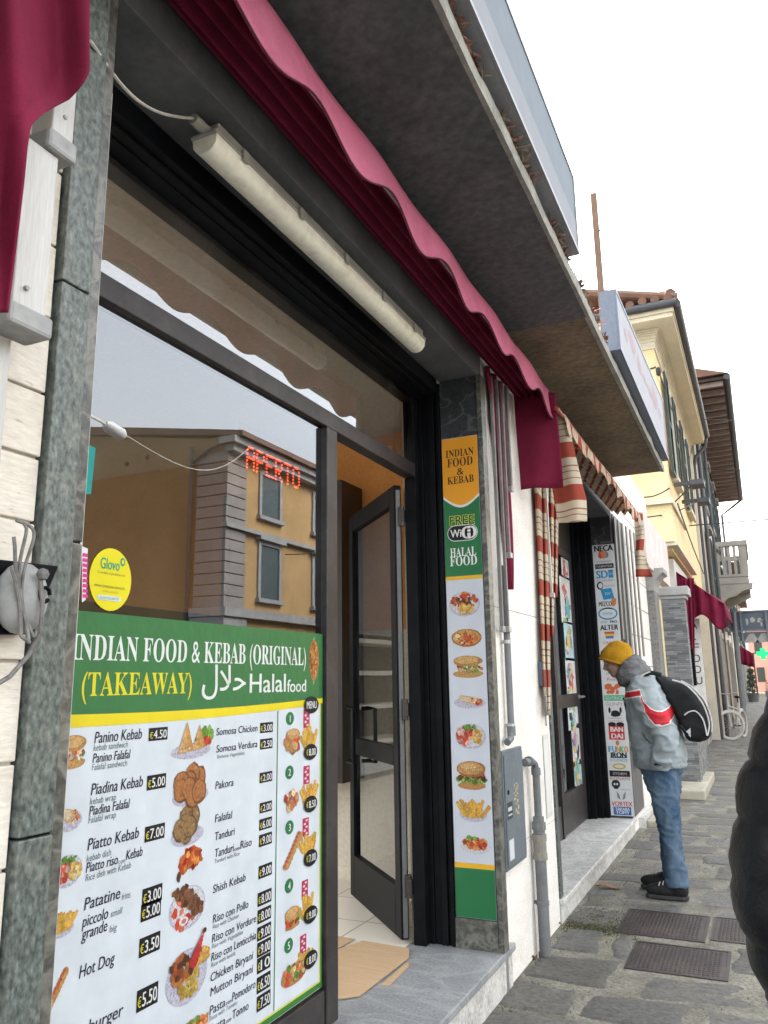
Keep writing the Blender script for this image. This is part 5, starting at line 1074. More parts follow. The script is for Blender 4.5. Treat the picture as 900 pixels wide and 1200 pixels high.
# dead leaves
LEAF = mat('dead_leaf', (0.34, 0.17, 0.07), (0.24, 0.12, 0.05), scale=20, rough=.8)
for i, (px, py, s, lab) in enumerate(((712, 1040, .09, 'curled orange brown dead leaf on the pavement before the second shop step'), (625, 1123, .045, 'small orange dead leaf lying at the foot of the grey pipe'), (655, 1085, .03, 'tiny dead leaf on the pavement right of the grey pipe'))):
    c = onZ(px, py, .006); m = MB()
    def lf(a, b, c=c, s=s, i=i): w = math.sin(math.pi * min(1, a * .98 + .01)) ** .7 * s * .45; return (c.x + (a - .5) * s * 2 * math.cos(.4 + i) - (b - .5) * w * math.sin(.4 + i), c.y + (a - .5) * s * 2 * math.sin(.4 + i) * .5 + (b - .5) * w * 1.6, .008 + .018 * abs(b - .5) + .012 * math.sin(a * 5))
    m.surf(lf, 10, 4); tag(m.build('dead_leaf', LEAF, solid=.001), lab, 'leaf', 'dead leaves on the pavement')
# ================================================================ THE STREET BEYOND
YELW = mat('yellow_plaster', (0.78, 0.64, 0.37), (0.70, 0.57, 0.32), scale=1.2, rough=.9, dirt=(.46, .36, .2), dscale=.8, damt=.5)
CORN = mat('cream_cornice', (0.66, 0.60, 0.46), (0.58, 0.53, 0.41), scale=1.5, rough=.85)
GREYW = mat('grey_plaster', (0.60, 0.56, 0.48), (0.5, 0.47, 0.4), scale=1, rough=.9, dirt=(.35, .32, .27), dscale=.9, damt=.5)
CREAMW = mat('cream_plaster', (0.70, 0.64, 0.52), (0.62, 0.57, 0.46), scale=1, rough=.9, dirt=(.42, .38, .3), dscale=1, damt=.5)
ORNW = mat('salmon_plaster', (0.66, 0.36, 0.22), (0.58, 0.31, 0.19), scale=1, rough=.9)
PINKW = mat('pink_plaster', (0.70, 0.42, 0.38), (0.62, 0.37, 0.33), scale=1, rough=.9)
SHUT = mat('dark_green_shutter', (0.035, 0.06, 0.06), (0.05, 0.08, 0.08), scale=6, rough=.6)
GUT = mat('dark_gutter', (0.07, 0.075, 0.085), (0.05, 0.053, 0.06), scale=4, rough=.45, metal=.4)
ROOF = mat('terracotta_tiles', (0.20, 0.105, 0.07), (0.12, 0.068, 0.05), scale=8, rough=.9, dirt=(.2, .18, .14), dscale=4, damt=.6)
DOORW = mat('dark_door', (0.06, 0.05, 0.045), rough=.5)
STONE = mat('grey_trim_stone', (0.36, 0.35, 0.335), (0.28, 0.272, 0.26), scale=4, rough=.85)
def shutter(parent, x, y, z0, z1, w, t=.035, slats=True):
    m = MB(); s = .05
    m.box(x, y, z0, x + t, y + s, z1); m.box(x, y + w - s, z0, x + t, y + w, z1); m.box(x, y + s, z0, x + t, y + w - s, z0 + s); m.box(x, y + s, z1 - s, x + t, y + w - s, z1); m.box(x, y + s, (z0 + z1) / 2 - s / 2, x + t, y + w - s, (z0 + z1) / 2 + s / 2)
    n = max(4, int((z1 - z0) / .07))
    for i in range(n):
        z = z0 + s + (z1 - z0 - 2 * s) * (i + .5) / n; m.add([(x + .004, y + s, z + .03), (x + t - .004, y + s, z - .02), (x + t - .004, y + w - s, z - .02), (x + .004, y + w - s, z + .03)], [(0, 1, 2, 3)])
    return m.build('shutter', SHUT, parent)
def window(parent, x, y0, y1, z0, z1, trim=STONE, sh=True, nx=1, cor=True):
    """window in a wall whose outer face is at x, looking along nx*X"""
    m = MB(); t = .11
    m.box(x, y0 - t, z0, x + nx * .05, y0, z1); m.box(x, y1, z0, x + nx * .05, y1 + t, z1); m.box(x, y0 - t, z1, x + nx * .05, y1 + t, z1 + t)
    if cor: m.box(x, y0 - t - .08, z1 + t, x + nx * .16, y1 + t + .08, z1 + t + .1)
    fr_ = m.build('window', trim, parent)
    MB().box(x, y0 - t - .06, z0 - .1, x + nx * .12, y1 + t + .06, z0).build('sill', trim, fr_)
    MB().box(x + nx * .004, y0, z0, x + nx * .012, y1, z1).build('pane', GLASSF if not sh else SHUT, fr_)
    return fr_
# -- white clad stretch right of the second shop, with its fascia sign
wc = thing('shop_building', 'low white clad wall with thin joint lines between the second shop and the stone pillar', 'building', (0, 10.5, 0))
m = MB(); zs = [0, .12, .55, .95, 1.3, 1.65, 2.0, 2.35, 2.7, 3.05, 3.4, 3.75, 4.1]
for z0, z1 in zip(zs, zs[1:]): m.box(-.5, 8.61, z0 + (.006 if z0 else 0), .0, 12.0, z1 - .006)
m.build('wall', TRAVW, wc); B(-4, 8.615, 0, -.012, 11.99, 4.09).build('core', mat('joint_filler', (.3, .28, .25), rough=.9), wc)
B(-.3, 8.9, -.02, .06, 11.9, .1).build('base_course', MARBLE2, wc)
a, b = onX(757, 606, .12), onX(784, 685, .12)
fs = thing('fascia_sign', 'faded pinkish fascia sign with pale letters on the white clad wall', 'sign', (.08, 11.2, 3.3))
fy0, fy1, fz0, fz1 = onX(757, 640, .12).y, onX(783, 655, .12).y, 2.92, 3.62
B(.003, fy0, fz0, .12, fy1, fz1).build('panel', mat('faded_pink_panel', (.62, .53, .51), (.54, .45, .44), scale=3, rough=.6), fs)
m = MB()
for i, ch in enumerate('BAR'): text(m, ch, (.1215, fy0 + .5 + i * .62, fz0 + .2), U, V, .32, (.76, .74, .73), width=.4, bold=.05)
m.build('lettering', PRINT, fs)
# -- stone pilaster and ledgestone pillar
LEDGE = bpy.data.materials.new('grey_ledgestone'); LEDGE.use_nodes = True; nt = LEDGE.node_tree; L = nt.links.new
bt = nd(nt, 'ShaderNodeTexBrick'); bt.inputs['Scale'].default_value = 1; bt.inputs['Brick Width'].default_value = .16; bt.inputs['Row Height'].default_value = .028; bt.inputs['Mortar Size'].default_value = .002; bt.offset = .37; bt.squash_frequency = 3; bt.squash = .7
bt.inputs['Color1'].default_value = (.25, .256, .262, 1); bt.inputs['Color2'].default_value = (.10, .103, .106, 1); bt.inputs['Mortar'].default_value = (.09, .09, .09, 1)
tc = nd(nt, 'ShaderNodeTexCoord'); sep = nd(nt, 'ShaderNodeSeparateXYZ'); cmb = nd(nt, 'ShaderNodeCombineXYZ'); ad = nd(nt, 'ShaderNodeMath', operation='ADD')
L(tc.outputs['Object'], sep.inputs[0]); L(sep.outputs[0], ad.inputs[0]); L(sep.outputs[1], ad.inputs[1]); L(ad.outputs[0], cmb.inputs[0]); L(sep.outputs[2], cmb.inputs[1]); L(cmb.outputs[0], bt.inputs['Vector'])
L(bt.outputs['Color'], nt.nodes['Principled BSDF'].inputs['Base Color']); nt.nodes['Principled BSDF'].inputs['Roughness'].default_value = .85
b_ = nd(nt, 'ShaderNodeBump'); b_.inputs['Distance'].default_value = .02; L(bt.outputs['Color'], b_.inputs['Height']); L(b_.outputs[0], nt.nodes['Principled BSDF'].inputs['Normal'])
py_ = 11.2; pL, pR = onY(768, 760, py_).x, onY(779, 760, py_).x
pl = thing('stone_pilaster', 'rough grey stone pilaster with curved capital at the end of the white clad wall', 'pilaster', (pL, py_, 0))
B(-.2, py_, 0, .10, py_ + .5, 2.66).build('shaft', mat('rough_grey_stone', (.25, .245, .235), (.13, .127, .122), scale=26, rough=.95, bump=.8, bscale=40), pl)
m = MB(); pr = [(.10, 2.66), (.11, 2.74), (.14, 2.82), (.20, 2.88), (.24, 2.90), (.24, 2.96), (-.2, 2.96), (-.2, 2.66)]
m.prism([(x, py_ - .02, z) for x, z in pr], (0, .54, 0)); m.build('capital', STONE, pl)
gy_ = 12.05; x0, x1 = onY(779.5, 760, gy_).x, onY(807, 760, gy_).x
zt = onY(790, 702, gy_).z
gpil = thing('ledgestone_pillar', 'square grey ledgestone pillar with pale flat cap beyond the man', 'pillar', ((x0 + x1) / 2, gy_, 0))
B(x0, gy_, 0, x1, gy_ + .32, zt).build('shaft', LEDGE, gpil); zc_ = onY(790, 690, gy_).z
MB().box(x0 - .02, gy_ - .02, zt + .001, x1 + .03, gy_ + .36, zt + .05).box(x0 - .05, gy_ - .05, zt + .051, x1 + .07, gy_ + .4, zc_ + .03).build('cap', mat('pale_cap_stone', (.42, .42, .41), rough=.8), gpil, bevel=.01)
B(-.4, 12.4, .0, x1 - .02, 14.0, 1.1).build('low_wall', LEDGE, gpil)
st3 = thing('entrance_step', 'worn pale stone step in front of the ledgestone pillar', 'step', (.2, 10.8, 0))
m = MB(); m.box(.061, 9.0, -.02, .20, 11.15, .06); m.box(.06, 11.151, -.02, .50, 13.4, .11); m.build('tread', mat('worn_pale_stone', (.44, .41, .33), (.35, .325, .26), scale=5, rough=.85), st3, bevel=.02)
# -- yellow house
yh = thing('yellow_house', 'pale yellow house with cream eaves and dark green shutters above the shop roofs', 'house', (.15, 17, 0))
YX, YA, YB = .15, 14.0, 21.8
m = MB(); m.box(-9, YA, 3.6, YX, YB, 7.25); m.box(-9, YA + .4, 0, .0, YB, 3.7); m.build('wall', YELW, yh)
B(-1.2, YA - .25, 3.72, .21, YA + 2.4, 4.36).build('lower_storey', YELW, yh); B(-1.3, YA - .32, 4.361, .25, YA + 2.5, 4.45).build('string_course', CORN, yh); B(-1.2, YA - .22, 3.66, .26, YA + 4.2, 3.719).build('string_course', CORN, yh)
m = MB(); N = 8
for i in range(N):       # cove under the eaves
    t0, t1 = i / N * math.pi / 2, (i + 1) / N * math.pi / 2
    f = lambda t: (YX + .02 + .13 * (1 - math.cos(t)), 7.25 + .33 * math.sin(t))
    (xa, za), (xb, zb) = f(t0), f(t1); m.box(-9, YA - (xb - YX), za, xb, YB, zb)
m.box(-9, YA - .48, 7.59, .545, YB + .1, 7.67); m.box(-9, YA - .52, 7.671, .57, YB + .12, 7.76); m.build('eaves', CORN, yh)
m = MB(); m.tube([(.62, YA - .5, 7.8), (.62, YB + .15, 7.8)], .075, 10); m.tube([(-9, YA - .56, 7.8), (.62, YA - .56, 7.8)], .075, 10)
m.tube([(.60, YB + .1, 7.75), (.55, YB + .1, 7.5), (.3, YB + .1, 7.25), (.24, YB + .1, 7.0), (.24, YB + .1, 0)], .05, 10); m.build('gutter', GUT, yh, smooth=True)
rf = MB().add([(.60, YA - .6, 7.85), (.60, YB + .3, 7.85), (-9.6, YB + .3, 7.85), (-9.6, YA - .6, 7.85), (-4.5, YA + 4, 9.3), (-4.5, YB - 4, 9.3)], [(0, 1, 5, 4), (1, 2, 5), (2, 3, 4, 5), (3, 0, 4), (3, 2, 1, 0)]).build('roof', ROOF, yh)
m = MB()
for k in range(24):
    x = .5 - k * .21; e = .012 * (k % 3); m.tube([(x, YA - .62, 7.88 + e), (x, YA + .2, 7.88 + .20 + e)], [.075, .07], 8)
for k in range(36):
    y = YA - .5 + k * .21; m.tube([(.64, y, 7.90), (-1.0, y, 7.90 + .36 * 1.3)], .085, 8)
m.tube([(.55, YA - .5, 7.96), (-1.0, YA + .9, 8.42)], .13, 8)
m.build('roof_tiles', ROOF, rf, smooth=True)
for (y0, y1) in ((15.4, 16.25), (18.6, 19.45)):
    w = window(yh, YX, y0, y1, 5.2, 7.05, CORN, sh=False, cor=False)
    shutter(w, YX + .055, y0 - .62, 5.15, 7.1, .56); shutter(w, YX + .055, y1 + .06, 5.15, 7.1, .56)
for y in (14.8, 16.4): MB().box(.21, y, 4.9, .499, y + .1, 4.96).box(.5, y - .12, 4.86, .72, y + .3, 4.95).build('flood_lamp', GUT, yh)
m = MB()
for a, b in (((.16, 13.99, 6.9), (-.6, 13.98, 6.95)), ((.2, 14.1, 6.8), (.2, 21, 7.0)), ((.30, 14.0, 4.4), (.30, 20, 3.9)), ((-.3, 13.6, 4.5), (.22, 13.72, 4.62)), ((-.3, 13.7, 4.0), (.5, 14.9, 4.9)), ((-.1, 12.9, 4.0), (.5, 16.4, 4.9))):
    A_, B_ = Vector(a), Vector(b); m.tube([A_.lerp(B_, i / 8) - Vector((0, 0, .06 * math.sin(math.pi * i / 8))) for i in range(9)], .012, 5)
m.ell((.19, 14.02, 6.82), (.05, .05, .09), 8); m.build('wiring', BCABLE, yh)
B(.0, 14.41, 0, .04, 21.7, .9).build('base_course', STONE, yh)
for y0, y1 in ((15.2, 16.4), (17.4, 18.4), (19.6, 20.8)):
    m = MB().box(.004, y0, .02, .03, y1, 2.7).build('shop_door', DOORW, yh); MB().box(.031, y0 - .12, .0, .06, y0, 2.8).box(.031, y1, 0, .06, y1 + .12, 2.8).box(.031, y0 - .12, 2.8, .06, y1 + .12, 2.92).build('surround', STONE, m)
B(.005, 14.6, 2.95, .10, 17.5, 3.55).build('fascia_board', mat('white_board', (.6, .6, .6), rough=.6), yh)
# maroon awning of the next shop
ma = thing('awning', 'small maroon awning with hanging side curtain on the shop beyond the ledgestone pillar', 'awning', (.5, 15.5, 2.8))
def mroof(a, b):
    y = 14.9 + 3.3 * a; return (.06 + .78 * b, y, 3.38 - .62 * b + .035 * math.sin(y * 7 + b) * b)
MB().surf(mroof, 40, 10).build('roof_fabric', MAROON, ma, smooth=True, solid=.006, angle=180)
def mval(a, b):
    y = 14.9 + 3.3 * a; return (.84 + .02 * math.sin(y * 8) * b, y, 2.76 - .2 * b + .035 * math.sin(y * 7 + 1))
MB().surf(mval, 40, 4).build('valance', MAROON, ma, smooth=True, solid=.006, angle=180)
def mside(a, b): return (.10 + .74 * a, 14.9 + .05 * math.sin(a * 22), 3.36 - .62 * a - b * (.62 + .1 * math.sin(a * 9) - .45 * (a - .2) ** 2 + max(0, .5 * (1 - 5 * a))))
MB().surf(mside, 36, 10).build('side_curtain', MAROON, ma, smooth=True, solid=.006, angle=180)
def mcur(a, b): return (.2 + .2 * a * (1 - .6 * b), 14.7 + .04 * math.sin(a * 16), 3.2 - 1.5 * b)
MB().surf(mcur, 14, 14).build('hanging_curtain', MAROON, ma, smooth=True, solid=.006, angle=180)
bn = thing('vertical_banner', 'white vertical banner with black letters reading downwards below the small maroon awning', 'banner', (.4, 15.3, 1.6))
bx0, bx1 = onY(811, 780, 15.3).x, onY(824.5, 780, 15.3).x; bz0, bz1 = onY(820, 845, 15.3).z, onY(815, 725, 15.3).z
B(bx0, 15.3, bz0, bx1, 15.33, bz1).build('panel', mat('white_banner', (.74, .74, .74), rough=.7), bn)
m = MB(); hh = (bz1 - bz0) / 9.2
for i, ch in enumerate('A.FDDU.MA'): text(m, ch, ((bx0 + bx1) / 2, 15.297, bz1 - hh * (i + .95)), UX, V, hh * .72, (.03, .03, .035), align='C', width=(bx1 - bx0) * (.55 if ch != '.' else .15))
m.build('lettering', PRINT, bn)
lp = onY(812, 780, 13.2); t = thing('wall_lantern', 'slim black wall lantern fixed behind the ledgestone pillar', 'lamp', (lp.x, 13.2, lp.z)); m = MB().box(lp.x - .05, 13.2, lp.z - .3, lp.x + .03, 13.3, lp.z + .26); m.build('case', BLACK, t, bevel=.01); MB().box(lp.x - .3, 13.24, lp.z - .02, lp.x - .05, 13.27, lp.z + .02).build('arm', BLACK, t)
# -- house with dark timber eaves and balcony
eh = thing('grey_house', 'tall grey house with wide dark timber eaves and stone balcony', 'house', (.2, 30, 0))
EY0, EY1, EX = 22.0, 37.0, .28
B(-10, EY0, 0, EX, EY1, 8.9).build('wall', GREYW, eh)
B(-1, EY0 - .35, 0, .22, EY0 - .002, 7.3).build('corner_strip', GREYW, eh)
m = MB(); m.box(-10, EY0 - .6, 9.12, 1.2, EY1 + .4, 9.2); m.build('eaves_boarding', mat('dark_timber', (.06, .045, .04), (.035, .028, .025), scale=4, stretch=(.4, 6, 1), rough=.8), eh)
TIM = mat('grey_brown_rafter', (.27, .21, .19), (.2, .155, .14), scale=6, rough=.8)
for k in range(24): B(.32, EY0 - .5 + k * .66, 8.98, 1.16, EY0 - .4 + k * .66, 9.119).build('rafter', TIM, eh)
m = MB(); m.tube([(1.27, EY0 - .65, 9.17), (1.27, EY1 + .45, 9.17)], .085, 10); m.tube([(1.25, EY1 + .3, 9.1), (.9, EY1 + .35, 8.85), (.42, EY1 + .3, 8.5), (.40, EY1 + .3, 0)], .05, 8); m.tube([(.36, EY0 + .4, 8.9), (.36, EY0 + .4, .0)], .05, 8); m.tube([(.36, 26.6, 8.9), (.36, 26.6, .0)], .045, 8); m.build('gutter', GUT, eh, smooth=True)
MB().prism([(1.3, EY0 - .7, 9.24), (-5, EY0 - .7, 11.4), (-11, EY0 - .7, 9.24)], (0, EY1 - EY0 + 1.2, 0)).build('roof', ROOF, eh)
for y0 in (23.4, 27.2, 30.2, 33.2):
    for z0, z1 in ((6.2, 8.2), (3.2, 5.4)):
        w = window(eh, EX, y0, y0 + .9, z0, z1, STONE, sh=True); shutter(w, EX + .055, y0 - .7, z0 - .03, z1 + .03, .66); shutter(w, EX + .055, y0 + .95, z0 - .03, z1 + .03, .66)
for y0 in (23.2, 25.4, 28.0, 31.0, 34.0):
    d = B(EX, y0, .05, EX + .02, y0 + 1.1, 2.5).build('house_door', DOORW if y0 != 25.4 else mat('pine_door', (.36, .22, .1), rough=.6), eh); MB().box(EX, y0 - .15, 0, EX + .08, y0 - .001, 2.62).box(EX, y0 + 1.101, 0, EX + .08, y0 + 1.25, 2.62).box(EX, y0 - .15, 2.621, EX + .08, y0 + 1.25, 2.8).build('surround', STONE if y0 != 28.0 else CORN, d)
bal = MB(); by0, by1, bxo = 27.8, 31.6, 1.24; BALM = mat('grey_balcony_stone', (.44, .42, .39), (.36, .345, .32), scale=3, rough=.9)
bal.box(EX, by0, 4.45, bxo, by1, 4.75); bc = bal.build('balcony', BALM, eh)
m = MB(); m.prism([(EX, by0 + .02, 4.449), (bxo + .1, by0 + .02, 4.449), (bxo + .08, by0 + .02, 4.28), (1.0, by0 + .02, 4.20), (.8, by0 + .02, 4.06), (.55, by0 + .02, 4.0), (.42, by0 + .02, 3.86), (EX, by0 + .02, 3.8)], (0, .3, 0)); m.build('corbel', BALM, bc); m = MB(); m.prism([(EX, by1 - .32, 4.449), (bxo, by1 - .32, 4.449), (bxo, by1 - .32, 4.3), (.7, by1 - .32, 4.05), (EX, by1 - .32, 3.8)], (0, .3, 0)); m.build('corbel', BALM, bc)
m = MB(); m.box(EX, by0 - .03, 5.68, bxo + .06, by0 + .2, 5.84); m.box(bxo - .16, by0 + .201, 5.68, bxo + .06, by1 + .03, 5.84); m.box(EX, by1 - .2, 5.68, bxo - .161, by1 + .03, 5.84); m.build('handrail', BALM, bc)
for k in range(5): x = EX + .1 + k * .17; B(x - .045, by0 + .03, 4.751, x + .045, by0 + .15, 5.679).build('baluster', BALM, bc)
MB().box(bxo - .18, by0 + .01, 4.751, bxo + .02, by0 + .17, 5.679).box(EX, by0 + .05, 5.20, bxo - .181, by0 + .13, 5.26).build('corner_post', BALM, bc)
for k in range(16): y = by0 + .35 + k * .2; B(bxo - .12, y, 4.751, bxo - .02, y + .09, 5.679).build('baluster', BALM, bc)
# -- farther row
far = [(37.6, 45, .30, 6.4, CREAMW, 'cream plastered house just past the balcony', .0), (45.02, 54, .28, 7.2, GREYW, 'weathered grey beige house behind the blue grey street sign', .0), (54.02, 66, .22, 6.8, CREAMW, 'pale house at the far end of the row near the topiary', 0), (66.02, 84, .1, 8.0, ORNW, 'salmon coloured house at the far end of the row', 0)]
for y0, y1, x, h, mt, lab, _ in far:
    t = thing('row_house', lab, 'house', (x, y0, 0)); B(-9, y0, 0, x, y1, h).build('wall', mt, t)
    MB().prism([(x + .5, y0, h), (-4.5, y0, h + 1.6), (-9.5, y0, h)], (0, y1 - y0, 0)).build('roof', ROOF, t)
    MB().tube([(x + .55, y0, h + .02), (x + .55, y1, h + .02)], .07, 8).tube([(x + .08, y0 + .3, h), (x + .08, y0 + .3, 0)], .05, 8).build('gutter', GUT, t, smooth=True)
    yy = y0 + 1.2; k = 0
    while yy < y1 - 1.4:
        w = window(t, x, yy, yy + .9, 3.6, 5.3, STONE, sh=True, cor=False); shutter(w, x + .055, yy - .6, 3.6, 5.3, .55); shutter(w, x + .055, yy + .95, 3.6, 5.3, .55)
        d = B(x, yy, .02, x + .03, yy + 1.1, 2.5).build('house_door', [DOORW, SHUT, TIM, RED][k % 4], t); MB().box(x, yy - .14, 0, x + .07, yy - .001, 2.6).box(x, yy + 1.101, 0, x + .07, yy + 1.24, 2.6).build('surround', STONE, d); yy += 2.7; k += 1
fa_ = thing('awning', 'far small maroon awning hanging from the row below the blue grey street sign', 'awning', (.5, 44, 2.6))
MB().surf(lambda a, b: (.3 + .7 * b, 42.5 + 3 * a, 3.1 - .5 * b), 8, 4).build('roof_fabric', MAROON, fa_, solid=.01); MB().surf(lambda a, b: (.3 + .7 * a, 42.5 + .05 * math.sin(a * 18), 3.1 - .5 * a - b * (.95 - .3 * a)), 12, 4).build('side_curtain', MAROON, fa_, smooth=True, solid=.01, angle=180)
# -- street sign seen from behind
SB = mat('blue_grey_sign_back', (.13, .165, .215), (.10, .13, .175), scale=2, rough=.5, metal=.2); SBL = mat('blue_grey_sign_frame', (.22, .26, .30), rough=.5, metal=.2)
gs = thing('street_sign', 'wide blue grey sign panel seen from behind on a post over the pavement', 'sign', (.45, 30.5, 0)); GY_ = 30.5
sx0, sz0, sz1 = onY(856, 735, GY_).x, onY(880, 751, GY_).z, onY(880, 717, GY_).z; zm = sz0 + (sz1 - sz0) * .36
B(sx0, GY_, zm + .02, 4.2, GY_ + .07, sz1).build('panel', SB, gs); B(sx0 + .25, GY_, sz0, 4.0, GY_ + .06, zm - .06).build('lower_panel', SB, gs)
m = MB(); m.box(sx0 - .04, GY_ - .05, zm - .04, 4.2, GY_ - .002, zm + .02)
m.build('cross_bar', SBL, gs)
for x in (sx0 + .36, sx0 + 1.16, 2.9): B(x - .03, GY_ - .10, sz0, x + .03, GY_ - .051, sz1 + .02).build('bracket', SBL, gs)
B(sx0 - .05, GY_ - .04, sz1 + .001, 4.25, GY_ + .1, sz1 + .05).build('top_edge', SBL, gs)
px = onY(866, 800, GY_).x; m = MB(); m.tube([(sx0 + .16, GY_ - .12, sz1), (sx0 + .14, GY_ - .12, 0)], .07, 12); m.build('post', SBL, gs, smooth=True)
m = MB(); rg = random.Random(3); y = GY_ - .003
for x, z, a, b in ((.55, .30, .05, .12), (.72, .36, .08, .09), (.95, .34, .09, .08), (1.0, .22, .03, .12), (1.35, .55, .06, .16)): disc(m, (sx0 + x, y - .0005, zm + z), UX, V, a, b, (.55, .57, .58), 10, .25, rg)
for x in (.62, 1.0): m.poly([(sx0 + x - .25, y, zm - .42), (sx0 + x + .25, y, zm - .42), (sx0 + x + .1, y, zm - .1), (sx0 + x - .05, y, zm - .12)], 0, (.5, .52, .53))
m.build('torn_stickers', PAPER, gs)
# -- topiary, far end
tp = thing('topiary', 'dark clipped spiral shrub in a grey pot at the far end of the pavement', 'plant', (1.05, 55, 0)); tq = onY(881, 800, 55)
POT = mat('grey_pot', (.13, .13, .14), rough=.6); TX_ = tq.x
MB().tube([(TX_, 55, -.02), (TX_, 55, .5), (TX_, 55, .52)], [.28, .34, .36], 14).build('pot', POT, tp, smooth=True); MB().tube([(TX_, 55, .5), (TX_, 55, 2.3)], .04, 6).build('trunk', TIM, tp)
FOL = mat('dark_foliage', (.05, .085, .04), (.025, .045, .022), scale=9, rough=.9); m = MB(); rg = random.Random(6)
for zc_, r_ in ((.78, .33), (1.15, .28), (1.5, .24), (1.85, .19), (2.25, .15)):
    for i in range(260):
        d = Vector((rg.gauss(0, 1), rg.gauss(0, 1), rg.gauss(0, 1))).normalized() * r_ * rg.uniform(.7, 1.1); q = Vector((TX_, 55, zc_)) + Vector((d.x, d.y, d.z * .8)); u_ = Vector((rg.gauss(0, 1), rg.gauss(0, 1), rg.gauss(0, 1))).normalized() * .05; w_ = u_.cross(d).normalized() * .035; m.add([q - u_, q + w_, q + u_, q - w_], [(0, 1, 2, 3)])
m.build('foliage', FOL, tp)
# -- closing houses, pharmacy cross, red flower boxes
pk = thing('far_house', 'pink house closing the far end of the street', 'house', (1.5, 88, 0)); B(.4, 88, 0, 4.0, 96, 6.2).build('wall', PINKW, pk); MB().prism([(.1, 87.6, 6.2), (2.2, 87.6, 7.3), (4.3, 87.6, 6.2)], (0, 8, 0)).build('roof', ROOF, pk)
for x in (.9, 2.4):
    for z in (1.0, 3.8): MB().box(x, 87.95, z, x + .7, 87.99, z + 1.4).build('window', SHUT, pk)
yk = thing('far_house', 'yellow shop house closing the far end of the street', 'house', (6, 86, 0)); B(4.05, 86, 0, 12, 96, 6.0).build('wall', YELW, yk); MB().prism([(3.8, 85.6, 6), (8, 85.6, 7.4), (12.2, 85.6, 6)], (0, 10, 0)).build('roof', ROOF, yk)
B(4.5, 85.9, 3.0, 11, 85.99, 3.6).build('fascia_board', mat('cream_board', (.7, .62, .4), rough=.6), yk)
cx_ = onY(894, 766, 80); t = thing('pharmacy_cross', 'lit green pharmacy cross at the far end of the street', 'sign', (cx_.x, 80, cx_.z))
GLED = emis_mat('green_led', (.01, .8, .2), 0.13); MB().box(cx_.x - .55, 80, cx_.z - .2, cx_.x + .55, 80.15, cx_.z + .2).box(cx_.x - .2, 80.001, cx_.z + .2, cx_.x + .2, 80.149, cx_.z + .5).box(cx_.x - .2, 80.001, cx_.z - .5, cx_.x + .2, 80.149, cx_.z - .2).build('cross', GLED, t); MB().tube([(cx_.x - .8, 80.07, cx_.z + .1), (cx_.x - .8, 80.07, 0)], .06, 8).box(cx_.x - .8, 80.03, cx_.z, cx_.x - .55, 80.1, cx_.z + .1).build('post', GUT, t)
REDF = mat('red_flowers', (.34, .05, .05), (.24, .10, .07), scale=14, rough=.9); FP = onZ(893, 808, 0)
for i, dxx in enumerate((.2, 1.5, 2.8)):
    t = thing('flower_box', 'planter of red flowers before the far houses', 'planter', (1.2 + dxx, 68, 0), 'planters of red flowers at the far end'); MB().box(1.2 + dxx, 68, -.02, 2.4 + dxx, 68.5, .45).build('box', POT, t); m = MB(); rg = random.Random(40 + i)
    for k in range(420):
        q = Vector((1.25 + dxx + rg.random() * 1.1, 68.05 + rg.random() * .4, .45 + rg.random() * .75)); u_ = Vector((rg.gauss(0, 1), rg.gauss(0, 1), rg.gauss(0, 1))).normalized() * .07; w_ = Vector((rg.gauss(0, 1), rg.gauss(0, 1), rg.gauss(0, 1))).normalized() * .07; m.add([q, q + u_, q + w_], [(0, 1, 2)], 1 if rg.random() < .35 else 0)
    m.build('flowers', [REDF, FOL], t)
# -- overhead wires
def wire(name, pts, lab, r_=.012, sag=.1):
    A_, B_ = map(Vector, pts); tag(MB().tube([A_.lerp(B_, i / 16) - Vector((0, 0, sag * math.sin(math.pi * i / 16))) for i in range(17)], r_, 5).build(name, BCABLE, smooth=True), lab, 'wire', 'wires crossing the street')
wire('overhead_wire', (onY(823, 491, 18), onY(985, 484, 18)), 'higher thin wire crossing the sky from the yellow house eaves', .009)
wire('overhead_wire', (onY(822, 549, 24), onY(985, 545, 24)), 'lower thin wire crossing the sky below the timber eaves', .012)
wire('overhead_wire', (onY(838, 677, 27), onY(985, 660, 27)), 'thin wire crossing the sky beside the stone balcony', .010)
# -- bicycle against the wall
bk = thing('bicycle', 'white city bicycle leaning on the row of houses past the banner', 'bicycle', (.5, 22.6, 0))
WT = mat('white_bike_paint', (.46, .46, .44), rough=.4); TYRE = mat('dark_tyre', (.03, .03, .03), rough=.8); WTY = mat('pale_tyre', (.62, .61, .57), rough=.7)
def wheel(c, ang, nm):
    c = Vector(c); ax = Vector((math.cos(ang), math.sin(ang), 0)); up = Vector((0, 0, 1)); R_ = .31
    w = MB().tube([c + ax * R_ * math.cos(t * math.pi / 14) + up * R_ * math.sin(t * math.pi / 14) for t in range(29)], .018, 6, caps=False).build(nm, WT, bk, smooth=True)
    MB().tube([c + ax * (R_ + .025) * math.cos(t * math.pi / 14) + up * (R_ + .025) * math.sin(t * math.pi / 14) for t in range(29)], .020, 6, caps=False).build('tyre', WTY, w, smooth=True)
    m = MB()
    for k in range(14): m.tube([c, c + ax * R_ * math.cos(k * math.pi / 7) + up * R_ * math.sin(k * math.pi / 7)], .003, 4)
    n_ = ax.cross(up); m.tube([c - n_ * .05, c + n_ * .05], .025, 8); m.build('spokes', GALV, w)
fw = onZ(857, 868, 0); fx_, fy_ = fw.x, 22.0
wheel((fx_, fy_, .335), .45, 'front_wheel'); rx_, ry_ = fx_ + .26, fy_ + 1.0; wheel((rx_, ry_, .335), 1.32, 'rear_wheel')
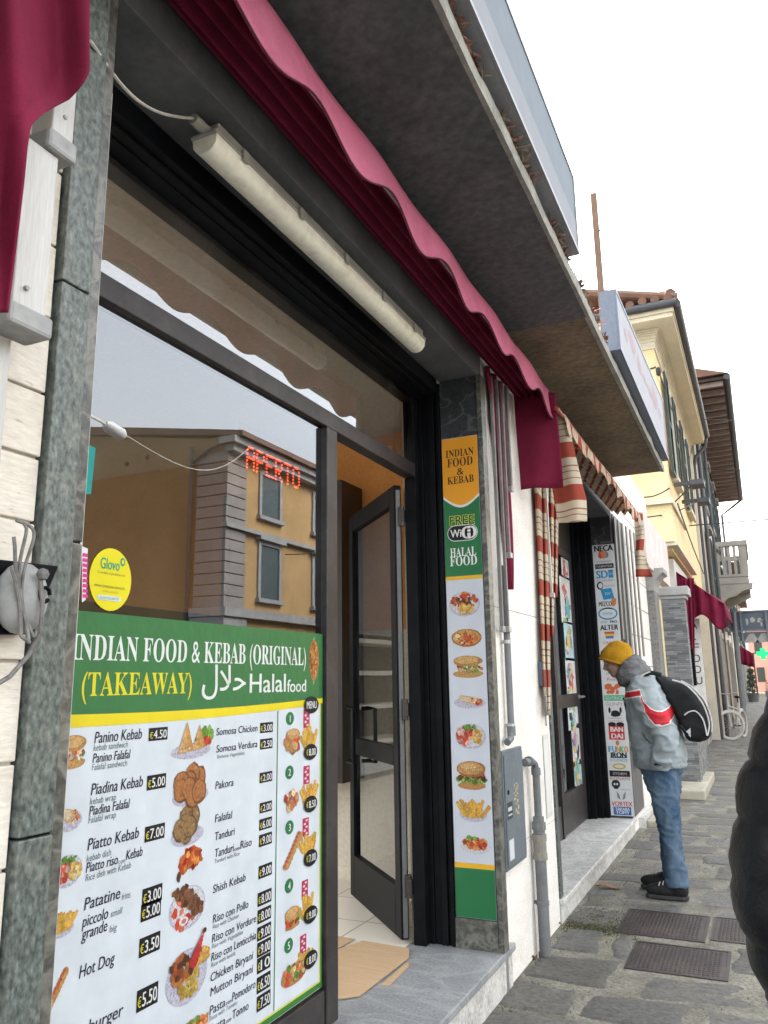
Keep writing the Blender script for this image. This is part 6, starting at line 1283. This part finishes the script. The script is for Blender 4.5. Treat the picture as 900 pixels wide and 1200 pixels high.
hd = Vector((fx_ - .02, fy_ + .16, .90)); bb = Vector((fx_ + .13, fy_ + .55, .30)); st = Vector((fx_ + .20, fy_ + .72, .86)); ra = Vector((rx_, ry_, .335))
m = MB()
for a, b, r_ in ((hd, bb, .02), (hd - Vector((0, 0, .1)), st - Vector((0, 0, .18)), .018), (bb, st, .018), (bb, ra, .012), (st - Vector((0, 0, .1)), ra, .011)): m.tube([a, b], r_, 8)
m.build('frame', WT, bk, smooth=True)
MB().tube([hd + Vector((0, 0, .05)), Vector((fx_ - .02, fy_ + .05, .62)), Vector((fx_ + .02, fy_, .335))], .015, 8).build('fork', WT, bk, smooth=True)
MB().tube([(hd.x + .28, hd.y + .14, 1.10), (hd.x + .22, hd.y, 1.12), (hd.x, hd.y - .02, 1.08), (hd.x - .22, hd.y, 1.12), (hd.x - .28, hd.y + .14, 1.10)], .012, 8).tube([hd, hd + Vector((0, 0, .22))], .014, 8).build('handlebar', GALV, bk, smooth=True)
MB().ell(st + Vector((0, .02, .14)), (.08, .13, .035), 12).tube([st, st + Vector((0, 0, .12))], .014, 8).build('saddle', BLACK, bk, smooth=True)
MB().tube([bb - Vector((.09, 0, 0)), bb + Vector((.09, 0, 0))], .02, 8).box(bb.x + .09, bb.y - .05, bb.z - .17, bb.x + .17, bb.y + .05, bb.z - .15).build('pedals', BLACK, bk)
def mud(c, a0): return MB().tube([Vector(c) + Vector((math.cos(a0), math.sin(a0), 0)) * .36 * math.cos(t * .2) + Vector((0, 0, .36 * math.sin(t * .2))) for t in range(1, 14)], .016, 6).build('mudguard', WT, bk, smooth=True)
mud((fx_, fy_, .335), .45); mud((rx_, ry_, .335), 1.32)
wire('overhead_wire', ((.3, 16.5, 4.45), (9.2, 17.9, 4.9)), 'black wire over the street, mirrored across the ochre house windows', .012)
# -- the house across the street, seen mirrored in the shop window
OX, OY = 9.24, 15.28
OCH = mat('ochre_plaster', (0.50, 0.31, 0.125), (0.42, 0.26, 0.10), scale=1.1, rough=.9, dirt=(.24, .15, .06), dscale=.7, damt=.6)
OCG = mat('dull_ochre_gable', (0.27, 0.18, 0.08), (0.21, 0.14, 0.06), scale=.9, rough=.95, dirt=(.14, .10, .055), dscale=.5, damt=.6)
oh = thing('ochre_house', 'ochre corner house across the street, mirrored in the shop window', 'house', (OX, OY, 0))
EZ = 7.45; m = MB(); m.box(OX, OY, 0, 24, 34, EZ); m.build('wall', OCH, oh)
m = MB(); m.prism([(OX + .001, OY - .03, 0), (OX + 9.5, OY - .03, 0), (OX + 9.5, OY - .03, 6.3), (OX + 5.4, OY - .03, 8.3), (OX + .6, OY - .03, 7.5), (OX + .001, OY - .03, 7.5)], (0, .03, 0)); m.build('gable_wall', OCG, oh)
m = MB(); m.prism([(OX - .5, OY - .1, 7.55), (OX + 5.4, OY - .1, 8.55), (OX + 16, OY - .1, 6.0), (OX + 16, OY - .1, 5.8), (OX + 5.4, OY - .1, 8.30), (OX - .5, OY - .1, 7.42)], (0, 19, 0)); m.build('roof', ROOF, oh)
m = MB(); m.box(OX - .38, OY - .25, 7.25, OX + .1, 34, 7.41); m.box(OX - .26, OY - .12, 7.08, OX + .0, 34, 7.249); m.build('cornice', STONE, oh)
QU = mat('grey_quoin_stone', (.30, .265, .24), (.24, .21, .19), scale=3, rough=.9)
for z in range(14):
    z0 = 3.30 + z * .272
    if z0 > 6.9: break
    MB().box(OX - .06, OY - .08, z0, OX + .02, OY + .75, z0 + .25).box(OX + .021, OY - .08, z0, OX + .85, OY - .031, z0 + .25).build('quoin', QU, oh, bevel=.01)
MB().box(OX - .14, OY - .14, 5.20, OX, 34, 5.30).build('string_course', STONE, oh); MB().box(OX - .16, OY - .16, 3.08, OX + .9, OY - .032, 3.29).box(OX - .16, OY - .031, 3.08, OX, 34, 3.29).build('string_course', STONE, oh)
MB().box(OX - .1, OY - .12, 0, OX + .02, OY + .8, 3.07).box(OX + .021, OY - .12, 0, OX + .9, OY - .031, 3.07).build('pilaster_base', STONE, oh)
MB().tube([(OX + 1.0, OY - .12, 7.3), (OX + 1.0, OY - .12, 0)], .055, 8).tube([(OX - .3, OY - .2, 7.3), (OX + .4, OY - .14, 7.2), (OX + 1.0, OY - .12, 6.9)], .05, 8).build('downpipe', GUT, oh, smooth=True)
for k, y0 in enumerate((16.75, 19.45, 22.2, 25.0, 27.8, 30.6)):
    window(oh, OX, y0, y0 + .85, 3.62, 5.0, STONE, sh=True, nx=-1); window(oh, OX, y0, y0 + .85, 5.75, 6.85, STONE, sh=True, nx=-1, cor=False)
    MB().box(OX - .012, y0 - .1, .05, OX - .004, y0 + 1.0, 2.6).build('house_door', DOORW, oh)
for x, z in ((OX + 3.2, 7.2), (OX + 2.5, 7.28), (OX + 4.9, 7.0)): MB().tube([(x, OY - .045, z), (x, OY - .031, z)], .07, 10).build('vent_hole', BLACK, oh)
nb = thing('garden_wall', 'low plastered garden wall running beside the ochre house across the street', 'wall', (OX, 5, 0)); B(OX, -6, 0, OX + .3, OY - .2, 1.6).build('wall', GREYW, nb)
sl_ = onX(135, 503, -5.2); lx, ly, lz = 2 * G + 5.2, sl_.y, sl_.z
lm = thing('hanging_street_lamp', 'white street lamp hung on a wire over the street, mirrored in the shop window', 'lamp', (lx, ly, lz)); m = MB(); m.tube([(lx, ly - .16, lz + .02), (lx, ly - .1, lz), (lx, ly + .1, lz - .04), (lx, ly + .16, lz - .03)], [.04, .075, .075, .03], 12, up=(1, 0, 0)); m.build('lamp_head', mat('white_lamp', (.7, .7, .68), rough=.4), lm, smooth=True)
MB().tube([(lx, ly - .15, lz + .02), (lx + .3, ly - .8, lz + .25), (lx + 2, ly - 3, lz + .9)], .018, 6).build('arm', LAMPB, lm); MB().tube([Vector((lx, ly + .14, lz - .02)).lerp(Vector((OX - .4, OY + .3, 7.2)), i / 12) - Vector((0, 0, .5 * math.sin(math.pi * i / 12))) for i in range(13)], .009, 5).build('wire', CABLE, lm)
# ================================================================ PEOPLE
def proj(p):
    d = Vector(p) - Vector((CAMX, 0, EYE)); c = [AX[k] * d.x + AY[k] * d.y + AZ[k] * d.z for k in range(3)]
    return 450 + FOC * c[0] / c[2], 600 + FOC * c[1] / c[2]
def crumple(o, amp, fr, seed=0, zs=1.0, lo=None):
    me = o.data; off = wloc(o)
    for v in me.vertices:
        w = v.co + off; q = Vector((w.x * fr, w.y * fr, w.z * fr * zs + seed)); n = noise.noise(q) + .5 * noise.noise(q * 2.3)
        r_ = 1 - abs(noise.noise(Vector((w.x * fr * .8 + w.z * fr * .5, w.y * fr, w.z * fr * 1.4 + seed + 9)))) * 2
        v.co += v.normal * amp * (n * .8 + max(0, r_) ** 3 * 1.1 - .4)
SKIN = mat('skin', (0.40, 0.245, 0.185), (0.33, 0.19, 0.145), scale=18, rough=.55, fine=.05)
JACK = bpy.data.materials.new('grey_jacket_fabric'); JACK.use_nodes = True; nt = JACK.node_tree; L = nt.links.new; p = nt.nodes['Principled BSDF']; p.inputs['Roughness'].default_value = .7; p.inputs['Specular IOR Level'].default_value = .3
a = nd(nt, 'ShaderNodeAttribute', attribute_name='stripe'); mr = nd(nt, 'ShaderNodeMapRange'); mr.inputs['From Min'].default_value = -10; mr.inputs['From Max'].default_value = 10; L(a.outputs['Fac'], mr.inputs['Value'])
r = ramp(nt, mr.outputs[0], [(0, (.30, .345, .365)), (.42, (.72, .72, .70)), (.5, (.52, .022, .035))], 'CONSTANT')
tc = nd(nt, 'ShaderNodeTexCoord'); n = nd(nt, 'ShaderNodeTexNoise'); n.inputs['Scale'].default_value = 9; n.inputs['Detail'].default_value = 7; L(tc.outputs['Object'], n.inputs['Vector']); r2 = ramp(nt, n.outputs['Fac'], [(.3, g3(.8)), (.7, g3(1.05))])
mm = nd(nt, 'ShaderNodeMix', data_type='RGBA', blend_type='MULTIPLY'); mm.inputs['Factor'].default_value = 1; L(r.outputs[0], mm.inputs['A']); L(r2.outputs[0], mm.inputs['B']); L(mm.outputs['Result'], p.inputs['Base Color'])
JEAN = mat('faded_blue_denim', (0.034, 0.070, 0.125), (0.135, 0.195, 0.27), scale=5, rough=.9, spec=.2, bump=.3, bscale=160, stretch=(1.3, 1.3, .6), lo=.38, hi=.7)
SHOE = mat('black_shoe', (0.010, 0.010, 0.011), (0.02, 0.02, 0.021), scale=20, rough=.7, spec=.25)
SOLE = mat('dark_grey_sole', (0.035, 0.035, 0.035), rough=.8)
BEAN = mat('mustard_knit', (0.50, 0.265, 0.018), (0.38, 0.19, 0.012), scale=14, rough=.95, spec=.15, bump=.5, bscale=120, stretch=(1, 1, .35))
SCARF = mat('grey_wool', (0.20, 0.20, 0.205), (0.13, 0.13, 0.135), scale=18, rough=.95, spec=.1, bump=.6, bscale=110)
PACK = mat('black_nylon', (0.009, 0.010, 0.011), (0.018, 0.020, 0.021), scale=7, spec=.2, rough=.7, bump=.2, bscale=200)
PIPE = mat('pale_piping', (.62, .62, .60), rough=.6)
mn_ = thing('person', 'man in mustard beanie and grey jacket with red band peering at the second shop door', 'person', (.58, 6.32, 0))
YC = 6.32
def T(m, pts, rs, n=16): return m.tube([Vector(q) for q in pts], rs, n, up=(0, 1, 0))
# body: one continuous figure under the clothes
m = MB()
T(m, [(.56, YC, .84), (.555, YC, 1.0), (.535, YC, 1.15), (.51, YC, 1.32), (.49, YC, 1.42), (.45, YC, 1.50), (.40, YC, 1.55), (.355, YC, 1.60)], [(.16, .12), (.15, .12), (.16, .125), (.18, .13), (.17, .11), (.09, .075), (.058, .06), (.055, .06)])
for sy, xk, xa in ((-1, .60, .625), (1, .575, .565)):
    T(m, [(.56, YC + sy * .09, .90), (.575, YC + sy * .10, .70), (xk, YC + sy * .11, .48), ((xk + xa) / 2, YC + sy * .115, .30), (xa, YC + sy * .12, .09)], [(.085, .095), (.075, .085), (.055, .06), (.052, .058), (.036, .042)], 12)
    m.ell((xa - .09, YC + sy * .12, .055), (.09, .03, .03), 12)
    T(m, [(.49, YC + sy * .17, 1.44), (.57, YC + sy * .22, 1.28), (.655, YC + sy * .23, 1.13), (.61, YC + sy * .22, .99), (.59, YC + sy * .16, .92), (.585, YC + sy * .13, .89)], [.055, .05, .042, .036, .028, .026], 10)
    m.ell((.58, YC + sy * .10, .85), (.042, .022, .055), 10)
    for k in range(4): T(m, [(.605 - k * .02, YC + sy * .10, .83), (.60 - k * .02, YC + sy * .095, .785), (.59 - k * .02, YC + sy * .085, .75 + .008 * (k % 2))], [.0095, .009, .008], 8)
    T(m, [(.56, YC + sy * .10, .87), (.535, YC + sy * .09, .835), (.53, YC + sy * .085, .80)], [.012, .011, .009], 8)
hr = Matrix.Rotation(R(-16), 3, 'Y')                         # the head is bent forward, towards the door
HC = Vector((.318, YC, 1.645))
def H(dx, dy, dz): return HC + hr @ Vector((dx, dy, dz))
def HE(d, r_, n=16): m.ell(H(*d), r_, n, rot=hr)
HE((.012, 0, .03), (.100, .076, .095)); HE((-.045, 0, -.035), (.055, .060, .085)); HE((-.062, 0, -.095), (.034, .040, .030)); HE((-.02, 0, -.075), (.06, .055, .045))
HE((-.098, 0, .012), (.014, .045, .014)); HE((-.075, -.036, -.032), (.022, .022, .020)); HE((-.075, .036, -.032), (.022, .022, .020))
m.tube([H(-.096, 0, .006), H(-.112, 0, -.018), H(-.124, 0, -.036), H(-.108, 0, -.046)], [.010, .013, .016, .012], 10)
HE((-.112, -.010, -.040), (.010, .009, .008), 8); HE((-.112, .010, -.040), (.010, .009, .008), 8)
HE((-.094, 0, -.066), (.012, .024, .007), 10); HE((-.090, 0, -.080), (.012, .022, .007), 10)
for sy in (-1, 1): HE((.012, sy * .078, -.02), (.018, .010, .030), 10)
body = remeshed(m, 'body', SKIN, mn_, .0075, 3)
EYE_ = mat('dark_eye', (.02, .015, .012), rough=.2); WHT = mat('eye_white', (.6, .57, .53), rough=.3)
for sy in (-1, 1):
    e = MB().ell(H(-.086, sy * .030, -.002), (.012, .013, .008), 10, rot=hr).build('eye', WHT, mn_, smooth=True); MB().ell(H(-.096, sy * .031, -.002), (.004, .006, .006), 8).build('iris', EYE_, e)
    MB().tube([H(-.100, sy * .014, .014), H(-.098, sy * .034, .019), H(-.084, sy * .052, .012)], [.004, .005, .003], 6).build('eyebrow', mat('grey_brown_hair', (.16, .12, .09), rough=.9), mn_)
MB().tube([H(-.101, -.018, -.073), H(-.104, 0, -.072), H(-.101, .018, -.073)], .004, 6).build('mouth', mat('dark_lips', (.22, .07, .06), rough=.6), mn_)
# beanie
F_, B_ = Vector((.182, YC, 1.650)), Vector((.400, YC, 1.590)); M_ = (F_ + B_) / 2; ex = (F_ - B_).normalized(); en = Vector((-ex.z, 0, ex.x)); en = en if en.z > 0 else -en
def bean(a, b):
    t = b * math.pi / 2; ang = 2 * math.pi * a; rr = math.cos(t) ** .62 * (1 + .10 * math.sin(min(1, b * 2.2) * math.pi)); h_ = math.sin(t) * .170 - .004
    c = M_ - ex * .018 * math.sin(t)
    return tuple(c + ex * (.113 * rr * math.cos(ang)) + Vector((0, 1, 0)) * (.093 * rr * math.sin(ang)) + en * h_ + en * .004 * noise.noise(Vector((math.cos(ang) * 3, math.sin(ang) * 3, b * 5))))
bo = MB().surf(bean, 40, 20).build('beanie', BEAN, mn_, smooth=True, solid=.006, angle=180)
MB().tube([M_ + ex * (.116 * math.cos(t * math.pi / 14)) + Vector((0, 1, 0)) * (.096 * math.sin(t * math.pi / 14)) + en * (.008) for t in range(29)], .010, 8).build('brim', BEAN, bo, smooth=True)
# scarf
m = MB()
for k, (cx, cz, rx, ry, tl, rr) in enumerate(((.405, 1.560, .075, .095, .55, .046), (.425, 1.52, .085, .11, .45, .045), (.395, 1.60, .07, .085, .7, .034))):
    m.tube([(cx + rx * math.cos(t * math.pi / 12) * math.cos(tl) , YC + ry * math.sin(t * math.pi / 12), cz + rx * math.cos(t * math.pi / 12) * math.sin(tl)) for t in range(25)], [(rr * (1 + .12 * math.sin(t * 2.1 + k)), rr * 1.15) for t in range(25)], 10)
sc = remeshed(m, 'scarf', SCARF, mn_, .008, 3); crumple(sc, .005, 13, 3, 1.6)
# jacket
m = MB()
T(m, [(.570, YC, .870), (.568, YC, .90), (.560, YC, .98), (.548, YC, 1.08), (.535, YC, 1.20), (.518, YC, 1.33), (.50, YC, 1.42), (.475, YC, 1.49), (.44, YC, 1.535), (.415, YC, 1.565)], [(.195, .165), (.21, .182), (.225, .192), (.225, .187), (.225, .185), (.23, .18), (.215, .16), (.15, .115), (.11, .085), (.10, .08)], 24)
for sy in (-1, 1):
    T(m, [(.485, YC + sy * .13, 1.455), (.505, YC + sy * .19, 1.42), (.545, YC + sy * .235, 1.32), (.60, YC + sy * .26, 1.20), (.645, YC + sy * .265, 1.11), (.632, YC + sy * .26, 1.02), (.60, YC + sy * .245, .945), (.575, YC + sy * .225, .895)], [(.09, .10), (.098, .112), (.095, .108), (.088, .098), (.082, .09), (.075, .083), (.066, .073), (.060, .066)], 16)
Lc = [(748, 806), (751, 819), (755, 832), (759, 841), (768, 849), (776, 850), (783, 848), (788, 841), (791, 833), (793, 815)]
Uc = [(748, 800), (751, 812), (753.3, 820.6), (757, 827), (762.5, 831.6), (769, 834), (775.3, 834.4), (781, 832), (785.4, 827), (788, 812)]
def pl(Ls, x):
    if x <= Ls[0][0]: return Ls[0][1]
    for (xa, ya), (xb, yb) in zip(Ls, Ls[1:]):
        if x <= xb: return ya + (yb - ya) * (x - xa) / (xb - xa)
    return Ls[-1][1]
def band(co):
    px, py = proj(co); d = -20
    if co.y < YC - .10 and px > 750: d = min(py - pl(Uc, px), pl(Lc, px) - py, px - 750)
    elif co.x < .52: d = 3.2 - abs(co.z - (1.375 + .12 * max(0, co.x - .33))) * 170
    elif co.y > YC + .1: d = 4.5 - abs(co.z - 1.27) * 170
    return max(-10, min(10, d))
jk = remeshed(m, 'jacket', JACK, mn_, .0105, 3, band); crumple(jk, .013, 8.5, 2, 1.6)
m = MB(); T(m, [(.568, YC, .905), (.569, YC, .885), (.570, YC, .862)], [(.205, .176), (.210, .180), (.200, .172)], 24); hb_ = remeshed(m, 'jacket_hem', mat('grey_hem', (.27, .31, .33), rough=.75), mn_, .009, 2); crumple(hb_, .006, 14, 5)
m = MB(); T(m, [(.585, YC - .232, .918), (.574, YC - .224, .893)], [(.063, .069), (.060, .066)], 16); m.build('cuff', mat('grey_cuff', (.25, .285, .305), rough=.75), mn_, smooth=True)
MB().box(.555, YC - .296, .905, .60, YC - .286, .918).build('cuff_tab', BLACK, mn_)
z0_, z1_ = onY(752, 858, YC - .22), onY(764, 872, YC - .22)
m = MB(); m.prism([(z0_.x, YC - .232, z0_.z), (z1_.x, YC - .232, z1_.z), (z0_.x + .02, YC - .232, z1_.z + .03)], (0, .02, 0)); m.build('pocket', mat('dark_pocket_fabric', (.10, .12, .13), rough=.8), mn_)  # small dark pocket flap on the near side of the jacket
zp = [(.512 - .186, 1.36), (.347, 1.20), (.360, 1.08), (.366, .98), (.386, .88)]; MB().tube([(x + .014, YC - .03, z) for x, z in zp], .006, 6).build('zip', BLACK, mn_, smooth=True)
# jeans
m = MB(); T(m, [(.560, YC, .99), (.562, YC, .90), (.566, YC, .82)], [(.17, .145), (.182, .158), (.17, .15)], 20)
for sy, xk, xa in ((-1, .600, .618), (1, .572, .572)):
    T(m, [(.562, YC + sy * .085, .88), (.575, YC + sy * .095, .74), (.592 if sy < 0 else .565, YC + sy * .105, .60), (xk, YC + sy * .11, .47), (xk + .006 * -sy, YC + sy * .115, .33), (xa, YC + sy * .12, .20), (xa + .004, YC + sy * .12, .085)], [(.098, .128), (.094, .112), (.086, .094), (.078, .080), (.072, .073), (.070, .072), (.073, .080)], 16)
jn = remeshed(m, 'jeans', JEAN, mn_, .0105, 3); crumple(jn, .010, 11, 7, 1.2)
MB().box(.66, YC - .13, .80, .725, YC - .05, .90).build('back_pocket', JEAN, mn_) if False else None
# shoes
for sy, xa in ((-1, .60), (1, .535)):
    yy = YC + sy * .12; m = MB(); m.ell((xa - .085, yy, .055), (.115, .050, .048), 16); m.ell((xa + .02, yy, .065), (.075, .045, .06), 16); m.ell((xa - .02, yy, .075), (.08, .042, .05), 14); T(m, [(xa + .02, yy, .07), (xa + .025, yy, .12)], [.05, .048], 12)
    s_ = remeshed(m, 'shoe', SHOE, mn_, .008, 3); m = MB(); m.prism([(xa - .195 + .0, yy - .02, 0.004), (xa - .17, yy - .046, .004), (xa - .08, yy - .053, .004), (xa + .05, yy - .046, .004), (xa + .09, yy - .025, .004), (xa + .09, yy + .025, .004), (xa + .05, yy + .046, .004), (xa - .08, yy + .053, .004), (xa - .17, yy + .046, .004), (xa - .195, yy + .02, .004)], (0, 0, .024)); m.build('sole', SOLE, s_, bevel=.006)
    m = MB()
    for k in range(5): x = xa - .10 + k * .026; m.tube([(x, yy - .035, .088 + k * .008), (x + .006, yy, .105 + k * .008), (x, yy + .035, .088 + k * .008)], .0045, 6)
    m.build('laces', PIPE if sy < 0 else SHOE, s_, smooth=True)
# backpack on his back
bkp = thing('backpack', 'black backpack with pale piping on the back of the man in the beanie', 'backpack', (.8, YC, 1.2))
poly = [(768, 790), (780, 793), (800, 799), (815, 810), (827, 826), (834, 848), (833, 863), (822, 869), (807, 867), (799, 850), (790, 830), (778, 812)]
m = MB()
for hw, sh_k in ((.15, .86), (.12, .96), (.085, 1.0)):
    cx, cy = 806, 833; P_ = [onY(cx + (px - cx) * sh_k, cy + (py - cy) * sh_k, YC) for px, py in poly]; m.prism([(q.x, YC - hw, q.z) for q in P_], (0, 2 * hw, 0))
po = remeshed(m, 'bag', PACK, bkp, .012, 5); crumple(po, .006, 9, 4)
def line3(pts, yoff, r_, nm, mt, par=bkp, seg=6):
    P_ = [onY(px, py, YC + yoff) for px, py in pts]; Q = []
    for i in range(len(P_) - 1):
        for k in range(seg): 
            t = k / seg; p0, p1, p2, p3 = P_[max(i - 1, 0)], P_[i], P_[i + 1], P_[min(i + 2, len(P_) - 1)]
            Q.append(.5 * ((2 * p1) + (p2 - p0) * t + (2 * p0 - 5 * p1 + 4 * p2 - p3) * t * t + (3 * p1 - p0 - 3 * p2 + p3) * t ** 3))
    Q.append(P_[-1]); return MB().tube(Q, r_, 8).build(nm, mt, par, smooth=True)
line3([(788, 797), (801, 801), (814, 812), (825, 828), (831, 848), (829, 862)], -.135, .0055, 'piping', PIPE); line3([(798, 797.5), (812, 806), (826, 822), (833.5, 843), (834, 858)], -.09, .0045, 'piping', PIPE)
line3([(802, 838), (808, 834), (816, 834), (824, 844), (828.5, 862)], -.152, .005, 'pocket_piping', PIPE)
line3([(752, 806), (751.5, 799), (755, 792), (763, 788.5), (775, 791)], -.215, .016, 'strap', PACK); line3([(750.3, 806), (749.8, 799), (753.5, 791), (762, 787)], -.235, .006, 'strap_edge', PIPE)
line3([(797, 850), (803, 857), (807, 861)], -.16, .012, 'lower_strap', PACK)
q = [onY(803, 858, YC - .17), onY(809, 853, YC - .17), onY(809.5, 864, YC - .17)]; MB().prism(q, (0, .006, 0)).build('tag', PIPE, bkp)
# the passer-by in a black puffer jacket, cut by the frame
pb = thing('person', 'passer-by in black quilted puffer jacket, cut off by the right edge', 'person', (1.6, 2.05, 0))
PX_, PY_ = 1.585, 2.05
PUFF = mat('black_quilted_nylon', (0.0055, 0.006, 0.0085), (0.0085, 0.009, 0.012), scale=6, rough=.38, spec=.26, bump=.25, bscale=90)
m = MB(); m.tube([(PX_, PY_, .86), (PX_, PY_, 1.1), (PX_, PY_, 1.3), (PX_, PY_, 1.42), (PX_, PY_, 1.49), (PX_, PY_ + .01, 1.56)], [(.17, .12), (.15, .11), (.18, .12), (.17, .10), (.07, .06), (.055, .055)], 16, up=(1, 0, 0))
for sx in (-1, 1):
    m.tube([(PX_ + sx * .09, PY_, .90), (PX_ + sx * .10, PY_, .48), (PX_ + sx * .10, PY_, .08)], [.085, .058, .04], 12); m.ell((PX_ + sx * .10, PY_ + .06, .045), (.045, .12, .04), 12)
    m.tube([(PX_ + sx * .18, PY_, 1.42), (PX_ + sx * .28, PY_ - .02, 1.07), (PX_ + sx * .285, PY_ + .03, .92), (PX_ + sx * .265, PY_ + .08, .78)], [.055, .042, .032, .028], 10); m.ell((PX_ + sx * .258, PY_ + .09, .725), (.022, .042, .05), 12)
    for k in range(4): m.tube([(PX_ + sx * .256, PY_ + .06 + k * .02, .70), (PX_ + sx * .252, PY_ + .062 + k * .021, .65 - .006 * (k in (1, 2))), (PX_ + sx * .238, PY_ + .066 + k * .021, .612 - .008 * (k in (1, 2)))], [.010, .009, .008], 8)
    m.tube([(PX_ + sx * .25, PY_ + .125, .735), (PX_ + sx * .24, PY_ + .145, .70), (PX_ + sx * .235, PY_ + .15, .665)], [.012, .011, .009], 8)
m.ell((PX_, PY_ + .02, 1.66), (.076, .10, .12), 18); m.ell((PX_, PY_ + .07, 1.60), (.055, .06, .075), 14); m.tube([(PX_, PY_ + .115, 1.66), (PX_, PY_ + .135, 1.625), (PX_, PY_ + .12, 1.615)], [.01, .014, .01], 8)
for sx in (-1, 1): m.ell((PX_ + sx * .078, PY_ + .01, 1.65), (.010, .018, .03), 8)
remeshed(m, 'body', SKIN, pb, .009, 3)
MB().ell((PX_, PY_ - .005, 1.695), (.092, .112, .105), 20).ell((PX_, PY_ - .05, 1.62), (.082, .07, .10), 16).build('hair', mat('dark_brown_hair', (.010, .007, .005), (.018, .012, .009), scale=30, rough=.6, stretch=(1, 1, .2)), pb, smooth=True)
def puffs(pts, rads, per):
    P_ = [Vector(q) for q in pts]; ln = [0]
    for a, b in zip(P_, P_[1:]): ln.append(ln[-1] + (b - a).length)
    n = int(ln[-1] / .010); Q, Rr = [], []
    for i in range(n + 1):
        s_ = ln[-1] * i / n; k = max(j for j in range(len(ln)) if ln[j] <= s_ + 1e-9); k = min(k, len(P_) - 2); t = (s_ - ln[k]) / (ln[k + 1] - ln[k]); t2 = t * t * (3 - 2 * t)
        Q.append(P_[k].lerp(P_[k + 1], t)); u_ = 0.84 + .16 * abs(math.sin(math.pi * s_ / per)) ** .4
        Rr.append(tuple((rads[k][j] * (1 - t2) + rads[k + 1][j] * t2) * u_ for j in (0, 1)))
    return Q, Rr
m = MB(); Q, Rr = puffs([(PX_, PY_, .76), (PX_, PY_, .95), (PX_, PY_, 1.2), (PX_, PY_, 1.38), (PX_, PY_, 1.47), (PX_, PY_, 1.55)], [(.285, .20), (.285, .205), (.27, .20), (.25, .17), (.17, .13), (.11, .11)], .115); m.tube(Q, Rr, 48, up=(1, 0, 0))
for sx in (-1, 1):
    Q, Rr = puffs([(PX_ + sx * .12, PY_, 1.46), (PX_ + sx * .205, PY_, 1.41), (PX_ + sx * .268, PY_ - .01, 1.25), (PX_ + sx * .303, PY_ - .02, 1.06), (PX_ + sx * .290, PY_ + .02, .92), (PX_ + sx * .268, PY_ + .07, .80)], [(.075, .09), (.092, .112), (.096, .118), (.100, .112), (.090, .10), (.080, .088)], .115); m.tube(Q, Rr, 40, up=(1, 0, 0))
pj = m.build('puffer_jacket', PUFF, pb, smooth=True, angle=180); crumple(pj, .0022, 30, 1, .8)
m = MB(); m.tube([(PX_, PY_, .92), (PX_, PY_, .80)], [(.18, .14), (.18, .14)], 16, up=(1, 0, 0))
for sx in (-1, 1): m.tube([(PX_ + sx * .09, PY_, .85), (PX_ + sx * .10, PY_, .48), (PX_ + sx * .10, PY_, .07)], [.10, .078, .065], 14)
tr = remeshed(m, 'trousers', mat('dark_trousers', (.02, .022, .03), (.03, .032, .04), scale=8, rough=.9), pb, .011, 3); crumple(tr, .006, 12, 2)
for sx in (-1, 1): m = MB(); m.ell((PX_ + sx * .10, PY_ + .06, .055), (.052, .14, .055), 14).ell((PX_ + sx * .10, PY_ - .01, .07), (.05, .08, .07), 14); remeshed(m, 'shoe', SHOE, pb, .009, 3)
